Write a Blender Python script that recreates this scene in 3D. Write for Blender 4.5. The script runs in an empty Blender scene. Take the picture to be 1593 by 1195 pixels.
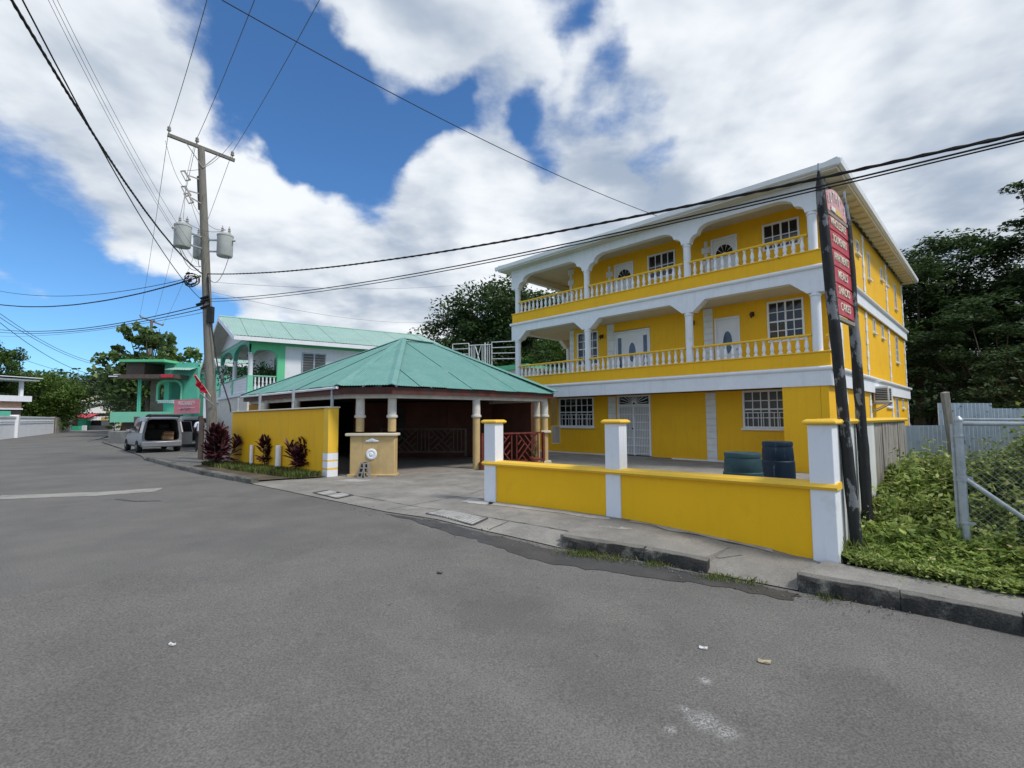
import bpy, math, random
import numpy as np
from mathutils import Vector, Matrix

random.seed(7)
rng = np.random.default_rng(11)
S = bpy.context.scene
C = S.collection
PI = math.pi
R2 = math.sqrt(.5)

# ------------------------------------------------------------------ camera
F = 764.0
PITCH = math.atan(53 / F)
ROLL = math.radians(-0.26)
EYE = 1.6
cd = bpy.data.cameras.new('camera')
cam = bpy.data.objects.new('camera', cd)
C.objects.link(cam)
cam.location = (0, 0, EYE)
cam.rotation_euler = (Matrix.Rotation(PI / 2 + PITCH, 4, 'X') @ Matrix.Rotation(ROLL, 4, 'Z')).to_euler()
cd.sensor_width = 36
cd.lens = 36 * F / 1593
cd.clip_start = .05
cd.clip_end = 3000
S.camera = cam
S.render.resolution_x, S.render.resolution_y = 1024, 768
S.view_settings.view_transform = 'Standard'
S.view_settings.look = 'None'
S.view_settings.gamma = 1
S.view_settings.use_curve_mapping = False
S.view_settings.exposure = 0.43


def ray(px, py):
    u = px - 796.5
    v = -(py - 597.5)
    c, s = math.cos(ROLL), math.sin(ROLL)
    a = (u * c - v * s) / F
    b = (u * s + v * c) / F
    return a, math.cos(PITCH) - b * math.sin(PITCH), math.sin(PITCH) + b * math.cos(PITCH)


def at(px, py, Y):
    "world point at distance Y ahead seen in direction (px, py); used to take positions off the photograph"
    a, y, w = ray(px, py)
    t = Y / y
    return Vector((a * t, Y, EYE + w * t))


def atz(px, py, z):
    a, y, w = ray(px, py)
    t = (z - EYE) / w
    return Vector((a * t, y * t, z))


# ------------------------------------------------------------------ sky and sun
SUN_EL, SUN_AZ = math.radians(52), math.radians(118)      # azimuth clockwise from +Y
W = bpy.data.worlds.new('World')
S.world = W
W.use_nodes = True
nt = W.node_tree
nt.nodes.clear()
N, L = nt.nodes, nt.links


def nd(t, **kw):
    n = N.new(t)
    for k, v in kw.items():
        if k in ('loc',):
            continue
        setattr(n, k, v)
    return n


def mth(op, a, b=None, c=None, clamp=False):
    n = nd('ShaderNodeMath', operation=op)
    n.use_clamp = clamp
    for i, x in enumerate((a, b, c)):
        if x is None:
            continue
        if isinstance(x, (int, float)):
            n.inputs[i].default_value = x
        else:
            L.new(x, n.inputs[i])
    return n.outputs[0]


sky = nd('ShaderNodeTexSky')
sky.sky_type = 'NISHITA'
sky.sun_disc = False
sky.sun_elevation = SUN_EL
sky.sun_rotation = SUN_AZ
sky.air_density = 1.0
sky.dust_density = .2
sky.ozone_density = 3.0
tc = nd('ShaderNodeTexCoord')
sep = nd('ShaderNodeSeparateXYZ')
L.new(tc.outputs['Generated'], sep.inputs[0])
zz = mth('ADD', mth('MAXIMUM', sep.outputs[2], 0.0), .22)
px_ = mth('DIVIDE', sep.outputs[0], zz)
py_ = mth('DIVIDE', sep.outputs[1], zz)
pz_ = mth('MULTIPLY', sep.outputs[2], 1.2)
comb = nd('ShaderNodeCombineXYZ')
for i, s in enumerate((px_, py_, pz_)):
    L.new(s, comb.inputs[i])
P = comb.outputs[0]


def noise(scale, detail, rough, dist=0., off=(0, 0, 0), vec=None):
    n = nd('ShaderNodeTexNoise')
    n.inputs['Scale'].default_value = scale
    n.inputs['Detail'].default_value = detail
    n.inputs['Roughness'].default_value = rough
    n.inputs['Distortion'].default_value = dist
    m = nd('ShaderNodeVectorMath', operation='ADD')
    L.new(vec or P, m.inputs[0])
    m.inputs[1].default_value = off
    L.new(m.outputs[0], n.inputs['Vector'])
    return n.outputs[0]


# warp directions a little so the cloud banks get ragged edges
wn = nd('ShaderNodeTexNoise')
wn.inputs['Scale'].default_value = 3.2
wn.inputs['Detail'].default_value = 6
L.new(tc.outputs['Generated'], wn.inputs['Vector'])
wv = nd('ShaderNodeVectorMath', operation='SUBTRACT')
L.new(wn.outputs['Color'], wv.inputs[0])
wv.inputs[1].default_value = (.5, .5, .5)
ws = nd('ShaderNodeVectorMath', operation='SCALE')
ws.inputs['Scale'].default_value = .34
L.new(wv.outputs[0], ws.inputs[0])
wa = nd('ShaderNodeVectorMath', operation='ADD')
L.new(tc.outputs['Generated'], wa.inputs[0])
L.new(ws.outputs[0], wa.inputs[1])
wnm = nd('ShaderNodeVectorMath', operation='NORMALIZE')
L.new(wa.outputs[0], wnm.inputs[0])


def blob(px, py, rad, wt):
    d = Vector(ray(px, py)).normalized()
    n = nd('ShaderNodeVectorMath', operation='DOT_PRODUCT')
    L.new(wnm.outputs[0], n.inputs[0])
    n.inputs[1].default_value = d
    m = nd('ShaderNodeMapRange', interpolation_type='SMOOTHERSTEP')
    L.new(n.outputs['Value'], m.inputs['Value'])
    m.inputs['From Min'].default_value = math.cos(math.radians(rad))
    m.inputs['From Max'].default_value = math.cos(math.radians(rad * .12))
    m.inputs['To Max'].default_value = wt
    return m.outputs[0]


def total(lst):
    s = None
    for b in lst:
        o = blob(*b)
        s = o if s is None else mth('ADD', s, o)
    return s


cover = total([(450, 130, 9, -.46), (375, 20, 8, -.42), (545, 260, 8, -.44), (620, 165, 9, -.40), (520, 190, 8, -.3), (700, 190, 5, -.2), (690, 150, 5, -.16), (400, 160, 4, -.12),
               (520, 30, 9, .10), (610, 50, 9, .16), (700, 40, 9, .2), (450, 20, 4, .04),
               (850, 200, 5, -.16), (890, 25, 6, -.30), (975, 180, 6, -.34), (1010, 225, 4, -.22), (780, 160, 6, -.26), (850, 195, 5, -.24), (925, 110, 5, -.24),
               (40, 240, 9, -.34), (110, 290, 6, -.18), (90, 500, 12, -.40), (210, 470, 9, -.30), (0, 560, 10, -.34),
               (150, 570, 10, -.42), (290, 510, 7, -.26), (250, 430, 7, -.2), (660, 265, 4, -.1),
               (120, 80, 20, .20), (300, 250, 14, .20), (380, 380, 12, .26), (850, 330, 16, .24), (1200, 160, 24, .30), (1450, 300, 20, .30),
               (760, 60, 9, .14), (620, 420, 13, .22), (30, 440, 6, .22), (880, 130, 7, .1), (560, 480, 8, .16)])
n1 = noise(2.1, 13, .62, .1, (3.1, 1.7, .4))
dens = mth('ADD', mth('MULTIPLY_ADD', n1, 1.25, -.02), cover)
mr = nd('ShaderNodeMapRange', interpolation_type='SMOOTHSTEP')
L.new(dens, mr.inputs['Value'])
mr.inputs['From Min'].default_value = .36
mr.inputs['From Max'].default_value = .76
mask = mr.outputs[0]
# cloud body: bright billows, greyer where thick
n2 = noise(2.2, 7, .50, .3, (7.3, 2.2, 5.))
n3 = noise(.9, 5, .5, .2, (1.3, 9.2, 2.))
grey = total([(1060, 140, 13, .62), (1000, 260, 10, .42), (1480, 330, 15, .75), (1330, 90, 12, .2), (560, 480, 9, .55), (420, 330, 9, .25), (660, 440, 9, .3),
              (120, 40, 14, .32), (90, 330, 9, .3), (880, 210, 5, .2), (1560, 170, 9, .3),
              (340, 260, 7, -.25), (900, 190, 6, -.3), (1180, 230, 11, -.35), (800, 390, 8, -.2), (1200, 60, 10, -.35), (450, 250, 6, -.3)])
ra = noise(2.1, 5, .5, .1, (3.1, 1.7, .4))
rb = noise(2.1, 5, .5, .1, (3.1 + .075, 1.7 - .075, .4 + .02))
relief = mth('MULTIPLY', mth('SUBTRACT', rb, ra), 5.5)
rc = noise(5.0, 4, .5, .1, (1.1, 4.7, .4))
rd = noise(5.0, 4, .5, .1, (1.1 + .04, 4.7 - .04, .4))
relief = mth('ADD', relief, mth('MULTIPLY', mth('SUBTRACT', rd, rc), 1.5))
sh = mth('ADD', mth('ADD', mth('MULTIPLY_ADD', n2, -1.7, 1.12), mth('MULTIPLY_ADD', n3, -1.2, .70)), mth('ADD', grey, relief))
shm = nd('ShaderNodeMapRange', interpolation_type='SMOOTHSTEP')
L.new(mth('ADD', mth('MULTIPLY', sh, .82), 0.), shm.inputs['Value'])
shm.inputs['From Min'].default_value = -.45
shm.inputs['From Max'].default_value = 1.75
sh = shm.outputs[0]
cm = nd('ShaderNodeMix', data_type='RGBA')
L.new(sh, cm.inputs[0])
cm.inputs[6].default_value = (7.0, 7.3, 7.6, 1)
cm.inputs[7].default_value = (2.9, 3.5, 4.4, 1)
sk = nd('ShaderNodeMix', data_type='RGBA', blend_type='MULTIPLY')
sk.inputs[0].default_value = 1
L.new(sky.outputs[0], sk.inputs[6])
sk.inputs[7].default_value = (.56, .88, 1.15, 1)
mx = nd('ShaderNodeMix', data_type='RGBA')
L.new(mask, mx.inputs[0])
L.new(sk.outputs[2], mx.inputs[6])
L.new(cm.outputs[2], mx.inputs[7])
bg = nd('ShaderNodeBackground')
bg.inputs['Strength'].default_value = .1
L.new(mx.outputs[2], bg.inputs[0])
wo = nd('ShaderNodeOutputWorld')
L.new(bg.outputs[0], wo.inputs[0])

sl = bpy.data.lights.new('sun', 'SUN')
sl.energy = 2.1
sl.angle = math.radians(12)
sl.color = (1, .93, .83)
so = bpy.data.objects.new('sun', sl)
C.objects.link(so)
sd = Vector((math.sin(SUN_AZ) * math.cos(SUN_EL), math.cos(SUN_AZ) * math.cos(SUN_EL), math.sin(SUN_EL)))
so.rotation_euler = sd.to_track_quat('Z', 'Y').to_euler()
so.location = (0, 0, 40)

# ------------------------------------------------------------------ materials
MATS = {}


def mat(name, col, rough=.75, var=.15, scale=2.5, bump=0., bscale=60., spec=.3, metal=0., col2=None, c2lo=.55, c2hi=.7, c2scale=3., speck=None, stretch=(1, 1, 1), c2rough=.65):
    m = bpy.data.materials.new(name)
    m.use_nodes = True
    t = m.node_tree
    b = t.nodes['Principled BSDF']
    b.inputs['Roughness'].default_value = rough
    b.inputs['Metallic'].default_value = metal
    b.inputs['Specular IOR Level'].default_value = spec
    tcn = t.nodes.new('ShaderNodeTexCoord')
    mp = t.nodes.new('ShaderNodeMapping')
    mp.inputs['Scale'].default_value = stretch
    t.links.new(tcn.outputs['Object'], mp.inputs[0])
    vec = mp.outputs[0]

    def nz(sc, det=6, ro=.6):
        n = t.nodes.new('ShaderNodeTexNoise')
        n.inputs['Scale'].default_value = sc
        n.inputs['Detail'].default_value = det
        n.inputs['Roughness'].default_value = ro
        t.links.new(vec, n.inputs['Vector'])
        return n.outputs[0]

    def mixc(f, a, bb, blend='MIX'):
        n = t.nodes.new('ShaderNodeMix')
        n.data_type = 'RGBA'
        n.blend_type = blend
        for i, x in ((0, f), (6, a), (7, bb)):
            if isinstance(x, (int, float)):
                n.inputs[i].default_value = x
            elif isinstance(x, tuple):
                n.inputs[i].default_value = x + (1,) if len(x) == 3 else x
            else:
                t.links.new(x, n.inputs[i])
        return n.outputs[2]

    def rng_(x, lo, hi):
        n = t.nodes.new('ShaderNodeMapRange')
        n.inputs['From Min'].default_value = lo
        n.inputs['From Max'].default_value = hi
        t.links.new(x, n.inputs['Value'])
        return n.outputs[0]
    c = mixc(rng_(nz(scale), .3, .7), tuple(x * (1 - var) for x in col), tuple(min(1, x * (1 + var)) for x in col))
    if col2:
        c = mixc(rng_(nz(c2scale, 8, c2rough), c2lo, c2hi), c, col2)
    if speck:
        c = mixc(rng_(nz(speck[0], 2, .7), .35, .65), mixc(1., c, (speck[1],) * 3, 'MULTIPLY'), mixc(1., c, (speck[2],) * 3, 'MULTIPLY'))
    t.links.new(c, b.inputs['Base Color'])
    if bump:
        bn = t.nodes.new('ShaderNodeBump')
        bn.inputs['Strength'].default_value = 1
        bn.inputs['Distance'].default_value = bump
        t.links.new(nz(bscale, 4, .6), bn.inputs['Height'])
        t.links.new(bn.outputs[0], b.inputs['Normal'])
    MATS[name] = m
    return m


def leafmat(name, c1, c2, c3=None, rough=.5, trans=.35):
    m = bpy.data.materials.new(name)
    m.use_nodes = True
    t = m.node_tree
    b = t.nodes['Principled BSDF']
    g = t.nodes.new('ShaderNodeNewGeometry')
    r = t.nodes.new('ShaderNodeValToRGB')
    e = r.color_ramp.elements
    e[0].color = c1 + (1,)
    e[1].color = c2 + (1,)
    if c3:
        q = e.new(.93)
        q.color = c2 + (1,)
        e[-1].color = c3 + (1,)
    t.links.new(g.outputs['Random Per Island'], r.inputs[0])
    n = t.nodes.new('ShaderNodeTexNoise')
    n.inputs['Scale'].default_value = .7
    tcn = t.nodes.new('ShaderNodeTexCoord')
    t.links.new(tcn.outputs['Object'], n.inputs['Vector'])
    mr_ = t.nodes.new('ShaderNodeMapRange')
    t.links.new(n.outputs[0], mr_.inputs['Value'])
    mr_.inputs['From Min'].default_value = .35
    mr_.inputs['From Max'].default_value = .65
    mr_.inputs['To Min'].default_value = .65
    mr_.inputs['To Max'].default_value = 1.35
    mm = t.nodes.new('ShaderNodeVectorMath')
    mm.operation = 'SCALE'
    t.links.new(r.outputs[0], mm.inputs[0])
    t.links.new(mr_.outputs[0], mm.inputs['Scale'])
    t.links.new(mm.outputs[0], b.inputs['Base Color'])
    b.inputs['Roughness'].default_value = rough
    b.inputs['Specular IOR Level'].default_value = .35
    tr = t.nodes.new('ShaderNodeBsdfTranslucent')
    t.links.new(mm.outputs[0], tr.inputs[0])
    ms = t.nodes.new('ShaderNodeMixShader')
    ms.inputs[0].default_value = trans
    t.links.new(b.outputs[0], ms.inputs[1])
    t.links.new(tr.outputs[0], ms.inputs[2])
    t.links.new(ms.outputs[0], t.nodes['Material Output'].inputs[0])
    MATS[name] = m
    return m


YEL = (.88, .49, .012)
M = MATS
mat('yellow_paint', YEL, .6, .05, .9, .003, 90, col2=(.70, .40, .03), c2lo=.6, c2hi=.8, c2scale=1.5)
mat('yellow_trim', (.83, .52, .05), .5, .06, 2, .002, 60)
mat('yellow_low_wall', (.88, .495, .006), .55, .04, .8, .003, 70, col2=(.74, .41, .01), c2lo=.6, c2hi=.85)
mat('white_paint', (.77, .80, .85), .6, .04, 1.2, .002, 70, col2=(.60, .61, .60), c2lo=.62, c2hi=.8, c2scale=2)  # slightly blue: the cast of skylight is mixed into the paint colour
mat('white_gloss', (.80, .82, .85), .35, .04, 3)
mat('quoin_white', (.74, .76, .77), .7, .10, 3, .004, 40)
mat('soffit_cream', (.62, .58, .46), .7, .06, 2)
mat('soffit_grey', (.55, .55, .50), .75, .1, 2)
mat('roof_pale', (.50, .58, .54), .45, .08, 1.5, spec=.4)
mat('roof_teal', (.115, .295, .262), .5, .07, .8, 0, 30, spec=.35, col2=(.155, .335, .30), c2lo=.45, c2hi=.75, c2scale=1.2)
mat('roof_mint', (.30, .47, .41), .45, .07, .8, spec=.4)
mat('green_paint', (.13, .56, .30), .6, .06, 1.5, .002)
mat('turquoise_paint', (.11, .46, .34), .65, .10, 1.5, .002)
mat('mint_paint', (.22, .60, .42), .6, .05, 2)
mat('tan_render', (.55, .40, .19), .8, .08, 3, .004, 60, col2=(.62, .50, .30), c2lo=.6, c2hi=.8, c2scale=4)
mat('cream_trim', (.68, .62, .48), .7, .08, 3)
mat('dirty_white', (.62, .60, .55), .7, .14, 4, .002, 50, col2=(.36, .33, .28), c2lo=.6, c2hi=.78, c2scale=6)
mat('fascia_brown', (.10, .030, .024), .6, .4, 3, .002, 60, col2=(.05, .045, .04), c2lo=.5, c2hi=.65, c2scale=2)
mat('screen_wood', (.16, .11, .05), .8, .2, 5)
mat('red_wood', (.15, .030, .022), .55, .25, 5, .001, 60, col2=(.26, .12, .10), c2lo=.55, c2hi=.75, c2scale=9)
mat('dark_wood', (.11, .085, .07), .7, .3, 5)
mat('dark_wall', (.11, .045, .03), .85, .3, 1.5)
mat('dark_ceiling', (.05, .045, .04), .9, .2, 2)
mat('glass_dark', (.012, .014, .018), .08, .5, .5, spec=.6)
mat('glass_blue', (.05, .09, .16), .12, .3, 3, spec=.6)
mat('curtain', (.12, .10, .08), .9, .4, 9, stretch=(12, 12, .2))
mat('glass_louvre', (.07, .07, .065), .35, .3, 6, spec=.5)
mat('black_metal', (.02, .02, .022), .5, .3, 5)
mat('galvanised', (.38, .42, .45), .45, .18, 6, .001, 50, spec=.5, metal=.35, col2=(.26, .30, .33), c2lo=.5, c2hi=.75, c2scale=14)
mat('corrugated_zinc', (.42, .47, .52), .42, .10, 1.2, spec=.5, metal=.3, col2=(.30, .33, .36), c2lo=.52, c2hi=.7, c2scale=5)
mat('corrugated_spotted', (.45, .51, .57), .45, .10, 1.2, spec=.5, metal=.3, col2=(.16, .18, .22), c2lo=.57, c2hi=.66, c2scale=9)
mat('asphalt', (.146, .142, .134), .85, .16, .45, .012, 48, spec=.25, speck=(66, .70, 1.32), col2=(.170, .164, .152), c2lo=.44, c2hi=.68, c2scale=1.1)
mat('asphalt_old', (.140, .138, .132), .88, .13, .5, .006, 90, spec=.2, speck=(95, .68, 1.35), col2=(.19, .185, .175), c2lo=.45, c2hi=.7, c2scale=2.5)
mat('damp', (.060, .060, .060), .5, .25, 2.5, .003, 90, spec=.35, speck=(90, .7, 1.3))
mat('pavement_concrete', (.275, .265, .243), .85, .22, .9, .005, 45, spec=.25, speck=(70, .80, 1.18), col2=(.185, .180, .165), c2lo=.45, c2hi=.68, c2scale=1.3, c2rough=.72)
mat('concrete_pale', (.40, .40, .39), .85, .14, 2, .003, 60, speck=(60, .88, 1.1), col2=(.27, .265, .25), c2lo=.5, c2hi=.65, c2scale=3)
mat('concrete_patch', (.31, .30, .28), .88, .16, 1.2, .004, 60, speck=(60, .8, 1.15), col2=(.2, .2, .19), c2lo=.52, c2hi=.68, c2scale=2)
mat('kerb_concrete', (.20, .195, .175), .9, .25, 2.2, .012, 16, speck=(50, .75, 1.2), col2=(.085, .085, .075), c2lo=.42, c2hi=.62, c2scale=2.2)
mat('kerb_black', (.036, .036, .034), .88, .3, 3, .016, 14, speck=(60, .7, 1.4), col2=(.13, .127, .112), c2lo=.52, c2hi=.64, c2scale=3.2, c2rough=.75)
mat('floor_concrete', (.28, .26, .235), .8, .12, 1.5, .002, 50, col2=(.18, .17, .155), c2lo=.5, c2hi=.7)
mat('block_concrete', (.26, .25, .23), .95, .15, 6, .005, 60, speck=(70, .75, 1.2))
mat('wall_weathered', (.30, .28, .25), .92, .3, 1.2, .008, 22, stretch=(5, 5, .8), col2=(.13, .12, .11), c2lo=.5, c2hi=.62, c2scale=1.6)
mat('wall_white_worn', (.62, .64, .63), .85, .12, 1.2, .004, 30, stretch=(3, 3, .7), col2=(.30, .29, .26), c2lo=.58, c2hi=.72, c2scale=2.2)
mat('earth', (.10, .08, .055), .95, .35, 1.5, .02, 12, speck=(30, .7, 1.3))
mat('ground_far', (.10, .11, .06), .95, .35, .1, .02, 3)
mat('pole_wood', (.20, .19, .165), .9, .22, 3, .006, 20, stretch=(5, 5, .35), col2=(.12, .11, .09), c2lo=.52, c2hi=.66, c2scale=3)
mat('post_black', (.022, .023, .024), .7, .3, 8, .008, 25, col2=(.20, .21, .22), c2lo=.53, c2hi=.57, c2scale=5.5, stretch=(1, 1, .45))
mat('post_bare', (.26, .25, .22), .9, .25, 5, .006, 30, stretch=(5, 5, .5))
mat('sign_red', (.46, .045, .060), .5, .10, 6, col2=(.50, .13, .14), c2lo=.52, c2hi=.75, c2scale=7)
mat('sign_pink', (.58, .22, .24), .55, .3, 5, col2=(.62, .50, .48), c2lo=.40, c2hi=.68, c2scale=9, stretch=(6, 6, .7))
mat('lettering_cream', (.72, .68, .55), .6, .2, 14)
mat('lettering_white', (.78, .76, .74), .6, .2, 14)
mat('banner_pink', (.70, .24, .28), .6, .12, 4)
mat('banner_dark', (.15, .12, .22), .6, .2, 8)
mat('flag_red', (.55, .015, .04), .7, .15, 6)
mat('transformer_grey', (.43, .45, .43), .45, .08, 4, spec=.4)
mat('insulator_grey', (.36, .33, .31), .4, .1, 8)
mat('cable_black', (.015, .015, .016), .6, .1, 2)
mat('cable_grey', (.10, .10, .11), .6, .1, 2)
mat('barrel_teal', (.030, .075, .090), .5, .18, 4, .001, 30, col2=(.07, .12, .13), c2lo=.55, c2hi=.75, c2scale=5)
mat('barrel_navy', (.012, .030, .055), .45, .2, 4, .001, 30, col2=(.22, .27, .31), c2lo=.62, c2hi=.70, c2scale=4, stretch=(4, 4, .5))
mat('terracotta', (.24, .07, .05), .8, .15, 8)
mat('ac_white', (.66, .66, .62), .5, .08, 5)
mat('car_silver', (.27, .28, .30), .3, .03, 3, spec=.6, metal=.35)
mat('car_grey', (.25, .26, .26), .35, .03, 3, spec=.6, metal=.3)
mat('rubber', (.018, .018, .018), .8, .2, 10)
mat('rim', (.35, .36, .37), .35, .1, 8, metal=.6)
mat('lamp_red', (.35, .02, .02), .25, .1, 8)
mat('lamp_clear', (.62, .60, .60), .2, .1, 8)
mat('cardboard', (.34, .20, .10), .85, .1, 6)
mat('upholstery', (.06, .055, .045), .9, .2, 6)
mat('skin', (.10, .05, .03), .6, .05, 8)
mat('hair', (.01, .01, .01), .8, .1, 20)
mat('shirt', (.62, .68, .80), .85, .06, 8)
mat('trousers', (.015, .016, .022), .85, .1, 8)
mat('bark', (.10, .085, .065), .9, .3, 3, .02, 12, stretch=(3, 3, .6))
mat('peach_paint', (.68, .42, .30), .75, .08, 1)
mat('stone_facing', (.16, .13, .11), .9, .35, 2.2, .01, 12, stretch=(1, 1, 4))
mat('awning_red', (.50, .05, .07), .6, .1, 3)
mat('board_yellow', (.62, .42, .14), .7, .1, 3)
mat('lime_paint', (.36, .58, .12), .7, .1, 3)
mat('bright_green', (.04, .36, .20), .7, .1, 3)
mat('orange_paint', (.42, .20, .03), .75, .1, 3)
mat('zinc_far', (.50, .49, .46), .6, .1, 2)
mat('litter_white', (.7, .7, .68), .8, .1, 20)
mat('litter_tan', (.42, .36, .24), .8, .2, 20)
leafmat('leaf_dark', (.022, .048, .018), (.095, .150, .048), (.24, .29, .18))
leafmat('leaf_dome', (.050, .105, .016), (.15, .24, .045))
leafmat('leaf_deep', (.022, .046, .020), (.090, .145, .052), (.20, .26, .14))
leafmat('leaf_mid', (.030, .070, .012), (.095, .165, .030))
leafmat('leaf_bright', (.10, .17, .030), (.31, .39, .10), (.40, .36, .16))
leafmat('leaf_breadfruit', (.040, .085, .022), (.16, .24, .07), (.30, .34, .12))
leafmat('weed_leaf', (.11, .17, .035), (.36, .43, .110), (.56, .50, .24))
leafmat('grass_blade', (.08, .13, .03), (.26, .31, .09), (.45, .38, .20))
leafmat('ti_leaf', (.030, .010, .014), (.13, .030, .042), trans=.25, rough=.4)
leafmat('aloe_leaf', (.09, .13, .06), (.16, .19, .09))



def after(mname, build):
    "insert extra colour work just before the base colour of a material"
    t = M[mname].node_tree
    b = t.nodes['Principled BSDF']
    src = b.inputs['Base Color'].links[0].from_socket
    t.links.new(build(t, src), b.inputs['Base Color'])


def worn_marks(t, src):
    NN, LL = t.nodes, t.links

    def m_(op, a, b=None, c=None):
        n = NN.new('ShaderNodeMath')
        n.operation = op
        for i, x in enumerate((a, b, c)):
            if x is None:
                continue
            if isinstance(x, (int, float)):
                n.inputs[i].default_value = x
            else:
                LL.new(x, n.inputs[i])
        return n.outputs[0]
    tcn = NN.new('ShaderNodeTexCoord')
    sp = NN.new('ShaderNodeSeparateXYZ')
    LL.new(tcn.outputs['Object'], sp.inputs[0])

    def nz(s, d, ro=.6):
        n = NN.new('ShaderNodeTexNoise')
        n.inputs['Scale'].default_value = s
        n.inputs['Detail'].default_value = d
        n.inputs['Roughness'].default_value = ro
        LL.new(tcn.outputs['Object'], n.inputs['Vector'])
        return n.outputs[0]

    def mixc(f, a, col):
        n = NN.new('ShaderNodeMix')
        n.data_type = 'RGBA'
        LL.new(f, n.inputs[0])
        LL.new(a, n.inputs[6])
        n.inputs[7].default_value = col + (1,)
        return n.outputs[2]

    def smooth(x, lo, hi, o0=0., o1=1.):
        n = NN.new('ShaderNodeMapRange')
        n.interpolation_type = 'SMOOTHSTEP'
        LL.new(x, n.inputs['Value'])
        n.inputs['From Min'].default_value = lo
        n.inputs['From Max'].default_value = hi
        n.inputs['To Min'].default_value = o0
        n.inputs['To Max'].default_value = o1
        return n.outputs[0]
    grain = nz(70, 3, .8)
    wob = nz(2.2, 7, .7)
    # chalky scuffs
    dmin = None
    for (x, y, r_) in ((1.38, 3.68, .07), (1.20, 3.22, .12), (1.29, 3.12, .09), (.96, 3.13, .045), (1.12, 3.34, .05)):
        dx, dy = m_('SUBTRACT', sp.outputs[0], x), m_('SUBTRACT', sp.outputs[1], y)
        d = m_('DIVIDE', m_('SQRT', m_('ADD', m_('MULTIPLY', dx, dx), m_('MULTIPLY', dy, dy))), r_)
        dmin = d if dmin is None else m_('MINIMUM', dmin, d)
    f = smooth(m_('ADD', dmin, m_('MULTIPLY_ADD', wob, 1.4, -.7)), 1.15, .1)
    f = m_('MULTIPLY', f, smooth(grain, .42, .60))
    src = mixc(m_('MULTIPLY', f, .85), src, (.42, .42, .41))
    # coarse seam between two passes of the paver
    q = m_('ADD', m_('MULTIPLY', sp.outputs[0], .61), m_('MULTIPLY', sp.outputs[1], .79))
    q = m_('ABSOLUTE', m_('ADD', m_('SUBTRACT', q, 2.70), m_('MULTIPLY_ADD', wob, .30, -.15)))
    s = m_('SUBTRACT', m_('MULTIPLY', sp.outputs[0], .79), m_('MULTIPLY', sp.outputs[1], .61))
    f = m_('MULTIPLY', smooth(q, .20, .02), m_('MULTIPLY', smooth(s, -5.0, -3.2), smooth(s, 2.2, .6)))
    f = m_('MULTIPLY', f, smooth(grain, .44, .60))
    src = mixc(m_('MULTIPLY', f, .38), src, (.24, .235, .225))
    # darker tyre-polished bands, painted shade of surface pits, oil specks
    f = smooth(nz(.38, 6, .62), .47, .62, 0, .34)
    src = mixc(f, src, (.088, .087, .084))
    f = smooth(nz(38, 2, .6), .64, .72, 0, .35)
    src = mixc(f, src, (.055, .054, .052))
    f = smooth(nz(5.5, 3, .5), .735, .76, 0, .6)
    return mixc(f, src, (.05, .05, .05))


after('asphalt', worn_marks)


def rain_streaks(col, amt, lo=.52, hi=.70):
    "faint vertical runs and blotches left by rain on render"
    def f_(t, src):
        tcn = t.nodes.new('ShaderNodeTexCoord')
        mp = t.nodes.new('ShaderNodeMapping')
        mp.inputs['Scale'].default_value = (5, 5, .35)
        t.links.new(tcn.outputs['Object'], mp.inputs[0])
        out = src
        for sc, v, a_ in ((1.6, mp.outputs[0], amt), (3.5, tcn.outputs['Object'], amt * .6)):
            n = t.nodes.new('ShaderNodeTexNoise')
            n.inputs['Scale'].default_value = sc
            n.inputs['Detail'].default_value = 8
            n.inputs['Roughness'].default_value = .7
            t.links.new(v, n.inputs['Vector'])
            r_ = t.nodes.new('ShaderNodeMapRange')
            r_.inputs['From Min'].default_value = lo
            r_.inputs['From Max'].default_value = hi
            r_.inputs['To Max'].default_value = a_
            t.links.new(n.outputs[0], r_.inputs['Value'])
            m_ = t.nodes.new('ShaderNodeMix')
            m_.data_type = 'RGBA'
            t.links.new(r_.outputs[0], m_.inputs[0])
            t.links.new(out, m_.inputs[6])
            m_.inputs[7].default_value = col + (1,)
            out = m_.outputs[2]
        return out
    return f_


after('yellow_paint', rain_streaks((.55, .31, .03), .26))
after('yellow_low_wall', rain_streaks((.60, .33, .02), .16))
after('white_paint', rain_streaks((.50, .52, .52), .28))
after('tan_render', rain_streaks((.30, .22, .12), .45))
after('roof_teal', rain_streaks((.22, .36, .33), .5, .48))
after('roof_mint', rain_streaks((.42, .52, .46), .4))

# ------------------------------------------------------------------ builders
XF = {}


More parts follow.
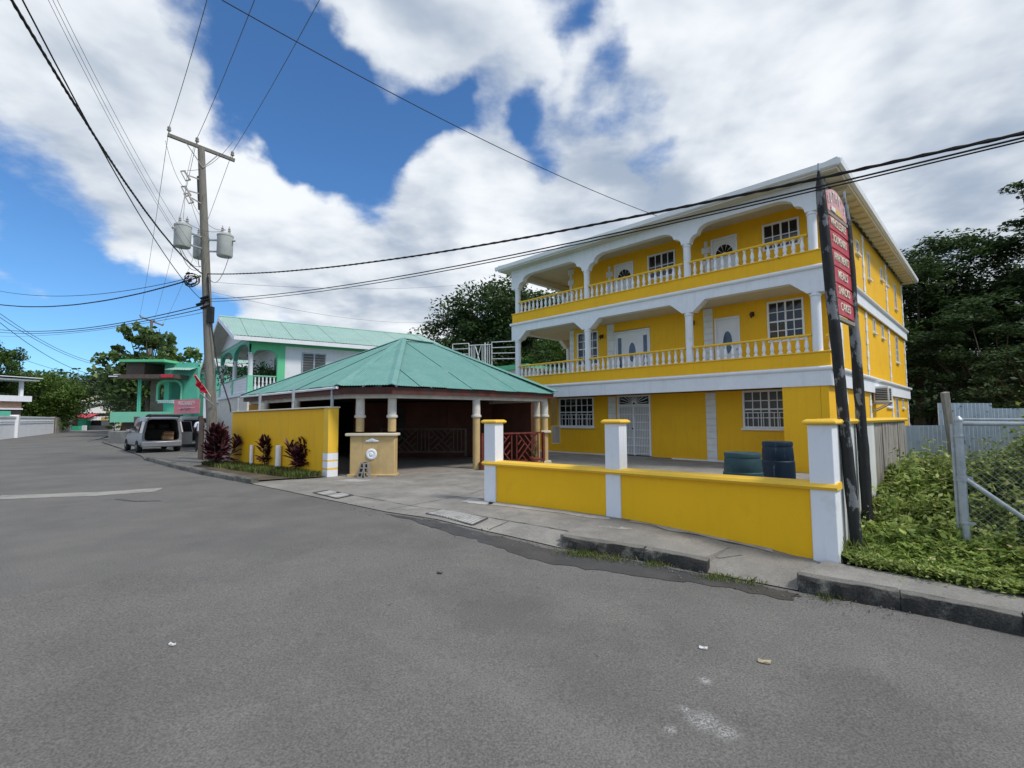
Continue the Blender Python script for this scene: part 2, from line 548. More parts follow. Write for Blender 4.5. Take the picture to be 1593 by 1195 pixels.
class MB:
    def __init__(s):
        s.v, s.f = [], []

    def add(s, vs, fs):
        o = len(s.v)
        s.v += [tuple(p) for p in vs]
        s.f += [tuple(i + o for i in q) for q in fs]
        return s

    def box(s, x0, x1, y0, y1, z0, z1):
        return s.add([(x0, y0, z0), (x1, y0, z0), (x1, y1, z0), (x0, y1, z0), (x0, y0, z1), (x1, y0, z1), (x1, y1, z1), (x0, y1, z1)],
                     [(0, 3, 2, 1), (4, 5, 6, 7), (0, 1, 5, 4), (1, 2, 6, 5), (2, 3, 7, 6), (3, 0, 4, 7)])

    def prism(s, poly, z0, z1):
        "polygon in xy; z0, z1 numbers or per-vertex lists"
        n = len(poly)
        a = z0 if isinstance(z0, (list, tuple)) else [z0] * n
        b = z1 if isinstance(z1, (list, tuple)) else [z1] * n
        return s.add([(p[0], p[1], a[i]) for i, p in enumerate(poly)] + [(p[0], p[1], b[i]) for i, p in enumerate(poly)],
                     [tuple(range(n))[::-1], tuple(range(n, 2 * n))] + [(i, (i + 1) % n, n + (i + 1) % n, n + i) for i in range(n)])

    def pxz(s, poly, y0, y1):
        "polygon in xz, extruded along y"
        n = len(poly)
        return s.add([(p[0], y0, p[1]) for p in poly] + [(p[0], y1, p[1]) for p in poly],
                     [tuple(range(n)), tuple(range(n, 2 * n))[::-1]] + [(i, n + i, n + (i + 1) % n, (i + 1) % n) for i in range(n)])

    def pyz(s, poly, x0, x1):
        n = len(poly)
        return s.add([(x0, p[0], p[1]) for p in poly] + [(x1, p[0], p[1]) for p in poly],
                     [tuple(range(n))[::-1], tuple(range(n, 2 * n))] + [(i, (i + 1) % n, n + (i + 1) % n, n + i) for i in range(n)])

    def lathe(s, cx, cy, prof, seg=12, cap=True):
        n = len(prof)
        vs = [(cx + r * math.cos(2 * PI * k / seg), cy + r * math.sin(2 * PI * k / seg), z) for r, z in prof for k in range(seg)]
        fs = [(i * seg + k, i * seg + (k + 1) % seg, (i + 1) * seg + (k + 1) % seg, (i + 1) * seg + k) for i in range(n - 1) for k in range(seg)]
        if cap:
            fs += [tuple(range(seg))[::-1], tuple(range((n - 1) * seg, n * seg))]
        return s.add(vs, fs)

    def tube(s, pts, r, seg=8, caps=True):
        pts = [Vector(p) for p in pts]
        n = len(pts)
        rr = r if isinstance(r, (list, tuple)) else [r] * n
        vs = []
        up = None
        for i, p in enumerate(pts):
            d = (pts[min(i + 1, n - 1)] - pts[max(i - 1, 0)])
            d = d.normalized() if d.length > 1e-9 else Vector((0, 0, 1))
            if up is None:
                up = Vector((0, 0, 1)) if abs(d.z) < .9 else Vector((1, 0, 0))
            a = d.cross(up).normalized()
            b = a.cross(d).normalized()
            up = b
            vs += [p + (a * math.cos(2 * PI * k / seg) + b * math.sin(2 * PI * k / seg)) * rr[i] for k in range(seg)]
        fs = [(i * seg + k, i * seg + (k + 1) % seg, (i + 1) * seg + (k + 1) % seg, (i + 1) * seg + k) for i in range(n - 1) for k in range(seg)]
        if caps:
            fs += [tuple(range(seg))[::-1], tuple(range((n - 1) * seg, n * seg))]
        return s.add(vs, fs)

    def bar(s, a, b, w, h, up=(0, 0, 1)):
        "box beam from a to b, w wide and h high"
        a, b, up = Vector(a), Vector(b), Vector(up)
        d = (b - a).normalized()
        x = d.cross(up).normalized()
        y = x.cross(d).normalized()
        vs = [p + x * i * w / 2 + y * j * h / 2 for p in (a, b) for i, j in ((-1, -1), (1, -1), (1, 1), (-1, 1))]
        return s.add(vs, [(0, 3, 2, 1), (4, 5, 6, 7), (0, 1, 5, 4), (1, 2, 6, 5), (2, 3, 7, 6), (3, 0, 4, 7)])

    def loft(s, secs, caps=(True, True), close=True):
        n = len(secs[0])
        vs = [p for q in secs for p in q]
        m = n if close else n - 1
        fs = [(i * n + k, i * n + (k + 1) % n, (i + 1) * n + (k + 1) % n, (i + 1) * n + k) for i in range(len(secs) - 1) for k in range(m)]
        if caps[0]:
            fs.append(tuple(range(n))[::-1])
        if caps[1]:
            fs.append(tuple(range((len(secs) - 1) * n, len(secs) * n)))
        return s.add(vs, fs)

    def mesh(s, name, m=None, inv=None):
        me = bpy.data.meshes.new(name)
        vs = s.v if inv is None else [tuple(inv @ Vector(p)) for p in s.v]
        me.from_pydata(vs, [], s.f)
        me.polygons.foreach_set('use_smooth', [True] * len(me.polygons))
        me.set_sharp_from_angle(angle=math.radians(35))
        if m:
            me.materials.append(M[m])
        me.update()
        return me

    def build(s, name, m, parent=None, world=False, bev=0.):
        inv = XF[parent.name].inverted() if (world and parent) else None
        me = s.mesh(name, m, inv)
        o = bpy.data.objects.new(name, me)
        C.objects.link(o)
        if parent:
            o.parent = parent
            XF[o.name] = XF[parent.name]
        else:
            XF[o.name] = Matrix.Identity(4)
        if bev:
            b = o.modifiers.new('bevel', 'BEVEL')
            b.width = bev
            b.segments = 2
            b.limit_method = 'ANGLE'
        return o


def tag(o, label=None, cat=None, group=None, kind=None):
    for k, v in (('label', label), ('category', cat), ('group', group), ('kind', kind)):
        if v:
            o[k] = v
    return o


def thing(name, label, cat, loc=(0, 0, 0), rz=0., group=None):
    o = bpy.data.objects.new(name, None)
    C.objects.link(o)
    o.location = loc
    o.rotation_euler = (0, 0, rz)
    o.empty_display_size = .2
    XF[o.name] = Matrix.Translation(Vector(loc)) @ Matrix.Rotation(rz, 4, 'Z')
    return tag(o, label, cat, group)


def inst(me, name, parent, loc, rz=0., scale=None):
    o = bpy.data.objects.new(name, me)
    C.objects.link(o)
    o.parent = parent
    o.location = loc
    o.rotation_euler = (0, 0, rz)
    if scale:
        o.scale = scale
    XF[o.name] = XF[parent.name]
    return o


def copy_tree(o, parent=None):
    c = o.copy()
    C.objects.link(c)
    XF[c.name] = XF[o.name]
    if parent:
        c.parent = parent
    for ch in [x for x in o.children]:
        copy_tree(ch, c)
    return c


def pw(K, s):
    if s <= K[0][0]:
        return K[0][1]
    for (a, b), (c, d) in zip(K, K[1:]):
        if s <= c:
            return b + (d - b) * (s - a) / (c - a)
    return K[-1][1]


KG = [(-9, 0), (-6, 0), (-4, -.03), (-1.5, -.15), (2, -.30), (8, -.45), (20, -.55)]      # pavement and yard level
KR = [(-9, 0), (-6.5, 0), (-5, -.10), (-4, -.18), (-1.5, -.30), (2, -.42), (8, -.55), (20, -.62)]   # road level


def G(x, y):
    return pw(KG, (x - y) * R2)


def GR(x, y):
    return pw(KR, (x - y) * R2)


def sheet(name, poly, zf, m, dz=0., cuts=(), kind='structure', cell=None, parent=None):
    "a polygon laid over the ground: cut along the slope breaks so that it follows the levels"
    import bmesh
    bm = bmesh.new()
    vs = [bm.verts.new((p[0], p[1], 0)) for p in poly]
    bm.faces.new(vs)
    ks = sorted({k for k, _ in KG + KR} | set(cuts))
    for k in ks:
        geom = bm.verts[:] + bm.edges[:] + bm.faces[:]
        bmesh.ops.bisect_plane(bm, geom=geom, plane_co=(k * R2, -k * R2, 0), plane_no=(R2, -R2, 0))
    bmesh.ops.triangulate(bm, faces=bm.faces[:])
    for v in bm.verts:
        v.co.z = zf(v.co.x, v.co.y) + dz
    bm.normal_update()
    for f in bm.faces:
        if f.normal.z < 0:
            f.normal_flip()
    me = bpy.data.meshes.new(name)
    bm.to_mesh(me)
    bm.free()
    me.materials.append(M[m])
    o = bpy.data.objects.new(name, me)
    C.objects.link(o)
    if parent:
        o.parent = parent
    elif kind:
        o['kind'] = kind
    return o


def ragged(poly, n=6, amp=.06, seed=1):
    r = random.Random(seed)
    out = []
    for i, p in enumerate(poly):
        q = poly[(i + 1) % len(poly)]
        for k in range(n):
            t = k / n
            x, y = p[0] + (q[0] - p[0]) * t, p[1] + (q[1] - p[1]) * t
            if k:
                x += r.uniform(-amp, amp)
                y += r.uniform(-amp, amp)
            out.append((x, y))
    return out


def corr(poly, sdir, m, parent, name='roof_sheet', pitch=.12, amp=.012, width=.8, world=True, thick=.012, gap=.012, lift=.006, down=False):
    "corrugated sheets laid side by side over a convex 3-D polygon; sdir runs along the eave"
    P_ = [Vector(p) for p in poly]
    s = Vector(sdir).normalized()
    n = Vector((0, 0, 0))
    for i in range(len(P_)):
        n += (P_[i] - P_[0]).cross(P_[(i + 1) % len(P_)] - P_[0])
    n.normalize()
    if n.z < 0 or (abs(n.z) < .01 and n.y > 0):
        n = -n
    s = (s - n * s.dot(n)).normalized()
    t = n.cross(s)
    o = P_[0]
    q = [((p - o).dot(s), (p - o).dot(t)) for p in P_]
    smin, smax = min(a for a, _ in q), max(a for a, _ in q)

    def rngt(x):
        ts = []
        for i in range(len(q)):
            (a, b), (c, d) = q[i], q[(i + 1) % len(q)]
            if (a - x) * (c - x) <= 0 and abs(a - c) > 1e-6:
                ts.append(b + (d - b) * (x - a) / (c - a))
        return (min(ts), max(ts)) if ts else None
    k = max(1, round((smax - smin) / width))
    w = (smax - smin) / k
    out = []
    for i in range(k):
        a, b = smin + i * w + gap / 2, smin + (i + 1) * w - gap / 2
        m_ = max(2, int(round((b - a) / (pitch / (8 if amp > .02 else 6)))))
        vs = []
        for j in range(m_ + 1):
            x = a + (b - a) * j / m_
            r = rngt(min(max(x, smin + 1e-4), smax - 1e-4))
            if r is None:
                continue
            h = amp * math.cos(2 * PI * x / pitch) + lift * (i % 2)
            for tt in r:
                p = o + s * x + t * tt
                vs.append(p + n * h)
        c = len(vs) // 2
        if c < 2:
            continue
        fs = [(2 * j, 2 * j + 2, 2 * j + 3, 2 * j + 1) for j in range(c - 1)]
        mb = MB().add(vs, fs)
        out.append(mb.build(name, m, parent, world=world))
    return out


def holes(mb, x0, x1, z0, z1, y, th, hs):
    "a wall in the xz plane, front face at y, thickness th going back, with rectangular openings"
    xs = sorted({x0, x1} | {h[0] for h in hs} | {h[1] for h in hs})
    zs = sorted({z0, z1} | {h[2] for h in hs} | {h[3] for h in hs})
    xs = [x for x in xs if x0 <= x <= x1]
    zs = [z for z in zs if z0 <= z <= z1]
    nx, nz = len(xs) - 1, len(zs) - 1

    def solid(i, j):
        if i < 0 or j < 0 or i >= nx or j >= nz:
            return False
        cx, cz = (xs[i] + xs[i + 1]) / 2, (zs[j] + zs[j + 1]) / 2
        return not any(h[0] < cx < h[1] and h[2] < cz < h[3] for h in hs)
    for i in range(nx):
        for j in range(nz):
            if not solid(i, j):
                continue
            a, b, c, d = xs[i], xs[i + 1], zs[j], zs[j + 1]
            mb.add([(a, y, c), (b, y, c), (b, y, d), (a, y, d)], [(0, 1, 2, 3)])
            mb.add([(a, y + th, c), (b, y + th, c), (b, y + th, d), (a, y + th, d)], [(3, 2, 1, 0)])
            if not solid(i - 1, j):
                mb.add([(a, y, c), (a, y + th, c), (a, y + th, d), (a, y, d)], [(0, 3, 2, 1)])
            if not solid(i + 1, j):
                mb.add([(b, y, c), (b, y + th, c), (b, y + th, d), (b, y, d)], [(0, 1, 2, 3)])
            if not solid(i, j - 1):
                mb.add([(a, y, c), (b, y, c), (b, y + th, c), (a, y + th, c)], [(3, 2, 1, 0)])
            if not solid(i, j + 1):
                mb.add([(a, y, d), (b, y, d), (b, y + th, d), (a, y + th, d)], [(0, 1, 2, 3)])
    return mb


_pane = {}


def window(parent, x, z0, w, h, y, cols, rows, side=None, bar=.03, fr=.06, sill=True, glass='glass_dark', mullion=True, frm='white_gloss', depth=.09, split=None, bars=False):
    """window centred on x, bottom z0, in a wall facing -y of the parent (or +x of it when side is set: then x runs along y and
    the wall plane is x = y).  > window (> pane, sill)"""
    def T(mb):
        if side:
            mb.v = [(y - (p[1] - y), p[0], p[2]) for p in mb.v]
        return mb
    f = MB()
    a, b = x - w / 2, x + w / 2
    yf, yb = y - .025, y + depth
    f.box(a, a + fr, yf, yb, z0, z0 + h).box(b - fr, b, yf, yb, z0, z0 + h)
    f.box(a + fr, b - fr, yf, yb, z0, z0 + fr).box(a + fr, b - fr, yf, yb, z0 + h - fr, z0 + h)
    ym = y + .03
    xs = [a + fr + (w - 2 * fr) * i / cols for i in range(cols + 1)]
    zs = [z0 + fr + (h - 2 * fr) * j / rows for j in range(rows + 1)]
    for i in range(1, cols):
        t = .055 if (mullion and cols % 2 == 0 and i == cols // 2) else bar
        f.box(xs[i] - t / 2, xs[i] + t / 2, ym - .01, yb, z0 + fr, z0 + h - fr)
    for j in range(1, rows):
        t = .05 if split == j else bar
        f.box(a + fr, b - fr, ym - .007, yb - .004, zs[j] - t / 2, zs[j] + t / 2)
    if bars:
        nb = 10
        for k in range(1, nb):
            xx = a + (b - a) * k / nb
            f.box(xx - .009, xx + .009, yf - .012, yf + .008, z0 + fr, z0 + h * .42)
        f.box(a + fr, b - fr, yf - .014, yf + .006, z0 + h * .40, z0 + h * .42)
    wo_ = T(f).build('window', frm, parent)
    for i in range(cols):
        for j in range(rows):
            p = MB().box(xs[i], xs[i + 1], ym + .012, ym + .022, zs[j], zs[j + 1])
            tl_ = [random.uniform(-.004, .004) for _ in range(4)]
            p.v = [(q[0], q[1] + tl_[(q[0] > xs[i] + .01) + 2 * (q[2] > zs[j] + .01)], q[2]) for q in p.v]
            T(p).build('pane', glass, wo_)
    if sill:
        T(MB().box(a - .06, b + .06, y - .09, y + .02, z0 - .07, z0 - .002)).build('sill', frm, wo_, bev=.01)
    return wo_


def wire(label, p0, p1, sag, r=.012, m='cable_black', cat='cable', over=0., group=None, name='overhead_cable', n=24, twist=False):
    p0, p1 = Vector(p0), Vector(p1)
    cu = bpy.data.curves.new(name, 'CURVE')
    cu.dimensions = '3D'
    cu.bevel_depth = r
    cu.bevel_resolution = 1
    strands = 3 if twist else 1
    for st in range(strands):
        k = n * (5 if twist else 1)
        sp = cu.splines.new('POLY')
        sp.points.add(k)
        for i in range(k + 1):
            t = (1 + over) * i / k
            p = p0.lerp(p1, t) if t <= 1 else p0 + (p1 - p0) * t
            tt = min(t, 1)
            z = p.z - 4 * sag * tt * (1 - tt) + (0 if t <= 1 else 4 * sag * (t - 1) * 1.)
            q = Vector((p.x, p.y, z))
            if twist:
                ph = 2 * PI * ((p - p0).length / .42) + st * 2 * PI / 3
                q += Vector((math.cos(ph) * .4, math.cos(ph) * .4, math.sin(ph))) * r * 1.05
            sp.points[i].co = (q.x, q.y, q.z, 1)
    cu.materials.append(M[m])
    o = bpy.data.objects.new(name, cu)
    C.objects.link(o)
    me = bpy.data.meshes.new_from_object(o.evaluated_get(bpy.context.evaluated_depsgraph_get()))
    me.name = name
    bpy.data.objects.remove(o)
    o = bpy.data.objects.new(name, me)
    C.objects.link(o)
    return tag(o, label, cat, group)


def text(body, m, parent, origin, xdir, size, name='lettering', ext=.004, sx=1., align='CENTER', up=(0, 0, 1)):
    cu = bpy.data.curves.new(name, 'FONT')
    cu.body = body
    cu.size = size
    cu.extrude = ext
    cu.offset = size * .004
    cu.align_x = align
    cu.align_y = 'CENTER'
    cu.space_character = 1.02
    cu.materials.append(M[m])
    o = bpy.data.objects.new(name, cu)
    C.objects.link(o)
    xd = Vector(xdir).normalized()
    yd = (Vector(up) - xd * Vector(up).dot(xd)).normalized()
    zd = xd.cross(yd)
    mw = Matrix((xd * sx, yd, zd)).transposed().to_4x4()
    mw.translation = Vector(origin)
    o.parent = parent
    o.matrix_local = XF[parent.name].inverted() @ mw
    # letters become plain mesh
    dg = bpy.context.evaluated_depsgraph_get()
    me = bpy.data.meshes.new_from_object(o.evaluated_get(dg))
    me.name = name
    q_ = bpy.data.objects.new(name, me)
    C.objects.link(q_)
    q_.parent = parent
    q_.matrix_local = XF[parent.name].inverted() @ mw
    bpy.data.objects.remove(o)
    q_.name = name
    return q_


def leaves(name, pts, size, m, parent=None, flat=.6, aspect=.5, kind=None, droop=0., fold=True, seed=3, world=True):
    "leaf-shaped faces at the points (n,3); flat: how much they lie level"
    r = np.random.default_rng(seed)
    n = len(pts)
    th = r.uniform(0, 2 * PI, n)
    tilt = r.normal(0, 1, n) * (1 - flat) * 1.2 - droop
    d = np.stack([np.cos(th) * np.cos(tilt), np.sin(th) * np.cos(tilt), np.sin(tilt)], 1)
    roll = r.normal(0, 1, n) * (1 - flat) * 1.2
    h = np.stack([-np.sin(th), np.cos(th), np.zeros(n)], 1)
    u = np.cross(h, d)
    sd_ = h * np.cos(roll)[:, None] + u * np.sin(roll)[:, None]
    nn = np.cross(sd_, d)
    sz = (size * r.uniform(.6, 1.3, n))[:, None]
    a = pts - d * sz * .5
    c = pts + d * sz * .5
    mid = pts - nn * sz * (.08 if fold else 0)
    b = mid + sd_ * sz * aspect * .5 + nn * sz * .06
    e = mid - sd_ * sz * aspect * .5 + nn * sz * .06
    V = np.stack([a, b, c, e], 1).reshape(-1, 3)
    if parent is not None and world:
        mi = np.array(XF[parent.name].inverted())
        V = V @ mi[:3, :3].T + mi[:3, 3]
    me = bpy.data.meshes.new(name)
    me.vertices.add(4 * n)
    me.vertices.foreach_set('co', V.astype(np.float32).ravel())
    me.loops.add(4 * n)
    me.loops.foreach_set('vertex_index', np.arange(4 * n, dtype=np.int32))
    me.polygons.add(n)
    me.polygons.foreach_set('loop_start', np.arange(0, 4 * n, 4, dtype=np.int32))
    me.update(calc_edges=True)
    me.materials.append(M[m])
    o = bpy.data.objects.new(name, me)
    C.objects.link(o)
    if parent:
        o.parent = parent
    if kind:
        o['kind'] = kind
    return o


def tree(label, base, h, crown, m='leaf_dark', n=9000, leaf=.3, flat=.65, name='tree', cat='tree', group=None, trunk=.25, seed=1, clumps=60, aspect=.5, layered=.45, spread=1., droop=.1, twigs=True, gaps=1.):
    """crown: list of (x, y, z, rx, ry, rz) ellipsoids in world space; leaves gather in flattened sprays spread through the volume,
    with limbs running from the trunk to the sprays"""
    r = np.random.default_rng(seed)
    base = Vector(base)
    t = thing(name, label, cat, base, 0, group)
    E_ = np.array(crown, float)
    vol = E_[:, 3] * E_[:, 4] * E_[:, 5]
    idx = r.choice(len(E_), clumps, p=vol / vol.sum())
    dv = r.normal(0, 1, (clumps, 3))
    dv /= np.linalg.norm(dv, axis=1)[:, None]
    rad = r.uniform(.35, 1., clumps) ** .5
    cc = E_[idx, :3] + dv * rad[:, None] * E_[idx, 3:]
    cs = np.mean(E_[:, 3:], axis=1)[idx] * r.uniform(.22, .42, clumps) * spread
    k = r.integers(0, clumps, n)
    dd = r.normal(0, 1, (n, 3))
    dd /= np.linalg.norm(dd, axis=1)[:, None]
    rr = r.uniform(0, 1, n)[:, None] ** .4
    p = cc[k] + dd * rr * cs[k][:, None] * np.array([1, 1, layered])
    p[:, 2] -= (np.abs(dd[:, 0]) + np.abs(dd[:, 1])) * rr[:, 0] * cs[k] * droop
    p[:, 2] = np.maximum(p[:, 2], base.z + .1)
    leaves('crown', p, leaf, m, t, flat=flat, seed=seed, aspect=aspect)
    mb = MB()
    top = Vector(np.average(E_[:, :3], axis=0, weights=vol))
    low = min(e[2] - e[5] for e in crown)
    fork = Vector((base.x + (top.x - base.x) * .4, base.y + (top.y - base.y) * .4, max(base.z + .5, min(low + .8, base.z + h * .45))))
    mb.tube([base - Vector((0, 0, .3)), base.lerp(fork, .5) + Vector((trunk * .4, 0, 0)), fork], [trunk * 1.15, trunk * .9, trunk * .75], 8)
    if twigs:
        for i in range(0, clumps, max(1, clumps // 26)):
            q = Vector(cc[i])
            md = fork.lerp(q, .5) + Vector((0, 0, -.06 * (q - fork).length))
            mb.tube([fork, md, q], [trunk * .5, trunk * .26, trunk * .07], 5, caps=False)
    mb.build('trunk', 'bark', t, world=True)
    return t

# ================================================================== THE GROUND
E_PX = [(-30, 34.5), (-21.5, 27.2), (-16.2, 21.6), (-14.58, 19.64), (-9.16, 14.51), (-6.34, 12.19), (-3.47, 9.69), (-2.17, 8.55), (-.35, 7.35), (.63, 6.76), (1.65, 6.38), (2.29, 5.97), (3.09, 5.48),
        (3.84, 5.02), (4.53, 4.5), (8.5, 1.2), (14, -4)]
gm = MB()
xs_ = [-900, -160, -60, -20, 0, 20, 60, 160, 900]
gp = [(-900, -300), (900, -300), (900, 1400), (-900, 1400)]
sheet('ground', gp, lambda x, y: GR(x, y), 'ground_far', dz=-.10)
road = [(14, -4), (14, -30), (-70, -30), (-140, 60), (-140, 120), (-74, 130), (-52, 66), (-31, 36)] + E_PX[1:-1]
sheet('road', road, GR, 'asphalt')
# yard / pavement: one concrete apron that follows the kerb line and runs back under the buildings
apron = E_PX[5:10] + [(1.65, 6.38), (2.29, 5.97), (3.09, 5.48), (3.5, 5.9), (4.1, 6.4), (8.6, 10.9), (22, 24), (6, 40), (-12, 30), (-13.4, 22), (-9.9, 17.3), (-5, 13.6), (-7.1, 13.1)]


def GA(x, y):
    # the apron meets the road at its edge and rises to yard level within 1.3 m
    d = min((math.hypot(x - a[0] - (b[0] - a[0]) * t, y - a[1] - (b[1] - a[1]) * t)
             for a, b in zip(E_PX[5:14], E_PX[6:14]) for t in [max(0, min(1, ((x - a[0]) * (b[0] - a[0]) + (y - a[1]) * (b[1] - a[1])) / ((b[0] - a[0]) ** 2 + (b[1] - a[1]) ** 2)))]))
    k = min(1, d / 1.0)
    return GR(x, y) + (G(x, y) - GR(x, y)) * k


def grid_sheet(name, poly, zf, m, step, dz=0., kind='structure'):
    import bmesh
    bm = bmesh.new()
    bm.faces.new([bm.verts.new((p[0], p[1], 0)) for p in poly])
    x0, x1 = min(p[0] for p in poly), max(p[0] for p in poly)
    y0, y1 = min(p[1] for p in poly), max(p[1] for p in poly)
    x = x0 + step
    while x < x1:
        bmesh.ops.bisect_plane(bm, geom=bm.verts[:] + bm.edges[:] + bm.faces[:], plane_co=(x, 0, 0), plane_no=(1, 0, 0))
        x += step
    y = y0 + step
    while y < y1:
        bmesh.ops.bisect_plane(bm, geom=bm.verts[:] + bm.edges[:] + bm.faces[:], plane_co=(0, y, 0), plane_no=(0, 1, 0))
        y += step
    bmesh.ops.triangulate(bm, faces=bm.faces[:])
    for v in bm.verts:
        v.co.z = zf(v.co.x, v.co.y) + dz
    bm.normal_update()
    for f in bm.faces:
        if f.normal.z < 0:
            f.normal_flip()
        f.smooth = True
    me = bpy.data.meshes.new(name)
    bm.to_mesh(me)
    bm.free()
    me.materials.append(M[m])
    o = bpy.data.objects.new(name, me)
    C.objects.link(o)
    if kind:
        o['kind'] = kind
    return o


grid_sheet('driveway', apron, GA, 'pavement_concrete', .35, dz=.012)
# older lighter concrete pours and patches on the apron
for i, pl in enumerate([[(-1.0, 9.5), (-.45, 9.1), (-.35, 9.35), (-.8, 9.9)], [(-.5, 9.2), (1.5, 7.9), (1.62, 8.05), (-.38, 9.5)], [(1.8, 7.75), (3.3, 6.4), (3.40, 6.5), (1.9, 7.87)],
                        [(-4.6, 12.7), (-3.9, 12.5), (-3.5, 12.9), (-4.3, 13.1)], [(1.2, 7.35), (1.6, 7.2), (1.75, 7.35), (1.3, 7.5)]]):
    grid_sheet('concrete_patch', ragged(pl, 6, .05, i), GA, 'concrete_pale', .4, dz=.017)
sheet('road_patch', ragged([(-10.6, 10.1), (-10.94, 10.62), (-9.22, 11.02), (-8.23, 11.69), (-7.95, 11.1), (-8.76, 10.5)], 5, .05, 4), GR, 'concrete_patch', dz=.005)
# damp strip in the gutter
damp = [(-2.2, 8.45), (-1.3, 7.9), (-.45, 7.3), (.6, 6.66), (1.6, 6.28), (2.25, 5.88), (3.05, 5.38), (2.9, 5.2), (2.1, 5.6), (1.3, 5.85), (.5, 6.1), (-.1, 6.6), (-.6, 7.0), (-1.3, 7.55)]
sheet('gutter_damp', ragged(damp, 7, .05, 7), GR, 'damp', dz=.006)
sheet('road_crack', ragged([(-8.0, 10.0), (-7.4, 9.75), (-6.9, 9.8), (-6.95, 9.86), (-7.4, 9.83), (-7.95, 10.06)], 4, .02, 8), GR, 'damp', dz=.0055)
# joints and cracks in the apron
def joint(pts, w, seed):
    q_ = random.Random(seed)
    run = []
    for a, b in zip(pts, pts[1:]):
        k = max(2, int(math.hypot(b[0] - a[0], b[1] - a[1]) / .12))
        run += [(a[0] + (b[0] - a[0]) * i / k + q_.uniform(-w, w) * .8, a[1] + (b[1] - a[1]) * i / k + q_.uniform(-w, w) * .8) for i in range(k)]
    run.append(pts[-1])
    vs, fs = [], []
    for i, p in enumerate(run):
        a, b = run[max(0, i - 1)], run[min(len(run) - 1, i + 1)]
        l_ = math.hypot(b[0] - a[0], b[1] - a[1]) or 1
        nx, ny = -(b[1] - a[1]) / l_, (b[0] - a[0]) / l_
        ww = w * q_.uniform(.4, 1.2)
        for s_ in (1, -1):
            x, y = p[0] + nx * ww * s_, p[1] + ny * ww * s_
            vs.append((x, y, GA(x, y) + .0185))
    for i in range(len(run) - 1):
        fs.append((2 * i, 2 * i + 1, 2 * i + 3, 2 * i + 2))
    o = MB().add(vs, fs).build('pavement_joint', 'damp')
    o['kind'] = 'structure'


joint([(-3.6, 10.6), (-1.75, 9.0), (-.05, 7.85), (1.0, 7.2), (1.9, 6.85)], .010, 1)
joint([(-2.2, 8.7), (-.9, 10.4), (-.1, 12.5)], .007, 2)
joint([(-.05, 7.85), (-.35, 7.4)], .008, 3)
joint([(-4.9, 11.4), (-3.2, 12.9), (-1.5, 14.2)], .007, 4)
joint([(2.05, 6.8), (2.6, 6.3), (2.9, 6.35)], .006, 5)
joint([(-3.0, 12.6), (-2.4, 11.9), (-1.6, 12.1), (-1.0, 11.3)], .006, 6)
# dirt verge between kerb and yellow wall, parking apron further left
verge = [(-14.58, 19.64), (-9.16, 14.51), (-6.34, 12.19), (-7.1, 13.1), (-5.0, 13.6), (-9.7, 17.2), (-12, 22), (-14, 29), (-24, 37.5), (-30, 36), (-21.5, 27.2), (-16.2, 21.6)]
sheet('parking_apron', verge, GR, 'asphalt_old', dz=.03)
sheet('verge_earth', ragged([(-6.5, 12.6), (-5.1, 13.5), (-9.55, 17.0), (-10.9, 18.0), (-10.7, 16.4), (-8.8, 14.9)], 4, .07, 3), GR, 'earth', dz=.05)
# kerbs, built as lengths of concrete
def kerb(name, pts, w, h, m, zf, ends=0., seg=1.1, back=None, kind='structure'):
    pts = [Vector((p[0], p[1])) for p in pts]
    run = []
    for a, b in zip(pts, pts[1:]):
        k = max(1, round((b - a).length / seg))
        run += [a.lerp(b, i / k) for i in range(k)]
    run.append(pts[-1])
    r = random.Random(5)
    for i, (a, b) in enumerate(zip(run, run[1:])):
        d = (b - a).normalized()
        n = Vector((-d.y, d.x))
        if n.y < 0:
            n = -n
        a2, b2 = a + d * .0015, b - d * .0015
        hh = [h * r.uniform(.95, 1.05) for _ in range(2)]
        mb = MB()
        secs = []
        kk = 11
        for j in range(kk + 1):
            p = a2.lerp(b2, j / kk)
            z = zf(p.x, p.y)
            H = hh[0] + (hh[1] - hh[0]) * j / kk
            o = [r.uniform(-.022, .022) for _ in range(4)]
            secs.append([(p.x - n.x * o[0], p.y - n.y * o[0], z - .08), (p.x + n.x * (.01 + o[1]), p.y + n.y * (.01 + o[1]), z + H * .8 + o[2] * .6), (p.x + n.x * .035, p.y + n.y * .035, z + H + o[3] * .3),
                         (p.x + n.x * w, p.y + n.y * w, z + H), (p.x + n.x * w, p.y + n.y * w, z - .08)])
        mb.loft(secs)
        ob = mb.build(name, m, None)
        ob['kind'] = kind
        if m == 'kerb_black':
            tp_ = MB().loft([[(q[2][0] + n.x * .012, q[2][1] + n.y * .012, q[2][2] - .004), (q[2][0] + n.x * .02, q[2][1] + n.y * .02, q[2][2] + .004), (q[3][0] + n.x * .02, q[3][1] + n.y * .02, q[3][2] + .005), (q[3][0] + n.x * .02, q[3][1] + n.y * .02, q[3][2] - .02)] for q in secs])
            tp_.build('kerb_top', 'kerb_concrete', ob)


kerb('kerb', [(-14.58, 19.64), (-11.7, 16.85), (-9.16, 14.51), (-6.5, 12.3)], .2, .13, 'kerb_concrete', GR)
kerb('kerb', [(.66, 6.75), (1.65, 6.34), (2.29, 5.93)], .17, .145, 'kerb_black', GR, seg=.85)
kerb('kerb', [(3.09, 5.46), (3.84, 5.0), (4.53, 4.48), (8.5, 1.2)], .16, .165, 'kerb_black', GR, seg=1.3)
kerb('kerb', [(-24, 31.5), (-27.5, 34.6)], .3, .2, 'kerb_concrete', GR)
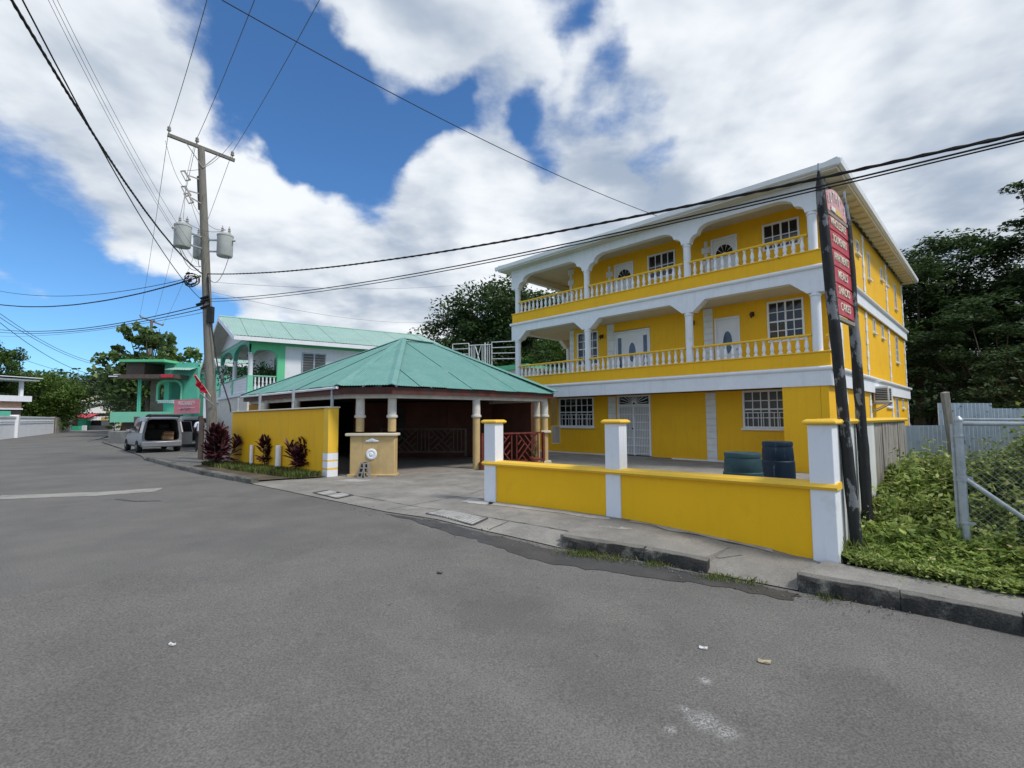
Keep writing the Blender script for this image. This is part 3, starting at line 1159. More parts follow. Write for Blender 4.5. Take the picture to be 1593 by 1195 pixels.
# sidewalk behind the right-hand kerb: brushed concrete slabs
side_pts = [(3.16, 5.60), (3.94, 5.13), (4.63, 4.61), (8.6, 1.33)]
back_pts = [(3.75, 6.02), (4.35, 5.58), (5.12, 5.02), (9.1, 1.75)]
mb = MB()
for i in range(3):
    a, b, c, d = side_pts[i], side_pts[i + 1], back_pts[i + 1], back_pts[i]
    mb.prism([a, b, c, d], [GR(*p) + .0 for p in (a, b, c, d)], [GR(a[0], a[1]) + .158, GR(b[0], b[1]) + .158, G(c[0], c[1]) + .02, G(d[0], d[1]) + .02])
o_ = mb.build('sidewalk', 'pavement_concrete', None)
o_['kind'] = 'structure'
# fill between stub kerb and apron
mb = MB()
a = [(.66, 6.93), (1.72, 6.53), (2.34, 6.12)]
b = [(1.1, 7.55), (2.1, 7.2), (2.85, 6.6)]
for i in range(2):
    q = [a[i], a[i + 1], b[i + 1], b[i]]
    mb.prism(q, [GR(*p) - .05 for p in q], [GR(*q[0]) + .138, GR(*q[1]) + .138, GA(*q[2]) + .016, GA(*q[3]) + .016])
o_ = mb.build('footway', 'pavement_concrete', None)
o_['kind'] = 'structure'


def grate(label, quad, n, cols):
    c = sum((Vector(q) for q in quad), Vector((0, 0))) / 4
    z = GA(c.x, c.y) + .014
    t = thing('drain_cover', label, 'drain cover', (c.x, c.y, z), 0, 'concrete drain covers in the driveway')
    q = [Vector(p) for p in quad]
    mb = MB()
    for i in range(4):
        mb.bar((q[i].x, q[i].y, GA(*q[i]) + .016), (q[(i + 1) % 4].x, q[(i + 1) % 4].y, GA(*q[(i + 1) % 4]) + .016), .05, .02)
    mb.build('rim', 'damp', t, world=True)
    for k in range(n):
        for j in range(cols):
            f = lambda u, v: q[0].lerp(q[3], u).lerp(q[1].lerp(q[2], u), v)
            e = .20 / n
            g = .012
            p = [f((k) / n + e, j / cols + g), f((k) / n + e, (j + 1) / cols - g), f((k + 1) / n - e, (j + 1) / cols - g), f((k + 1) / n - e, j / cols + g)]
            MB().prism([(v.x, v.y) for v in p], [GA(v.x, v.y) for v in p], [GA(v.x, v.y) + .030 for v in p]).build('bar', 'concrete_pale', t, world=True)
    return t


grate('slotted concrete drain cover at the driveway edge in front of the low yellow wall', [(-1.20, 8.64), (-1.43, 8.32), (-.61, 7.62), (-.41, 8.0)][::-1], 15, 1)
grate('plain square concrete drain cover near the end of the tall yellow wall', [(-4.27, 10.69), (-4.11, 11.06), (-3.32, 10.32), (-3.49, 9.92)], 2, 1)
# things lying on the road
for lab, x, y, r_, m_ in [('small white scrap lying on the road below the chalky stain', 1.55, 4.14, .022, 'litter_white'), ('curled tan leaf lying on the road near the right kerb', 1.95, 3.95, .032, 'litter_tan'),
                          ('tiny dark stone on the road in front of the slotted drain cover', -.82, 5.63, .022, 'damp'), ('small white chip on the left half of the road', -2.62, 3.9, .018, 'litter_white')]:
    mb = MB()
    z = GR(x, y) + .006
    pts = [(x + r_ * (1 + .3 * math.sin(k * 2.3)) * math.cos(k * PI / 4) * 1.5, y + r_ * (1 + .3 * math.cos(k * 1.7)) * math.sin(k * PI / 4)) for k in range(8)]
    mb.prism(pts, z, [z + .006 + .012 * (k % 3 == 0) for k in range(8)])
    tag(mb.build('litter', m_), lab, 'litter')
# ================================================================== YELLOW HOUSE
HN = Vector((9.03, 13.80, 0))
HX, HD = -12.75, 16.1        # local: x from the near corner (0) to the far end, y back along the side
B = thing('yellow_house', 'three storey yellow house with white arched balconies and balustrades', 'house', HN, -PI / 4)
WY = 1.5                     # balcony depth: the house wall stands at y = 1.5
WL = -10.5                   # left end of the upper walls, side balcony beyond
XS = -.10                    # plane of the side wall

# front walls (openings where windows and doors sit)
W1 = [(-11.2, -9.25, 1.2, 2.5), (-8.02, -6.5, -.1, 2.5), (-3.0, -1.33, 1.22, 2.5)]
W2 = [(-10.1, -8.95, 3.9, 5.42), (-8.12, -6.45, 3.0, 5.22), (-3.85, -3.02, 3.0, 5.16), (-2.10, -1.0, 4.07, 5.45)]
W3 = [(-8.06, -7.13, 6.0, 8.08), (-6.49, -5.3, 7.1, 8.12), (-3.92, -2.98, 6.0, 8.08), (-2.15, -1.02, 7.2, 8.12)]
wf = MB()
holes(wf, HX + .1, -1.3, -.3, 2.52, WY, .2, W1)
holes(wf, WL, XS, 2.98, 5.6, WY, .2, W2)
holes(wf, WL, XS, 5.93, 8.52, WY, .2, W3)
wf.build('wall', 'yellow_paint', B)
SW1 = [(3.74, 4.45, 1.2, 2.45), (9.6, 10.9, 2.0, 2.45), (12.0, 12.7, .2, 2.45), (14.05, 14.6, 2.0, 2.45)]
SW2 = [(3.45, 4.25, 4.1, 5.43), (7.4, 7.85, 4.9, 5.45), (9.27, 9.76, 4.9, 5.45), (12.95, 13.7, 4.15, 5.42)]
SW3 = [(4.8, 5.36, 7.48, 7.98), (6.9, 7.35, 6.95, 8.0), (9.8, 10.3, 7.5, 8.03), (11.1, 11.6, 7.5, 8.0), (13.5, 14.1, 6.8, 8.05)]
ws_ = MB()
holes(ws_, 0, HD, -.4, 2.5, 0, .2, SW1)
holes(ws_, WY, HD, 2.5, 5.5, 0, .2, SW2)
holes(ws_, WY, HD, 5.5, 8.52, 0, .2, SW3)
ws_.v = [(XS - p[1] - .003, p[0] + .003, p[2]) for p in ws_.v]
ws_.build('wall', 'yellow_paint', B)
for bx_ in ((-1.3, XS - .21, 0, .2, -.3, 2.5), (-1.3, -1.1, .201, WY + .1, -.3, 2.5), (HX + .1, HX + .3, WY + .21, HD, -.3, 2.5), (WL, WL + .2, WY + .21, HD, 2.98, 5.6), (WL, WL + .2, WY + .21, HD, 5.93, 8.52),
            (HX + .31, XS - .21, HD - .2, HD - .003, -.3, 8.5)):
    MB().box(*bx_).build('wall', 'yellow_paint', B)          # the room that comes forward at the corner, the left side and the back
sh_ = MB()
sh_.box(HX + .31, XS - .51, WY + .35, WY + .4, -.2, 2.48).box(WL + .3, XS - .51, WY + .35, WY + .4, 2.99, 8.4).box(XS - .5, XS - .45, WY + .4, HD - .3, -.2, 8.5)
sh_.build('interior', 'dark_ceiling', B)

# floors, beams, mouldings, bands
for k, (zb, name) in enumerate([(2.5, 'a'), (5.57, 'b')]):
    zt = 2.93 if k == 0 else 5.88
    MB().box(HX + .04, -.04, .0 if k == 0 else .26, HD, zt - .38 if k == 0 else 5.58, zt + .05).build('floor_slab', 'soffit_cream', B)
# floor 1 beam (straight)
MB().box(HX, 0, -.045, .0 - .001, 2.48, 2.93).build('beam', 'white_paint', B, bev=.01)
MB().box(-.04 + .001, .02, 0, HD + .03, 2.48, 2.93).build('beam', 'white_paint', B)
MB().box(HX - .02, HX + .04 - .001, 0, HD, 2.48, 2.93).build('beam', 'white_paint', B)
MB().box(-.04 + .001, .02, 0, HD + .03, 5.50, 5.90).build('beam', 'white_paint', B)
MB().box(HX - .02, HX + .04 - .001, .26, HD, 5.56, 5.9).build('beam', 'white_paint', B)
for z in (2.985, 5.945):
    MB().tube([(HX - .06, -.05, z), (.03, -.05, z), (.05, -.03, z), (.05, HD + .05, z)], .062, 10).build('moulding', 'white_gloss', B)
    MB().tube([(HX - .05, -.05, z), (HX - .05, HD, z)], .062, 10).build('moulding', 'white_gloss', B)


def band(z0, z1):
    MB().box(HX + .02, -.02, 0, .14, z0, z1).build('balcony_band', 'yellow_paint', B)
    MB().box(-.16, -.021, .141, WY - .05, z0, z1).build('balcony_band', 'yellow_paint', B)
    MB().box(HX + .021, HX + .16, .141, 9, z0, z1).build('balcony_band', 'yellow_paint', B)
    s = MB()
    s.box(HX - .02, .02, -.035, .17, z1 + .001, z1 + .045).box(-.2, .02, .171, WY - .05, z1 + .001, z1 + .045).box(HX - .02, HX + .2, .171, 9, z1 + .001, z1 + .045)
    s.build('sill_band', 'yellow_trim', B, bev=.012)


band(3.04, 3.44)
band(6.0, 6.42)
COLX = [-.34, -4.18, -8.48, -12.45]


def column(x, y, z0, z1, r=.132):
    MB().lathe(x, y, [(r, z0), (r, z1 - .10), (r * 1.18, z1 - .09), (r * 1.18, z1 - .05), (r, z1 - .04), (r, z1)], 20).build('column', 'white_paint', B)


bal = MB().lathe(0, 0, [(.066, 0), (.066, .045), (.032, .075), (.050, .13), (.060, .19), (.046, .28), (.027, .36), (.040, .385), (.030, .405), (.060, .42), (.060, .45)], 8).mesh('baluster', 'white_gloss')


def balustrade(z, segs, h=.45):
    for (x0, y0), (x1, y1), n in segs:
        a, b = Vector((x0, y0, z)), Vector((x1, y1, z))
        for i in range(n):
            p = a.lerp(b, (i + .5) / n)
            inst(bal, 'baluster', B, p)
        d = (b - a).normalized()
        c0, c1 = a - d * .03, b + d * .03
        rl = MB().loft([[(p.x + (-d.y) * u, p.y + d.x * u, z + h + w) for u, w in ((-.075, 0), (-.095, .03), (-.07, .07), (.07, .07), (.095, .03), (.075, 0))] for p in (c0, c1)])
        rl.build('rail', 'yellow_trim', B)


for z in (3.49, 6.468):
    balustrade(z, [((COLX[1] + .16, .07), (COLX[0] - .16, .07), 15), ((COLX[2] + .16, .07), (COLX[1] - .16, .07), 17), ((COLX[3] + .15, .07), (COLX[2] - .15, .07), 15),
                   ((-.10, .36), (-.10, WY - .12), 4), ((HX + .1, .4), (HX + .1, 3.7), 13)])
for x in COLX:
    column(x, .10, 3.485, 5.2)
    column(x, .10, 6.465, 7.62, .125)
for z0, z1 in ((3.485, 5.2), (6.465, 7.62)):
    column(HX + .2, 4.0, z0, z1)
    column(HX + .2, 8.2, z0, z1)


def bayprof(z_spring, z_top, x0, x1, kind):
    "underside of the beam between two columns, left to right"
    if kind == 'chamfer':
        return [(x0, z_spring), (x0 + .06, z_spring), (x0 + .50, z_top), (x1 - .50, z_top), (x1 - .06, z_spring), (x1, z_spring)]
    p = []
    for k in range(7):
        t = PI / 2 * k / 6
        p.append((x0 + .02 + .26 * (1 - math.cos(t)), z_spring + .26 * math.sin(t)))
    for k in range(8):
        t = PI / 2 * k / 7
        p.append((x0 + .31 + .52 * (1 - math.cos(t)), z_spring + .30 + (z_top - z_spring - .30) * math.sin(t)))
    q = [(x0 + x1 - a, b) for a, b in p][::-1]
    return p + q


def beam(y0, y1, zs, zt, ztop, kind, cols, xa, xb, part, axis='x'):
    "one fascia: each bay between column centres is cut out of it"
    for i in range(len(cols) - 1):
        c0, c1 = cols[i], cols[i + 1]
        e0 = xa if i == 0 else c0
        e1 = xb if i == len(cols) - 2 else c1
        pr = bayprof(zs, zt, c0 + .13, c1 - .13, kind)
        mb = MB()
        top = [(e0, ztop), (c0 + .13, ztop)]
        # left pier, right pier as boxes, and strips over the curve
        st = [(e0, zs)] + ([(c0 + .13, zs)] if e0 < c0 + .129 else []) + pr + [(c1 - .13, zs), (e1, zs)]
        cl = [st[0]]
        for q in st[1:]:
            if q[0] - cl[-1][0] > 1e-5 or abs(q[1] - cl[-1][1]) > 1e-5:
                cl.append(q)
        n = len(cl)
        vs = [(a, y, b) for a, b in cl for y in (y0, y1)] + [(a, y, ztop) for a, b in cl for y in (y0, y1)]
        fs = []
        for k in range(n - 1):
            a, b, c, d = 2 * k, 2 * k + 2, 2 * n + 2 * k, 2 * n + 2 * k + 2
            fs += [(a, b, d, c), (a + 1, c + 1, d + 1, b + 1), (a, a + 1, b + 1, b)]
        fs += [(0, 2 * n, 2 * n + 1, 1), (2 * n - 2, 2 * n - 1, 4 * n - 1, 4 * n - 2)]
        mb.add(vs, fs)
        if axis == 'y':
            mb.v = [(p[1], p[0], p[2]) for p in mb.v]
        mb.build(part, 'white_paint', B)


cl_ = sorted(COLX)
beam(-.03, .24, 5.2, 5.57, 5.885, 'chamfer', cl_, HX, .0, 'beam')
beam(-.03, .24, 7.62, 8.18, 8.66, 'arch', cl_, HX, .0, 'arch')
beam(HX + .02, HX + .25, 5.2, 5.57, 5.885, 'chamfer', [.26, 4.0, 8.2], .245, 8.4, 'beam', 'y')
beam(HX + .02, HX + .25, 7.62, 8.18, 8.66, 'arch', [.26, 4.0, 8.2], .245, 8.4, 'arch', 'y')
beam(-.24, -.02, 7.62, 8.18, 8.66, 'arch', [.15, WY + .1], .245, WY, 'arch', 'y')
beam(-.24, -.02, 5.2, 5.5, 5.88, 'chamfer', [.15, WY + .1], .245, WY, 'beam', 'y')
# little toothed soffit blocks on the chamfers of the first floor
for c in cl_:
    for s_ in (-1, 1):
        for k in range(7):
            x = c + s_ * (.20 + k * .062)
            z = 5.2 + .37 * k / 7
            if HX + .1 < x < -.1:
                MB().box(x - .012, x + .02, .241, .34, z + .01, z + .07).build('dentil', 'white_gloss', B)
# ceilings
MB().box(HX + .26, XS - .25, .25, WY - .001, 8.44, 8.5).build('ceiling', 'soffit_cream', B)
MB().box(HX + .26, WL - .001, WY, HD - .3, 8.44, 8.5).build('ceiling', 'soffit_cream', B)
# roof: hip with wide eaves
OV = .46
ex0, ex1, ey0, ey1 = HX - OV, OV, -OV, HD + OV
ze = 8.66
mid_x = (ex0 + ex1) / 2
rise = (ex1 - ex0) / 2 * math.tan(math.radians(17.5))
rA, rB = (mid_x, ey0 + (ex1 - ex0) / 2, ze + rise), (mid_x, ey1 - (ex1 - ex0) / 2, ze + rise)
c_ = [(ex0, ey0, ze), (ex1, ey0, ze), (ex1, ey1, ze), (ex0, ey1, ze)]
for poly, d in (([c_[0], c_[1], rA], (1, 0, 0)), ([c_[1], c_[2], rB, rA], (0, 1, 0)), ([c_[2], c_[3], rB], (1, 0, 0)), ([c_[3], c_[0], rA, rB], (0, 1, 0))):
    corr([(p[0], p[1], p[2] + .06) for p in poly], d, 'roof_pale', B, world=False, pitch=.16, amp=.016, width=1.0)
for a, b in ((c_[0], rA), (c_[1], rA), (c_[2], rB), (c_[3], rB), (rA, rB)):
    MB().tube([(a[0], a[1], a[2] + .085), (b[0], b[1], b[2] + .085)], .05, 6).build('ridge_cap', 'roof_pale', B)
# soffit boards between the eave and the wall, fascia, gutter
sf = MB()
sf.box(ex0 + .04, ex1 - .04, ey0 + .04, -.04, ze - .16, ze - .13)
sf.box(.03, ex1 - .04, -.04, ey1 - .04, ze - .16, ze - .13)
sf.box(ex0 + .04, HX - .001, -.04, ey1 - .04, ze - .16, ze - .13)
sf.box(HX, .03, HD + .001, ey1 - .04, ze - .16, ze - .13)
sf.build('soffit', 'soffit_cream', B)
for i in range(26):
    y = -.2 + i * .64
    MB().box(.025, ex1 - .07, y, y + .05, ze - .25, ze - .161).build('rafter', 'soffit_cream', B)

def gutter(a, b, n):
    n = Vector(n)
    secs = [[Vector(p) + n * u + Vector((0, 0, w)) for u, w in ((0, .04), (0, -.11), (.05, -.14), (.11, -.11), (.13, .03), (.115, .03), (.10, -.09), (.05, -.12), (.015, -.09), (.015, .04))] for p in (a, b)]
    MB().loft(secs).build('gutter', 'white_gloss', B)


fa = MB()
fa.box(ex0, ex1, ey0, ey0 + .03, ze - .17, ze + .03).box(ex1 - .03, ex1, ey0 + .031, ey1, ze - .17, ze + .03).box(ex0, ex0 + .03, ey0 + .031, ey1, ze - .17, ze + .03)
fa.build('fascia', 'white_gloss', B)
gutter((ex0 - .1, ey0, ze), (ex1 + .1, ey0, ze), (0, -1, 0))
gutter((ex1, ey0 - .1, ze), (ex1, ey1, ze), (1, 0, 0))


# quoins: blocks with joints
def quoins(x, z0, z1, y=WY, w=.30, n=None, side=False, jag=.05, out=.035):
    n = n or max(3, round((z1 - z0) / .24))
    h = (z1 - z0) / n
    for i in range(n):
        ww = w / 2 + (jag if i % 2 else -jag)
        a, b = z0 + i * h + .006, z0 + (i + 1) * h - .006
        if side:
            mb = MB().box(XS - .02, XS + out, x - ww, x + ww, a, b)
        else:
            mb = MB().box(x - ww, x + ww, y - out, y + .02, a, b)
        mb.build('quoin', 'quoin_white', B)


for x in (-8.30, -4.10):
    quoins(x, -.1, 2.48, jag=.0, w=.36, n=11)
    quoins(x, 3.0, 5.56, jag=.0, w=.34, n=11)
quoins(-10.38, 3.0, 5.56, jag=.0, w=.24, n=11)
for x in (-8.30, -4.10):
    quoins(x, 6.0, 8.08, w=.22, n=9)
quoins(-10.38, 6.0, 8.40, w=.24, n=10)
for y in (6.0, 11.1, HD - .12):
    for a, b in ((-.2, 2.46), (3.06, 5.48), (6.02, 8.44)):
        quoins(y + (.05 if b > 8 else 0), a, b, side=True, w=.26, out=.03, jag=.04)
for y in (2.1,):
    quoins(y, -.2, 2.46, side=True, w=.26, out=.03, jag=.04)
quoins(WY + .17, 3.06, 5.48, side=True, w=.42, out=.05, jag=.02, n=8)
quoins(WY + .17, 6.02, 8.4, side=True, w=.36, out=.05, jag=.02, n=8)

# windows
window(B, -10.22, 1.2, 1.95, 1.3, WY, 6, 4, split=2, bars=True)
window(B, -2.165, 1.22, 1.67, 1.28, WY, 6, 4, split=2, bars=True, glass='glass_louvre')
window(B, -9.52, 3.9, 1.14, 1.5, WY, 4, 4, split=2, sill=False)
cw = window(B, -1.55, 4.07, 1.10, 1.38, WY, 4, 4, split=2, sill=False)
for i in range(9):
    MB().box(-2.05 + i * .05, -2.05 + i * .05 + .045, WY + .034 - .006 * (i % 2), WY + .038, 4.14, 4.66).build('curtain', 'curtain', cw)
window(B, -5.9, 7.1, 1.18, 1.0, WY, 4, 2, sill=False)
window(B, -1.585, 7.2, 1.13, .92, WY, 4, 2, sill=False)
for hs_, big in ((SW1, 0), (SW2, 0), (SW3, 0)):
    for h in hs_:
        w_, hh = h[1] - h[0], h[3] - h[2]
        window(B, (h[0] + h[1]) / 2, h[2], w_, hh, XS, 2, 2 if hh < .7 else 4, side=True, fr=.05, split=2 if hh > .7 else None, mullion=False, depth=.06)


# doors of the upper floors
def oval_door(x, z0, w, h, sidelights=False):
    f = MB()
    t = .07
    f.box(x - w / 2 - t, x - w / 2, WY - .04, WY + .1, z0, z0 + h + t).box(x + w / 2, x + w / 2 + t, WY - .04, WY + .1, z0, z0 + h + t).box(x - w / 2, x + w / 2, WY - .04, WY + .1, z0 + h, z0 + h + t)
    d = f.build('door', 'white_gloss', B, bev=.008)
    dw = w * (.56 if sidelights else 1)
    MB().box(x - dw / 2, x + dw / 2, WY + .02, WY + .06, z0, z0 + h).build('leaf', 'white_gloss', d)
    ov = [(x + .155 * math.cos(a), z0 + h * .60 + .40 * math.sin(a)) for a in [2 * PI * k / 24 for k in range(24)]]
    ov2 = [(x + .19 * math.cos(a), z0 + h * .60 + .44 * math.sin(a)) for a in [2 * PI * k / 24 for k in range(24)]]
    MB().pxz(ov2, WY + .004, WY + .03).build('surround', 'white_gloss', d)
    MB().pxz(ov, WY - .004, WY + .01).build('pane', 'glass_blue', d)
    for s in (-1, 1):
        MB().box(x + s * .17 - .13, x + s * .17 + .13, WY + .008, WY + .022, z0 + .15, z0 + .50).build('panel', 'white_gloss', d, bev=.008)
    MB().tube([(x + dw * .42, WY - .03, z0 + .98), (x + dw * .42, WY + .02, z0 + .98)], .028, 8).build('handle', 'galvanised', d)
    if sidelights:
        for s in (-1, 1):
            cx = x + s * (dw / 2 + (w - dw) / 4)
            q = (w - dw) / 2
            MB().box(cx - q / 2, cx + q / 2, WY + .012, WY + .06, z0, z0 + h).build('sidelight', 'white_gloss', d)
            MB().box(cx - q * .24, cx + q * .24, WY + .0, WY + .014, z0 + .55, z0 + h - .2).build('pane', 'glass_blue', d)


oval_door(-7.285, 3.0, 1.52, 2.12, True)
oval_door(-3.435, 3.0, .74, 2.08)


def fan_door(x, z0, w, h):
    f = MB()
    t = .08
    f.box(x - w / 2 - .0, x - w / 2 + t, WY - .04, WY + .1, z0, z0 + h).box(x + w / 2 - t, x + w / 2, WY - .04, WY + .1, z0, z0 + h).box(x - w / 2 + t, x + w / 2 - t, WY - .04, WY + .1, z0 + h - t, z0 + h)
    d = f.build('door', 'white_gloss', B, bev=.008)
    MB().box(x - w / 2 + t, x + w / 2 - t, WY + .02, WY + .06, z0, z0 + h - t).build('leaf', 'white_gloss', d)
    zc = z0 + h - .62
    for k in range(5):
        a0, a1 = PI * k / 5 + .05, PI * (k + 1) / 5 - .05
        pts = [(x + .07 * math.cos(a0), zc + .07 * math.sin(a0))] + [(x + .30 * math.cos(a0 + (a1 - a0) * j / 4), zc + .34 * math.sin(a0 + (a1 - a0) * j / 4)) for j in range(5)] + [(x + .07 * math.cos(a1), zc + .07 * math.sin(a1))]
        MB().pxz(pts, WY + .008, WY + .03).build('pane', 'glass_dark', d)
    for s in (-1, 1):
        for q in (0, 1):
            MB().box(x + s * .17 - .12, x + s * .17 + .12, WY + .008, WY + .022, z0 + .15 + q * .65, z0 + .7 + q * .6).build('panel', 'white_gloss', d, bev=.008)


fan_door(-7.6, 6.0, .93, 2.08)
fan_door(-3.45, 6.0, .94, 2.08)

# ground floor double door behind a white grille, sunburst over it
x0, x1, zb, zm, zt = -8.02, -6.5, .08, 2.08, 2.5
f = MB()
f.box(x0, x0 + .07, WY - .05, WY + .12, zb, zt).box(x1 - .07, x1, WY - .05, WY + .12, zb, zt).box(x0 + .07, x1 - .07, WY - .05, WY + .12, zm, zm + .06).box(x0 + .07, x1 - .07, WY - .05, WY + .12, zt - .05, zt)
D = f.build('entrance_door', 'white_gloss', B)
MB().box(x0 + .07, x1 - .07, WY + .06, WY + .1, zb, zm).build('leaf', 'soffit_grey', D)
MB().box(x0 + .07, x1 - .07, WY + .06, WY + .1, zm + .06, zt - .05).build('pane', 'glass_dark', D)
gr_ = MB()
cx = (x0 + x1) / 2
for k in range(19):
    x = x0 + .09 + (x1 - x0 - .18) * k / 18
    gr_.box(x - .011, x + .011, WY - .02, WY + .0, zb + .02, zm)
for k in range(7):
    z = zb + .08 + (zm - zb - .12) * k / 6
    gr_.box(x0 + .07, x1 - .07, WY - .026, WY - .012, z - .015, z + .015)
gr_.box(cx - .035, cx + .035, WY - .04, WY + .01, zb, zm)
gr_.build('grille', 'white_gloss', D)
sb = MB()
for k in range(13):
    a = PI * (k + .5) / 13
    ln = min(.62 / max(.01, abs(math.cos(a))), .34 / max(.01, math.sin(a)))
    sb.bar((cx + .06 * math.cos(a), WY - .0, zm + .07 + .06 * math.sin(a)), (cx + ln * math.cos(a), WY - .0, zm + .07 + ln * math.sin(a)), .02, .02, (0, 1, 0))
sb.lathe(0, 0, [(.001, 0), (.08, 0)], 4, cap=False)
sb.v = [v if v[2] > .5 else (cx, WY, zm + .1) for v in sb.v]
sb.build('sunburst', 'white_gloss', D)
MB().tube([(cx - .05, WY - .08, 1.15), (cx - .05, WY - .03, 1.15)], .03, 8).build('handle', 'black_metal', D)
MB().prism([(x0 - .15, WY - .001), (x0 - .15, .75), (x1 + .25, .75), (x1 + .8, WY - .001)], -.1, .06).build('doorstep', 'floor_concrete', B)
sk_ = MB()
sk_.box(HX + .1, x0 - .16, WY - .02, WY + .01, -.1, .06).box(x1 + .85, -1.31, WY - .02, WY + .01, -.1, .06)
sk_.build('skirting', 'white_paint', B)


# wall lamps on the first floor
def wall_lamp(x, z):
    mb = MB()
    mb.box(x - .04, x + .04, WY - .03, WY, z - .08, z + .08)
    mb.tube([(x, WY - .02, z), (x, WY - .14, z + .06), (x, WY - .18, z)], .012, 6)
    a = mb.build('wall_lamp', 'black_metal', B)
    MB().lathe(x, WY - .18, [(.02, z - .16), (.055, z - .04), (.065, z - .02), (.02, z + .04)], 8).build('lantern', 'fascia_brown', a)


wall_lamp(-8.72, 5.1)
wall_lamp(-4.66, 5.12)
wall_lamp(-2.55, 5.12)

# air conditioner on brackets on the side wall
ac = thing('air_conditioner', 'white air conditioner unit on brackets on the side of the yellow house', 'air conditioner', HN + Vector(((XS + .0) * R2 + 6.8 * R2, -(XS) * R2 + 6.8 * R2, 0)), -PI / 4)
MB().box(.05, .52, -.42, .42, 2.12, 2.72).build('casing', 'ac_white', ac, bev=.02)
for k in range(7):
    MB().box(.10, .47, -.435, -.421, 2.2 + k * .065, 2.24 + k * .065).build('louvre', 'black_metal', ac)
for k in range(7):
    MB().box(.521, .535, -.36, .05, 2.2 + k * .065, 2.24 + k * .065).build('louvre', 'black_metal', ac)
MB().box(-.005, .5, -.38, -.33, 2.06, 2.12).box(-.005, .5, .33, .38, 2.06, 2.12).bar((0, -.355, 1.8), (.45, -.355, 2.07), .04, .04).bar((0, .355, 1.8), (.45, .355, 2.07), .04, .04).build('bracket', 'galvanised', ac)

# ================================================================== LOW FRONT WALL AND SIDE WALL
P1, P2, P3 = Vector((-.36, 9.62)), Vector((1.72, 8.2)), Vector((3.86, 6.14))
FW = thing('front_wall', 'low yellow wall with yellow coping and three white pillars along the pavement', 'wall', (P2.x, P2.y, 0))
CZ = {0: .74, 1: .72, 2: .755}


def pillar(p, rz, parent, z0, z1=1.50, w=.27):
    c, s = math.cos(rz), math.sin(rz)
    sq = lambda a: [(p.x + c * x - s * y, p.y + s * x + c * y) for x, y in ((-a, -a), (a, -a), (a, a), (-a, a))]
    MB().prism(sq(w / 2), z0, z1).build('pillar', 'white_paint', parent, world=True, bev=.012)
    secs = [[(x, y, z) for x, y in sq(a)] for a, z in ((w / 2 + .02, z1 + .001), (w / 2 + .045, z1 + .012), (w / 2 + .050, z1 + .028), (w / 2 + .04, z1 + .05), (w / 2 + .01, z1 + .07))]
    MB().loft(secs).build('cap', 'yellow_trim', parent, world=True, bev=.012)


a12 = math.atan2(P2.y - P1.y, P2.x - P1.x)
a23 = math.atan2(P3.y - P2.y, P3.x - P2.x)
pillar(P1, a12, FW, -.1)
pillar(P2, (a12 + a23) / 2, FW, -.15)
pillar(P3, a23, FW, -.35)
for a, b, za, zb_ in ((P1, P2, .70, .68), (P2, P3, .68, .715)):
    d = (b - a).normalized()
    n = Vector((d.y, -d.x))
    s0, s1 = a + d * .137, b - d * .137
    q = [s0 + n * .10, s1 + n * .10, s1 - n * .07, s0 - n * .07]
    MB().prism([(v.x, v.y) for v in q], -.35, [za, zb_, zb_, za]).build('panel', 'yellow_low_wall', FW, world=True)
    e0, e1 = a - d * .16, b + d * .16
    if a is P2:
        e0 = a - d * .02
    mb = MB()
    prof = [(-.16, .0), (-.185, .035), (-.16, .07), (-.08, .085), (.10, .085), (.13, .06), (.13, .0)]
    mb.loft([[(p.x - n.x * u, p.y - n.y * u, z + w) for u, w in prof] for p, z in ((e0, za), (e1, zb_))])
    mb.build('coping', 'yellow_trim', FW, world=True)

SWd = Vector((R2, R2))
SWt = thing('side_wall', 'concrete boundary wall with yellow coping, part white and part bare and weathered', 'wall', (P3.x, P3.y, 0))
n_ = Vector((R2, -R2))
st = P3 + SWd * .14
widths = [(.46, 'wall_white_worn'), (.50, 'wall_white_worn'), (.46, 'wall_white_worn'), (1.13, 'wall_white_worn'), (.80, 'wall_weathered'), (.86, 'wall_weathered'), (.90, 'wall_weathered'), (.95, 'wall_weathered')]
q0 = 0
for i, (w, m_) in enumerate(widths):
    a, b = st + SWd * (q0 + .012), st + SWd * (q0 + w - .012)
    o = .015 * (i % 2)
    MB().prism([(a + n_ * (.10 + o)).to_tuple(), (b + n_ * (.10 + o)).to_tuple(), (b - n_ * .06).to_tuple(), (a - n_ * .06).to_tuple()], -.4, 1.50).build('wall_panel', m_, SWt, world=True, bev=.008)
    q0 += w
MB().prism([(st + n_ * .08).to_tuple(), (st + SWd * q0 + n_ * .08).to_tuple(), (st + SWd * q0 - n_ * .055).to_tuple(), (st - n_ * .055).to_tuple()], -.4, 1.497).build('core', 'kerb_concrete', SWt, world=True)
mb = MB()
for (p, z) in ((st + SWd * .05, 1.505), (st + SWd * (q0 + .03), 1.505)):
    pass
e0, e1 = st + SWd * .05, st + SWd * (q0 + .03)
mb.loft([[(p.x - n_.x * u, p.y - n_.y * u, 1.502 + w) for u, w in ((-.15, 0), (-.17, .035), (-.15, .065), (.10, .075), (.12, .035), (.12, 0))] for p in (e0, e1)])
mb.build('coping', 'yellow_trim', SWt, world=True)

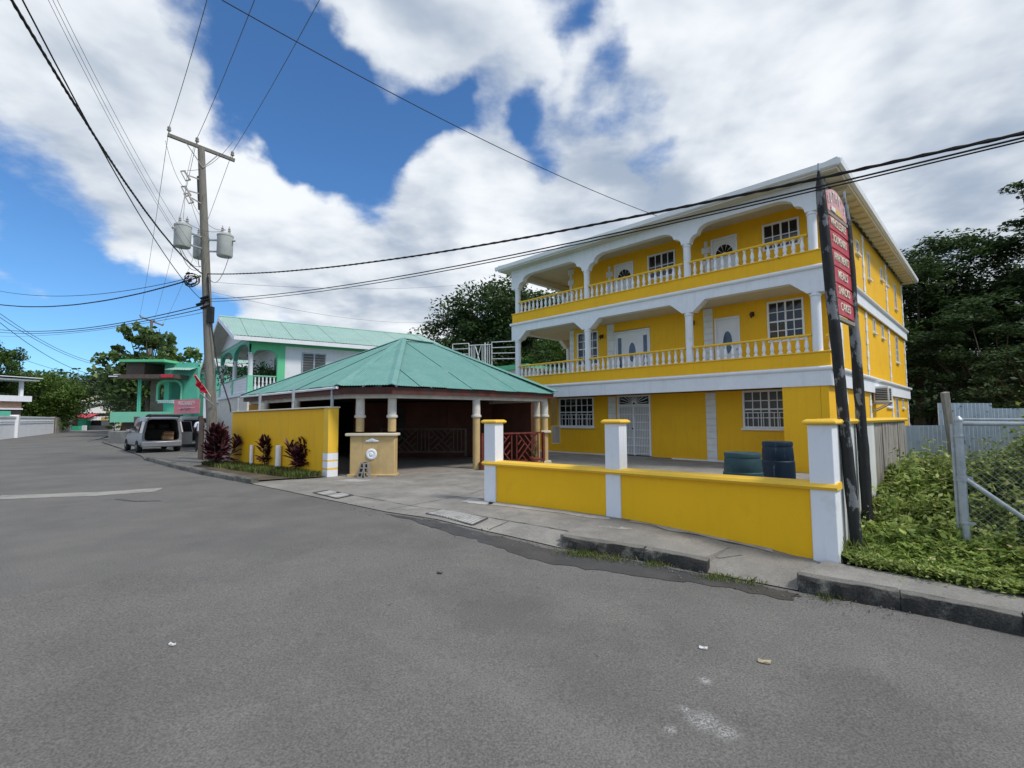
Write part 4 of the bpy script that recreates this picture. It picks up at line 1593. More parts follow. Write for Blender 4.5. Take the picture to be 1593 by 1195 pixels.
# ================================================================== GAZEBO WITH THE TEAL ROOF
ga, gb, gc, gd = Vector((-4.75, 13.3, 2.5)), Vector((-3.25, 13.2, 2.5)), Vector((1.55, 17.0, 2.5)), Vector((-10.41, 18.8, 2.5))
ge, gf = Vector((-1.9, 22.2, 2.5)), Vector((-7.2, 25.5, 2.5))
ap1, ap2 = Vector((-4.13, 18.5, 4.62)), Vector((-3.17, 19.5, 4.60))
GZ = thing('gazebo', 'open sided shelter with teal hipped metal roof and tan columns', 'gazebo', (-3.5, 17.5, 0))
for poly, d in (([gd, ga, ap1], ga - gd), ([ga, gb, ap1], gb - ga), ([gb, gc, ap2, ap1], gc - gb), ([gc, ge, ap2], ge - gc), ([ge, gf, ap1, ap2], gf - ge), ([gf, gd, ap1], gd - gf)):
    corr([tuple(p) for p in poly], tuple(d), 'roof_teal', GZ, pitch=.075, amp=.008, width=.86, lift=.012, gap=.006)
for a, b in ((gd, ap1), (ga, ap1), (gb, ap1), (gc, ap2), (ge, ap2), (gf, ap1), (ap1, ap2)):
    a, b = Vector(a), Vector(b)
    d = (b - a).normalized()
    s = d.cross(Vector((0, 0, 1))).normalized()
    MB().loft([[p + s * -.13 + Vector((0, 0, .0)), p + Vector((0, 0, .055)), p + s * .13 + Vector((0, 0, .0)), p + Vector((0, 0, .03))] for p in (a, b)]).build('ridge_cap', 'roof_teal', GZ, world=True)
ring = [gd, ga, gb, gc]
inn = Vector((-3.5, 19, 0))


def inset(p, k):
    d = Vector((inn.x - p.x, inn.y - p.y, 0)).normalized()
    return Vector((p.x, p.y, p.z)) + d * k


ringf = [gd, ga, gb, gc, ge, gf]
for i in range(6):
    a, b = ringf[i], ringf[(i + 1) % 6]
    a1, b1, a2, b2 = inset(a, .12), inset(b, .12), inset(a, .16), inset(b, .16)
    MB().loft([[(p.x, p.y, 2.46), (p.x, p.y, 2.27), (q.x, q.y, 2.27), (q.x, q.y, 2.46)] for p, q in ((a1, a2), (b1, b2))]).build('fascia', 'fascia_brown', GZ, world=True)
    a3, b3, a4, b4 = inset(a, .34), inset(b, .34), inset(a, .55), inset(b, .55)
    if i < 4:
        MB().loft([[(p.x, p.y, 2.285), (p.x, p.y, 2.17), (q.x, q.y, 2.17), (q.x, q.y, 2.285)] for p, q in ((a3, a4), (b3, b4))]).build('beam', 'dirty_white', GZ, world=True)
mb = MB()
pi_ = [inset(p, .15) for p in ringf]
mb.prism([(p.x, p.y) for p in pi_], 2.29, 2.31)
mb.build('ceiling', 'dark_ceiling', GZ, world=True)  # dark paint deepens the shade under the roof
# white gutter along the left eave
MB().tube([inset(gd, .02) - Vector((0, 0, .05)), inset(ga, .02) - Vector((0, 0, .05))], .04, 6).build('gutter', 'white_paint', GZ, world=True)


def gcol(x, y, z0, full=True, zt=2.17):
    s = MB().lathe(x, y, [(.115, z0), (.115, 1.62)], 16).build('column', 'tan_render', GZ, world=True)
    MB().lathe(x, y, [(.115, 1.621), (.15, 1.63), (.16, 1.66), (.15, 1.70), (.125, 1.71), (.12, zt)], 16).build('column_top', 'dirty_white', GZ, world=True)


gcol(-4.28, 13.86, 1.24)
gcol(-3.38, 13.86, 1.24)
gcol(-1.12, 15.4, .02)
gcol(1.14, 17.25, .02)
gcol(.88, 17.75, .02)
gcol(-6.9, 15.7, .02)
gcol(-8.7, 17.3, .02)
MB().prism([(1.0, 17.05), (1.35, 17.1), (1.36, 17.45), (1.0, 17.4)], -.1, .12).prism([(1.0, 17.05), (1.35, 17.1), (1.36, 17.45), (1.0, 17.4)], 1.08, 1.16).build('base', 'cream_trim', GZ, world=True, bev=.02)
# planter wall at the corner
pl = MB().box(-4.50, -3.26, 13.70, 14.05, -.1, 1.12).build('corner_wall', 'tan_render', GZ, world=True, bev=.015)
MB().box(-4.62, -3.20, 13.62, 14.12, 1.121, 1.20).build('ledge', 'cream_trim', pl, world=True, bev=.02)
MB().box(-4.56, -3.22, 13.65, 14.1, -.1, .07).build('plinth', 'tan_render', pl, world=True, bev=.015)
ml = MB().lathe(0, 0, [(.001, .035), (.03, .045), (.05, .03), (.075, .02), (.09, .032), (.12, .035), (.15, .02), (.155, 0)], 24)
ml.v = [(p[0] - 3.9, 13.70 - p[2], p[1] + .62) for p in ml.v]
ml.build('medallion', 'white_gloss', pl, world=True)
for k in range(7):
    t = (k - 3) / 3
    s = .035 + .04 * (1 - abs(t))
    b_ = MB().lathe(0, 0, [(.002, -s), (s * .8, -s * .4), (s, 0), (s * .8, s * .4), (.002, s)], 8)
    b_.v = [(p[0] - 3.88 + t * .15, 13.70 - .02 + p[1] * .3, p[2] * .8 + .98 + .035 * (1 - abs(t)) ** 1.5) for p in b_.v]
    b_.build('ornament', 'white_gloss', pl, world=True)
# floor
fl = [inset(gd, .5), inset(ga, .42), inset(gb, .42), inset(gc, .35), inset(ge, .35), inset(gf, .35)]
MB().prism([(p.x, p.y) for p in fl], -.2, [.06, .04, .035, .045, .06, .06]).build('floor', 'floor_concrete', GZ, world=True)
# back walls: painted dark to give the deep shade inside
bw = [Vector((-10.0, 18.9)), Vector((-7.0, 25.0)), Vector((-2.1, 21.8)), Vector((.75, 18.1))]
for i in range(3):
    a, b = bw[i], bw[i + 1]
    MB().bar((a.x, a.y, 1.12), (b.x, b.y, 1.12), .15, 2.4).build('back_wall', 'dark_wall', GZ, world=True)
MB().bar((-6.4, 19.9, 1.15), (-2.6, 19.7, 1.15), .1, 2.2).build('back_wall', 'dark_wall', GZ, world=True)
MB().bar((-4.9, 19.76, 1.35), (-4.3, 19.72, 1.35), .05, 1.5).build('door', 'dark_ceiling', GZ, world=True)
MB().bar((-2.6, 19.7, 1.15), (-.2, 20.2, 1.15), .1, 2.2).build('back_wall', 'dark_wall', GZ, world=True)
# left end: short orange wall
MB().bar((-9.9, 18.6, .9), (-8.9, 17.9, .9), .12, 2.5).build('end_wall', 'orange_paint', GZ, world=True)


def chip_rail(parent, a, b, m, z0=.18, z1=1.10, name='balustrade', xcells=2, pitch=.12):
    a, b = Vector(a), Vector(b)
    Ln = (b - a).length
    d = (b - a).normalized()
    P_ = lambda s, z: (a.x + d.x * s, a.y + d.y * s, z)
    r = MB()
    r.bar(P_(0, z1), P_(Ln, z1), .10, .05).bar(P_(0, z0), P_(Ln, z0), .06, .06)
    ra = r.build(name, m, parent, world=True)
    for s in (0.04, Ln - .04):
        MB().bar(P_(s, z0 - .15), P_(s, z1), .08, .08, (d.x, d.y, 0)).build('post', m, ra, world=True)

    def sl(s0, za, s1, zb):
        MB().bar(P_(s0, za), P_(s1, zb), .035, .032, (-d.y, d.x, 0)).build('slat', m, ra, world=True)
    cell = .82
    nc = xcells
    gapw = (Ln - nc * cell) / (nc + 1)
    s = .08
    zl, zh = z0 + .03, z1 - .03
    pos = 0
    for c in range(nc + 1):
        e = pos + gapw
        k = max(1, int((gapw - .1) / pitch))
        for i in range(k + 1):
            x = pos + .06 + (gapw - .12) * i / max(1, k)
            sl(x, zl, x, zh)
        if c < nc:
            x0, x1 = e, e + cell
            cxm, czm = (x0 + x1) / 2, (zl + zh) / 2
            sl(x0, zl, x1, zh)
            sl(x0, zh, cxm - .02, czm + .02)
            sl(cxm + .02, czm - .02, x1, zl)
            for q in (.33, .66):
                sl(x0, zl + (zh - zl) * (1 - q) * .98, x0 + (cxm - x0) * q + .1 * (1 - q), zl + (zh - zl) * (1 - q) + (zh - zl) * .5 * q)if False else None
            H = zh - zl
            for q in (.3, .6):
                sl(x0, zl + H * q, x0 + cell * (1 - q) / 2, zl + H * (q + (1 - q) / 2))          # left triangle, rising
                sl(x1, zh - H * q, x1 - cell * (1 - q) / 2, zh - H * (q + (1 - q) / 2))          # right triangle
                sl(x0 + cell * q, zh, x0 + cell * (q + (1 - q) / 2), zh - H * (1 - q) / 2)       # top, falling
                sl(x1 - cell * q, zl, x1 - cell * (q + (1 - q) / 2), zl + H * (1 - q) / 2)
        pos = e + cell
    return ra


chip_rail(GZ, (-.98, 15.5, 0), (1.1, 17.12, 0), 'red_wood')
chip_rail(GZ, (-5.0, 18.7, 0), (-1.7, 18.5, 0), 'dark_wood', z0=.35, z1=1.2, xcells=2)
# slatted screen leaning between shelter and house
scr = thing('slatted_screen', 'brown slatted wooden screen between the shelter and the yellow house', 'screen', (1.8, 19.2, 0))
for k in range(5):
    MB().bar((1.50 + k * .05, 18.95 + k * .02, 1.3), (1.50 + k * .05, 18.95 + k * .02, 2.42), .03, .02, (0, 1, 0)).build('slat', 'screen_wood', scr, world=True)
MB().box(1.50, 1.53, 18.8, 18.84, .62, 1.3).box(1.80, 1.83, 18.8, 18.84, .62, 1.3).box(1.53, 1.80, 18.8, 18.84, 1.27, 1.3).box(1.53, 1.80, 18.8, 18.84, .62, .65).build('frame', 'tan_render', scr, world=True)
MB().box(1.53, 1.80, 18.82, 18.83, .65, 1.27).build('panel', 'post_bare', scr, world=True)

# potted plants
def pot(label, x, y, z, s, leafm, n=16, hh=.35):
    t = thing('potted_plant', label, 'potted plant', (x, y, z), 0, 'potted plants outside the shelter')
    MB().lathe(0, 0, [(.09 * s, 0), (.13 * s, .2 * s), (.15 * s, .2 * s), (.15 * s, .25 * s), (.12 * s, .25 * s), (.11 * s, .22 * s)], 14).build('pot', 'terracotta', t)
    r = random.Random(int(x * 100))
    mb = MB()
    for k in range(n):
        a, tl = r.uniform(0, 2 * PI), r.uniform(.1, .55)
        h_ = hh * r.uniform(.6, 1.1)
        p0 = Vector((0, 0, .2 * s))
        p2 = Vector((math.cos(a) * tl * h_, math.sin(a) * tl * h_, .2 * s + h_))
        p1 = p0.lerp(p2, .5) + Vector((0, 0, .03))
        w_ = Vector((-math.sin(a), math.cos(a), 0)) * .022
        mb.add([p0 - w_ * .6, p0 + w_ * .6, p1 + w_, p1 - w_, p2], [(0, 1, 2, 3), (3, 2, 4)])
    mb.build('leaf', leafm, t)


pot('terracotta pot with spiky aloe nearest the right front column', -.62, 15.25, .02, 1.15, 'aloe_leaf', 22, .42)
pot('small low terracotta pot tucked against the foot of the right front column', -.9, 15.28, .02, .9, 'aloe_leaf', 8, .16)
pot('terracotta pot with thin upright plant in front of the red railing', .74, 16.6, .02, 1.1, 'leaf_mid', 6, .5)

# hollow concrete blocks leaning on the corner wall
def block(label, x, y, rz, lean):
    t = thing('concrete_block', label, 'concrete block', (x, y, 0.0), rz, 'hollow concrete blocks standing on end')
    b = MB()
    w, h, dp = .15, .40, .19
    holes(b, -w / 2, w / 2, 0, h, -dp / 2, dp, [(-w / 2 + .035, w / 2 - .035, .03 + k * .123, .03 + k * .123 + .09) for k in range(3)])
    b.v = [(p[0] + p[2] * lean, p[1] + p[2] * .12, p[2] + .012) for p in b.v]
    b.build('block', 'block_concrete', t)


block('hollow concrete block standing on end, nearer the middle of the corner wall', -3.93, 13.45, .1, -.12)
block('hollow concrete block on end leaning toward the tall yellow wall', -4.12, 13.46, -.15, .22)

# ================================================================== TALL YELLOW WALL ON THE LEFT
LA, LB = Vector((-5.02, 13.60)), Vector((-9.75, 17.15))
LW = thing('tall_wall', 'tall plain yellow wall with pale coping and striped white foot at its end', 'wall', (LA.x, LA.y, 0))
ld = (LB - LA).normalized()
ln_ = Vector((-ld.y, ld.x))
if ln_.y > 0:
    ln_ = -ln_
q = [LA + ld * .24, LB, LB - ln_ * .18, LA + ld * .24 - ln_ * .18]
MB().prism([v.to_tuple() for v in q], -.2, [1.88, 1.83, 1.83, 1.88]).build('wall_body', 'yellow_paint', LW, world=True)
q = [LA + ln_ * .06, LA + ld * .235 + ln_ * .06, LA + ld * .235 - ln_ * .26, LA - ln_ * .26]
MB().prism([v.to_tuple() for v in q], .66, 1.90).build('end_pier', 'yellow_trim', LW, world=True, bev=.008)
zz_ = [-.1, .20, .25, .43, .47, .66]
for i in range(5):
    MB().prism([(v + (ln_ * .004 if i % 2 == 0 and k < 2 else Vector((0, 0)))).to_tuple() for k, v in enumerate(q)], zz_[i] + .0005, zz_[i + 1] - .0005).build('painted_stripe', 'white_paint' if i % 2 == 0 else 'yellow_trim', LW, world=True)
q = [LA - ld * .03 + ln_ * .1, LB + ln_ * .06, LB - ln_ * .24, LA - ld * .03 - ln_ * .29]
MB().prism([v.to_tuple() for v in q], [1.902, 1.835, 1.835, 1.902], [1.945, 1.875, 1.875, 1.945]).build('coping', 'cream_trim', LW, world=True, bev=.01)
for i, (k, h_, lab) in enumerate([(.015, 2.56, 'galvanised pipe post on the tall yellow wall, nearest its striped end'), (.36, 2.52, 'galvanised pipe post on the tall yellow wall, second from its striped end'),
                                  (.71, 2.46, 'galvanised pipe post on the tall yellow wall, between the left bollard and the big bush'), (.97, 2.35, 'galvanised pipe post on the tall yellow wall, farthest from the striped end')]):
    p = LA.lerp(LB, k) - ln_ * .1
    tag(MB().lathe(p.x, p.y, [(.045, 1.86), (.045, h_)], 10).build('pipe_post', 'galvanised'), lab, 'post', 'pipe posts standing on the tall yellow wall')
for p, h_, r_, lab in (((-8.50, 16.12), .76, .055, 'slim white bollard in front of the tall yellow wall, left of the small red plant'), ((-7.12, 15.06), .80, .085, 'thicker white bollard in front of the tall yellow wall, right of the small red plant')):
    tag(MB().lathe(p[0], p[1], [(r_, -.05), (r_, h_ - .02), (r_ * .8, h_)], 14).build('bollard', 'white_gloss'), lab, 'bollard', 'white bollards by the tall yellow wall')


def ti_plant(label, x, y, h, stems, n, spread, seed, m='ti_leaf', ls=.36):
    t = thing('ti_plant', label, 'plant', (x, y, .04), 0, 'dark red leaved plants along the tall yellow wall')
    r = random.Random(seed)
    sm, lf = MB(), MB()
    for s in range(stems):
        a, q = r.uniform(0, 2 * PI), r.uniform(0, 1) ** .6 * spread
        if s == 0:
            q = 0
        hh = h * r.uniform(.45, .95) if s else h * .9
        tip = Vector((math.cos(a) * q, math.sin(a) * q * .7, hh))
        b0 = Vector((math.cos(a) * q * .25, math.sin(a) * q * .25, 0))
        sm.tube([b0, b0.lerp(tip, .5), tip], .014, 5)
        for k in range(n):
            u = r.uniform(.28, 1.0)
            p = b0.lerp(tip, u)
            al = r.uniform(0, 2 * PI)
            el = .15 + 1.05 * (u - .28) / .72 + r.uniform(-.3, .3)
            L_ = ls * r.uniform(.7, 1.15)
            d = Vector((math.cos(al) * math.cos(el), math.sin(al) * math.cos(el), math.sin(el)))
            w = Vector((-math.sin(al), math.cos(al), 0)) * L_ * .13
            up = w.cross(d).normalized() * L_ * .04
            m1, m2, e = p + d * L_ * .35, p + d * L_ * .7 - Vector((0, 0, L_ * .03)), p + d * L_ - Vector((0, 0, L_ * .16))
            lf.add([p, m1 - w + up, m1 - up, m1 + w + up, m2 - w * .9 + up, m2 - up, m2 + w * .9 + up, e], [(0, 2, 1), (0, 3, 2), (1, 2, 5, 4), (2, 3, 6, 5), (4, 5, 7), (5, 6, 7)])
    sm.build('stem', 'bark', t)
    lf.build('foliage', m, t)


ti_plant('big dark red leafy bush between the utility pole and the tall yellow wall', -9.75, 16.45, 1.35, 12, 34, .62, 1, ls=.40)
ti_plant('small upright red leaved plant standing between the two white bollards', -7.72, 15.55, 1.0, 3, 30, .16, 2, ls=.34)
ti_plant('broad dark red bush in front of the tall yellow wall near its striped end', -6.15, 14.50, .92, 12, 34, .45, 3, ls=.36)

# ================================================================== BARRELS
def barrel(label, x, y, z, h, r, m):
    t = thing('barrel', label, 'barrel', (x, y, z), 0, 'plastic barrels in the yard')
    MB().lathe(0, 0, [(r * .9, 0), (r * .97, .04), (r * 1.0, h * .25), (r * .985, h * .26), (r * .985, h * .29), (r * 1.03, h * .3), (r * 1.05, h * .5), (r * 1.03, h * .7), (r * .985, h * .71), (r * .985, h * .74), (r * 1.0, h * .75), (r * .95, h * .9), (r * .92, h * .93),
                      (r * .95, h * .935), (r * .96, h * .985), (r * .93, h)], 32).build('drum', m, t)
    MB().lathe(0, 0, [(r * .90, h * .94), (r * .90, h + .004), (r * .80, h + .003), (r * .78, h - .02), (.01, h - .02)], 32, cap=False).build('lid', m, t)


barrel('squat greyish teal plastic barrel behind the low yellow wall', 3.88, 8.35, -.08, 1.08, .30, 'barrel_teal')
barrel('darker navy plastic barrel with white drips, standing closer to the house', 5.04, 9.4, -.08, 1.21, .275, 'barrel_navy')

# ================================================================== SHOP SIGN ON TWO POSTS
SG = thing('sign_board', 'tall red shop sign with six word boards fixed between two black posts', 'sign', (4.65, 6.62, 0), 0)
f0, f1 = Vector((4.34, 6.30)), Vector((4.96, 6.95))
t0, t1 = Vector((4.09, 6.32)), Vector((4.87, 6.97))


def sign_post(a, b, zt, label):
    r = random.Random(int(zt * 10))
    pts, rr = [], []
    for k in range(25):
        u = k / 24
        pts.append((a.x + (b.x - a.x) * u + r.uniform(-.004, .004), a.y + (b.y - a.y) * u, -.35 + (zt + .35) * u))
        rr.append(.070 * (1 - .12 * u) * r.uniform(.94, 1.06))
    rr[-1] *= .25
    rr[-2] *= .85
    p = MB().tube(pts, rr, 12).build('post', 'post_black', SG, world=True)
    MB().tube([(b.x, b.y, zt - .03), (b.x, b.y, zt + .10)], .014, 6).build('spike', 'galvanised', p, world=True)


sign_post(f0, t0, 4.86, '')
sign_post(f1, t1, 4.78, '')


def spt(u, z):
    "point in the plane of the sign, u from the near post to the far post"
    w = max(0, min(1, z / 4.85))
    a, b = f0.lerp(t0, w), f1.lerp(t1, w)
    p = a.lerp(b, u)
    return Vector((p.x, p.y, z))


sdv = (spt(1, 4) - spt(0, 4)).normalized()
sn = Vector((sdv.y, -sdv.x, 0))            # toward the side the camera looks at
if sn.dot(Vector((-5.4, -7.9, 0))) < 0:
    sn = -sn
u0, u1 = .09, .93
zT = [4.30, 4.10, 3.84, 3.60, 3.37, 3.16, 2.93]
zT1 = [4.90, 4.64, 4.36, 4.08, 3.82, 3.56, 3.28]
words = ['WHOLESALE', 'SOUVENIRS', 'APARTMENTS', 'MEALS', 'SNACKS', 'CAKES']


def slab(pts_uz, th, m, name, parent=None, off=0.):
    mb = MB()
    f_ = [spt(u, z) + sn * (.02 + off) for u, z in pts_uz]
    b_ = [spt(u, z) - sn * (th - .02 - off) for u, z in pts_uz]
    n = len(f_)
    mb.add(f_ + b_, [tuple(range(n)), tuple(range(n, 2 * n))[::-1]] + [(i, (i + 1) % n, n + (i + 1) % n, n + i) for i in range(n)])
    return mb.build(name, m, parent or SG, world=True)


zl = lambda u, i, top: (zT[i] - (0 if top else 0)) + (0)
for i, w in enumerate(words):
    za, zb_ = zT[i] - .012, zT[i + 1] + .018
    uu = [u0 + (u1 - u0) * k / 6 for k in range(7)]
    bow = .022
    top = [(u, za + bow * 4 * (k / 6) * (1 - k / 6)) for k, u in enumerate(uu)]
    bot = [(u, zb_ + bow * 4 * (k / 6) * (1 - k / 6) * .6) for k, u in enumerate(uu)][::-1]
    bd = slab(top + bot, .03, 'sign_red', 'word_board')
    c = spt((u0 + u1) / 2 + (.0), (za + zb_) / 2 + .022) + sn * .026
    mdir = sdv if sdv.x > 0 else -sdv
    text(w, 'lettering_cream', bd, c, mdir, .155, sx={5: .92, 6: .84, 9: .72, 10: .64}[len(w)])
# frame rails
for z, hh in ((4.335, .045), (2.90, .05)):
    MB().bar(spt(.0, z), spt(1.0, z), .05, hh).build('rail', 'post_bare', SG, world=True)
# arched name board
top = []
for k in range(17):
    t = k / 16
    u = u0 + (u1 - u0) * t
    top.append((u, 4.375 + .34 * math.sqrt(max(0, 1 - (2 * t - 1) ** 2)) ** .9 + .02))
nb = slab([(u0, 4.375)] + top + [(u1, 4.375)], .03, 'sign_pink', 'name_board')
lens = [(u0 + (u1 - u0) * (.18 + .64 * k / 12), 4.385 + .09 * math.sin(PI * k / 12)) for k in range(13)]
slab(lens, .006, 'board_yellow', 'emblem', nb, off=.006)
MB().bar(spt(.26, 4.42) + sn * .03, spt(.42, 4.42) + sn * .03, .008, .06).build('emblem_patch', 'lettering_white', nb, world=True)
for k, ch in enumerate("RUTHY'S"):
    t = (k + .5) / 7
    u = u0 + .05 + (u1 - u0 - .1) * t
    z = 4.44 + .12 * math.sin(PI * t) + .055
    text(ch, 'lettering_white', nb, spt(u, z) + sn * .026, mdir, .20 if .15 < t < .85 else .15, sx=.55)

# ================================================================== RIGHT-HAND LOT: FENCES
def zinc(label, pts, z0, z1, m, group='corrugated metal fence sheets', tilt=0.):
    t = thing('metal_fence', label, 'fence', (pts[0][0], pts[0][1], 0), 0, group)
    (x0, y0), (x1, y1) = pts
    corr([(x0, y0, z0), (x1, y1, z0), (x1 + tilt, y1, z1), (x0 + tilt, y0, z1)], (x1 - x0, y1 - y0, 0), m, t, name='fence_sheet', pitch=.13, amp=.030, width=.86, gap=-.02)
    return t


zinc('grey corrugated metal fence between the weathered wall end and the tall bare post', ((8.30, 10.55), (9.78, 10.98)), -.3, 1.40, 'corrugated_zinc')
zinc('taller corrugated metal sheet with a square top edge behind the chain link fence', ((9.72, 11.25), (11.42, 11.7)), -.3, 1.90, 'corrugated_spotted')
zinc('lower corrugated metal sheet running out of view on the right', ((11.38, 11.75), (16.5, 12.8)), -.3, 1.78, 'corrugated_spotted')


def plank(name, label, a, b, w, h, m, cat='post', grp=None):
    return tag(MB().bar(a, b, w, h, (0, 1, 0)).build(name, m, bev=.01), label, cat, grp)


plank('fence_post', 'leaning bare grey wooden post between the two corrugated fences', (9.62, 10.72, -.3), (9.10, 10.32, 2.10), .13, .09, 'post_bare')
CF = thing('chain_link_fence', 'galvanised chain link fence with pipe corner post and diagonal brace', 'fence', (5.36, 6.02, -.2))
c0 = Vector((5.43, 6.0))
cdir = Vector((.83, -.56)).normalized()
cz = -.35
MB().lathe(c0.x, c0.y, [(.045, cz), (.045, 1.53), (.05, 1.535), (.05, 1.56), (.02, 1.60)], 14).build('corner_post', 'galvanised', CF, world=True)
MB().tube([(c0.x - .02, c0.y + .06, -.35), (c0.x - .03, c0.y + .05, 1.50)], .022, 8).build('tension_pipe', 'galvanised', CF, world=True)
cend = c0 + cdir * 4.2
MB().tube([(c0.x, c0.y, 1.51), (cend.x, cend.y, 1.47)], .028, 10).build('top_rail', 'galvanised', CF, world=True)
MB().tube([(c0.x + .02, c0.y + .04, 1.56), (cend.x, cend.y + .05, 1.53)], .014, 8).build('top_wire', 'galvanised', CF, world=True)
be = c0 + cdir * 1.42
MB().tube([(c0.x + .03, c0.y - .02, .84), (be.x, be.y - .03, -.38)], .026, 10).build('brace', 'galvanised', CF, world=True)
MB().lathe(cend.x, cend.y, [(.045, cz - .3), (.045, 1.53)], 12).build('post', 'galvanised', CF, world=True)
for z in (1.36, .86, .83, .32):
    MB().lathe(c0.x, c0.y, [(.051, z - .014), (.053, z - .012), (.053, z + .012), (.051, z + .014)], 12).bar((c0.x, c0.y, z), (c0.x + cdir.x * .10, c0.y + cdir.y * .10, z), .012, .028).build('clamp', 'galvanised', CF, world=True)
mesh_ = MB()
sp = .075
Lc, zb0, zt0 = 4.1, -.32, 1.49
k = -int((zt0 - zb0) / sp) - 1
while k * sp < Lc:
    for sgn in (1, -1):
        s0, z0_ = (k * sp, zb0) if sgn == 1 else (k * sp, zt0)
        s1, z1_ = s0 + (zt0 - zb0), (zt0 if sgn == 1 else zb0)
        sl, zl_, sh, zh_ = s0, z0_, s1, z1_
        if sl < 0:
            zl_ += (0 - sl) * (1 if sgn == 1 else -1)
            sl = 0
        if sh > Lc:
            zh_ -= (sh - Lc) * (1 if sgn == 1 else -1)
            sh = Lc
        if sh - sl > .02:
            a_, b_ = c0 + cdir * (sl + .05), c0 + cdir * (sh + .05)
            mesh_.tube([(a_.x, a_.y - .004 * sgn, zl_), (b_.x, b_.y - .004 * sgn, zh_)], .0013, 3, caps=False)
    k += 1
mesh_.build('wire_mesh', 'galvanised', CF, world=True)

# ================================================================== UTILITY POLE
pb, pt_ = Vector((-10.75, 17.81, 0)), Vector((-11.97, 18.3, 12.05))
UP = thing('utility_pole', 'weathered wooden utility pole carrying a crossarm and three grey transformers', 'utility pole', pb)
up_ = lambda z: pb.lerp(pt_, z / 12.05)
MB().tube([up_(-.4), up_(3), up_(6), up_(9), up_(12.05)], [.18, .168, .152, .138, .12], 16).build('pole', 'pole_wood', UP, world=True)
aL, aR = Vector((-12.9, 17.75, 12.28)), Vector((-11.15, 19.15, 12.02))
off = Vector((.11, -.12, 0))
MB().bar(aL, aR, .10, .12).build('crossarm', 'pole_wood', UP, world=True)
ins = []
for k, f in enumerate((.02, .42, .96)):
    p = aL.lerp(aR, f) + Vector((0, 0, .06))
    i_ = MB().lathe(p.x, p.y, [(.02, p.z), (.02, p.z + .10), (.065, p.z + .11), (.075, p.z + .15), (.04, p.z + .17), (.06, p.z + .20), (.06, p.z + .25), (.03, p.z + .28)], 10).build('insulator', 'insulator_grey', UP, world=True)
    ins.append(p + Vector((0, 0, .27)))
MB().bar(up_(11.2) + off, aL.lerp(aR, .25), .03, .03).bar(up_(11.2) + off, aL.lerp(aR, .75), .03, .03).build('brace', 'insulator_grey', UP, world=True)
trp = []
for k, (px, py, Y, r_, h_) in enumerate(((284, 368, 17.4, .27, .80), (313, 386, 18.75, .27, .84), (350, 383, 18.2, .27, .82))):
    c = at(px, py, Y)
    t_ = MB().lathe(c.x, c.y, [(r_ * .93, c.z - h_ / 2), (r_, c.z - h_ / 2 + .04), (r_, c.z + h_ / 2 - .06), (r_ * 1.05, c.z + h_ / 2 - .05), (r_ * 1.05, c.z + h_ / 2), (r_ * .7, c.z + h_ / 2 + .07), (.02, c.z + h_ / 2 + .09)], 24).build('transformer', 'transformer_grey', UP, world=True)
    for dx, dy in ((-.08, -.06), (.12, .04)):
        z = c.z + h_ / 2 + .06
        MB().lathe(c.x + dx, c.y + dy, [(.035, z), (.06, z + .05), (.03, z + .08), (.055, z + .12), (.028, z + .15), (.05, z + .19), (.02, z + .24), (.012, z + .30)], 8).build('bushing', 'insulator_grey', t_, world=True)
    d = (up_(c.z) - c)
    d.z = 0
    dn = d.normalized()
    for dz in (.22, -.22):
        MB().bar(c + dn * r_ * .9 + Vector((0, 0, dz)), up_(c.z + dz), .06, .05).build('bracket', 'galvanised', t_, world=True)
    MB().tube([c - dn * (r_ - .01) + Vector((0, 0, h_ * .25)), c - dn * (r_ + .10) + Vector((0, 0, h_ * .25))], .035, 8).build('terminal', 'insulator_grey', t_, world=True)
    trp.append(c)
# fuse cutouts
cuts = []
for px, py, Y in ((291, 273, 17.85), (292, 297, 17.9), (296, 308, 17.6)):
    c = at(px, py, Y)
    q = up_(c.z)
    m_ = MB()
    m_.tube([c + Vector((-.10, 0, .17)), c + Vector((.12, 0, -.17))], .035, 8)
    m_.tube([c + Vector((-.22, -.03, .13)), c + Vector((-.02, -.03, -.22))], .018, 6)
    m_.bar(c + Vector((-.24, -.02, .15)), c + Vector((-.06, 0, .18)), .03, .04).bar(c + Vector((-.04, -.02, -.22)), c + Vector((.13, 0, -.17)), .03, .04)
    m_.bar(c + Vector((.05, 0, 0)), q + Vector((0, 0, .0)), .03, .04)
    m_.build('cutout', 'insulator_grey', UP, world=True)
    cuts.append(c)
MB().bar(up_(9.65) - off * 1.3 + Vector((-.1, 0, 0)), up_(11.0) - off * 1.3 + Vector((-.1, 0, 0)), .05, .12).build('equipment_bracket', 'black_metal', UP, world=True)
# jumpers and drop leads, joined to the pole
jm = []


def hang(a, b, s, r=.008, seg=10):
    a, b = Vector(a), Vector(b)
    pts = [a.lerp(b, k / seg) + Vector((0, 0, -4 * s * (k / seg) * (1 - k / seg))) for k in range(seg + 1)]
    return MB().tube(pts, r, 4, caps=False).build('lead', 'cable_grey', UP, world=True)


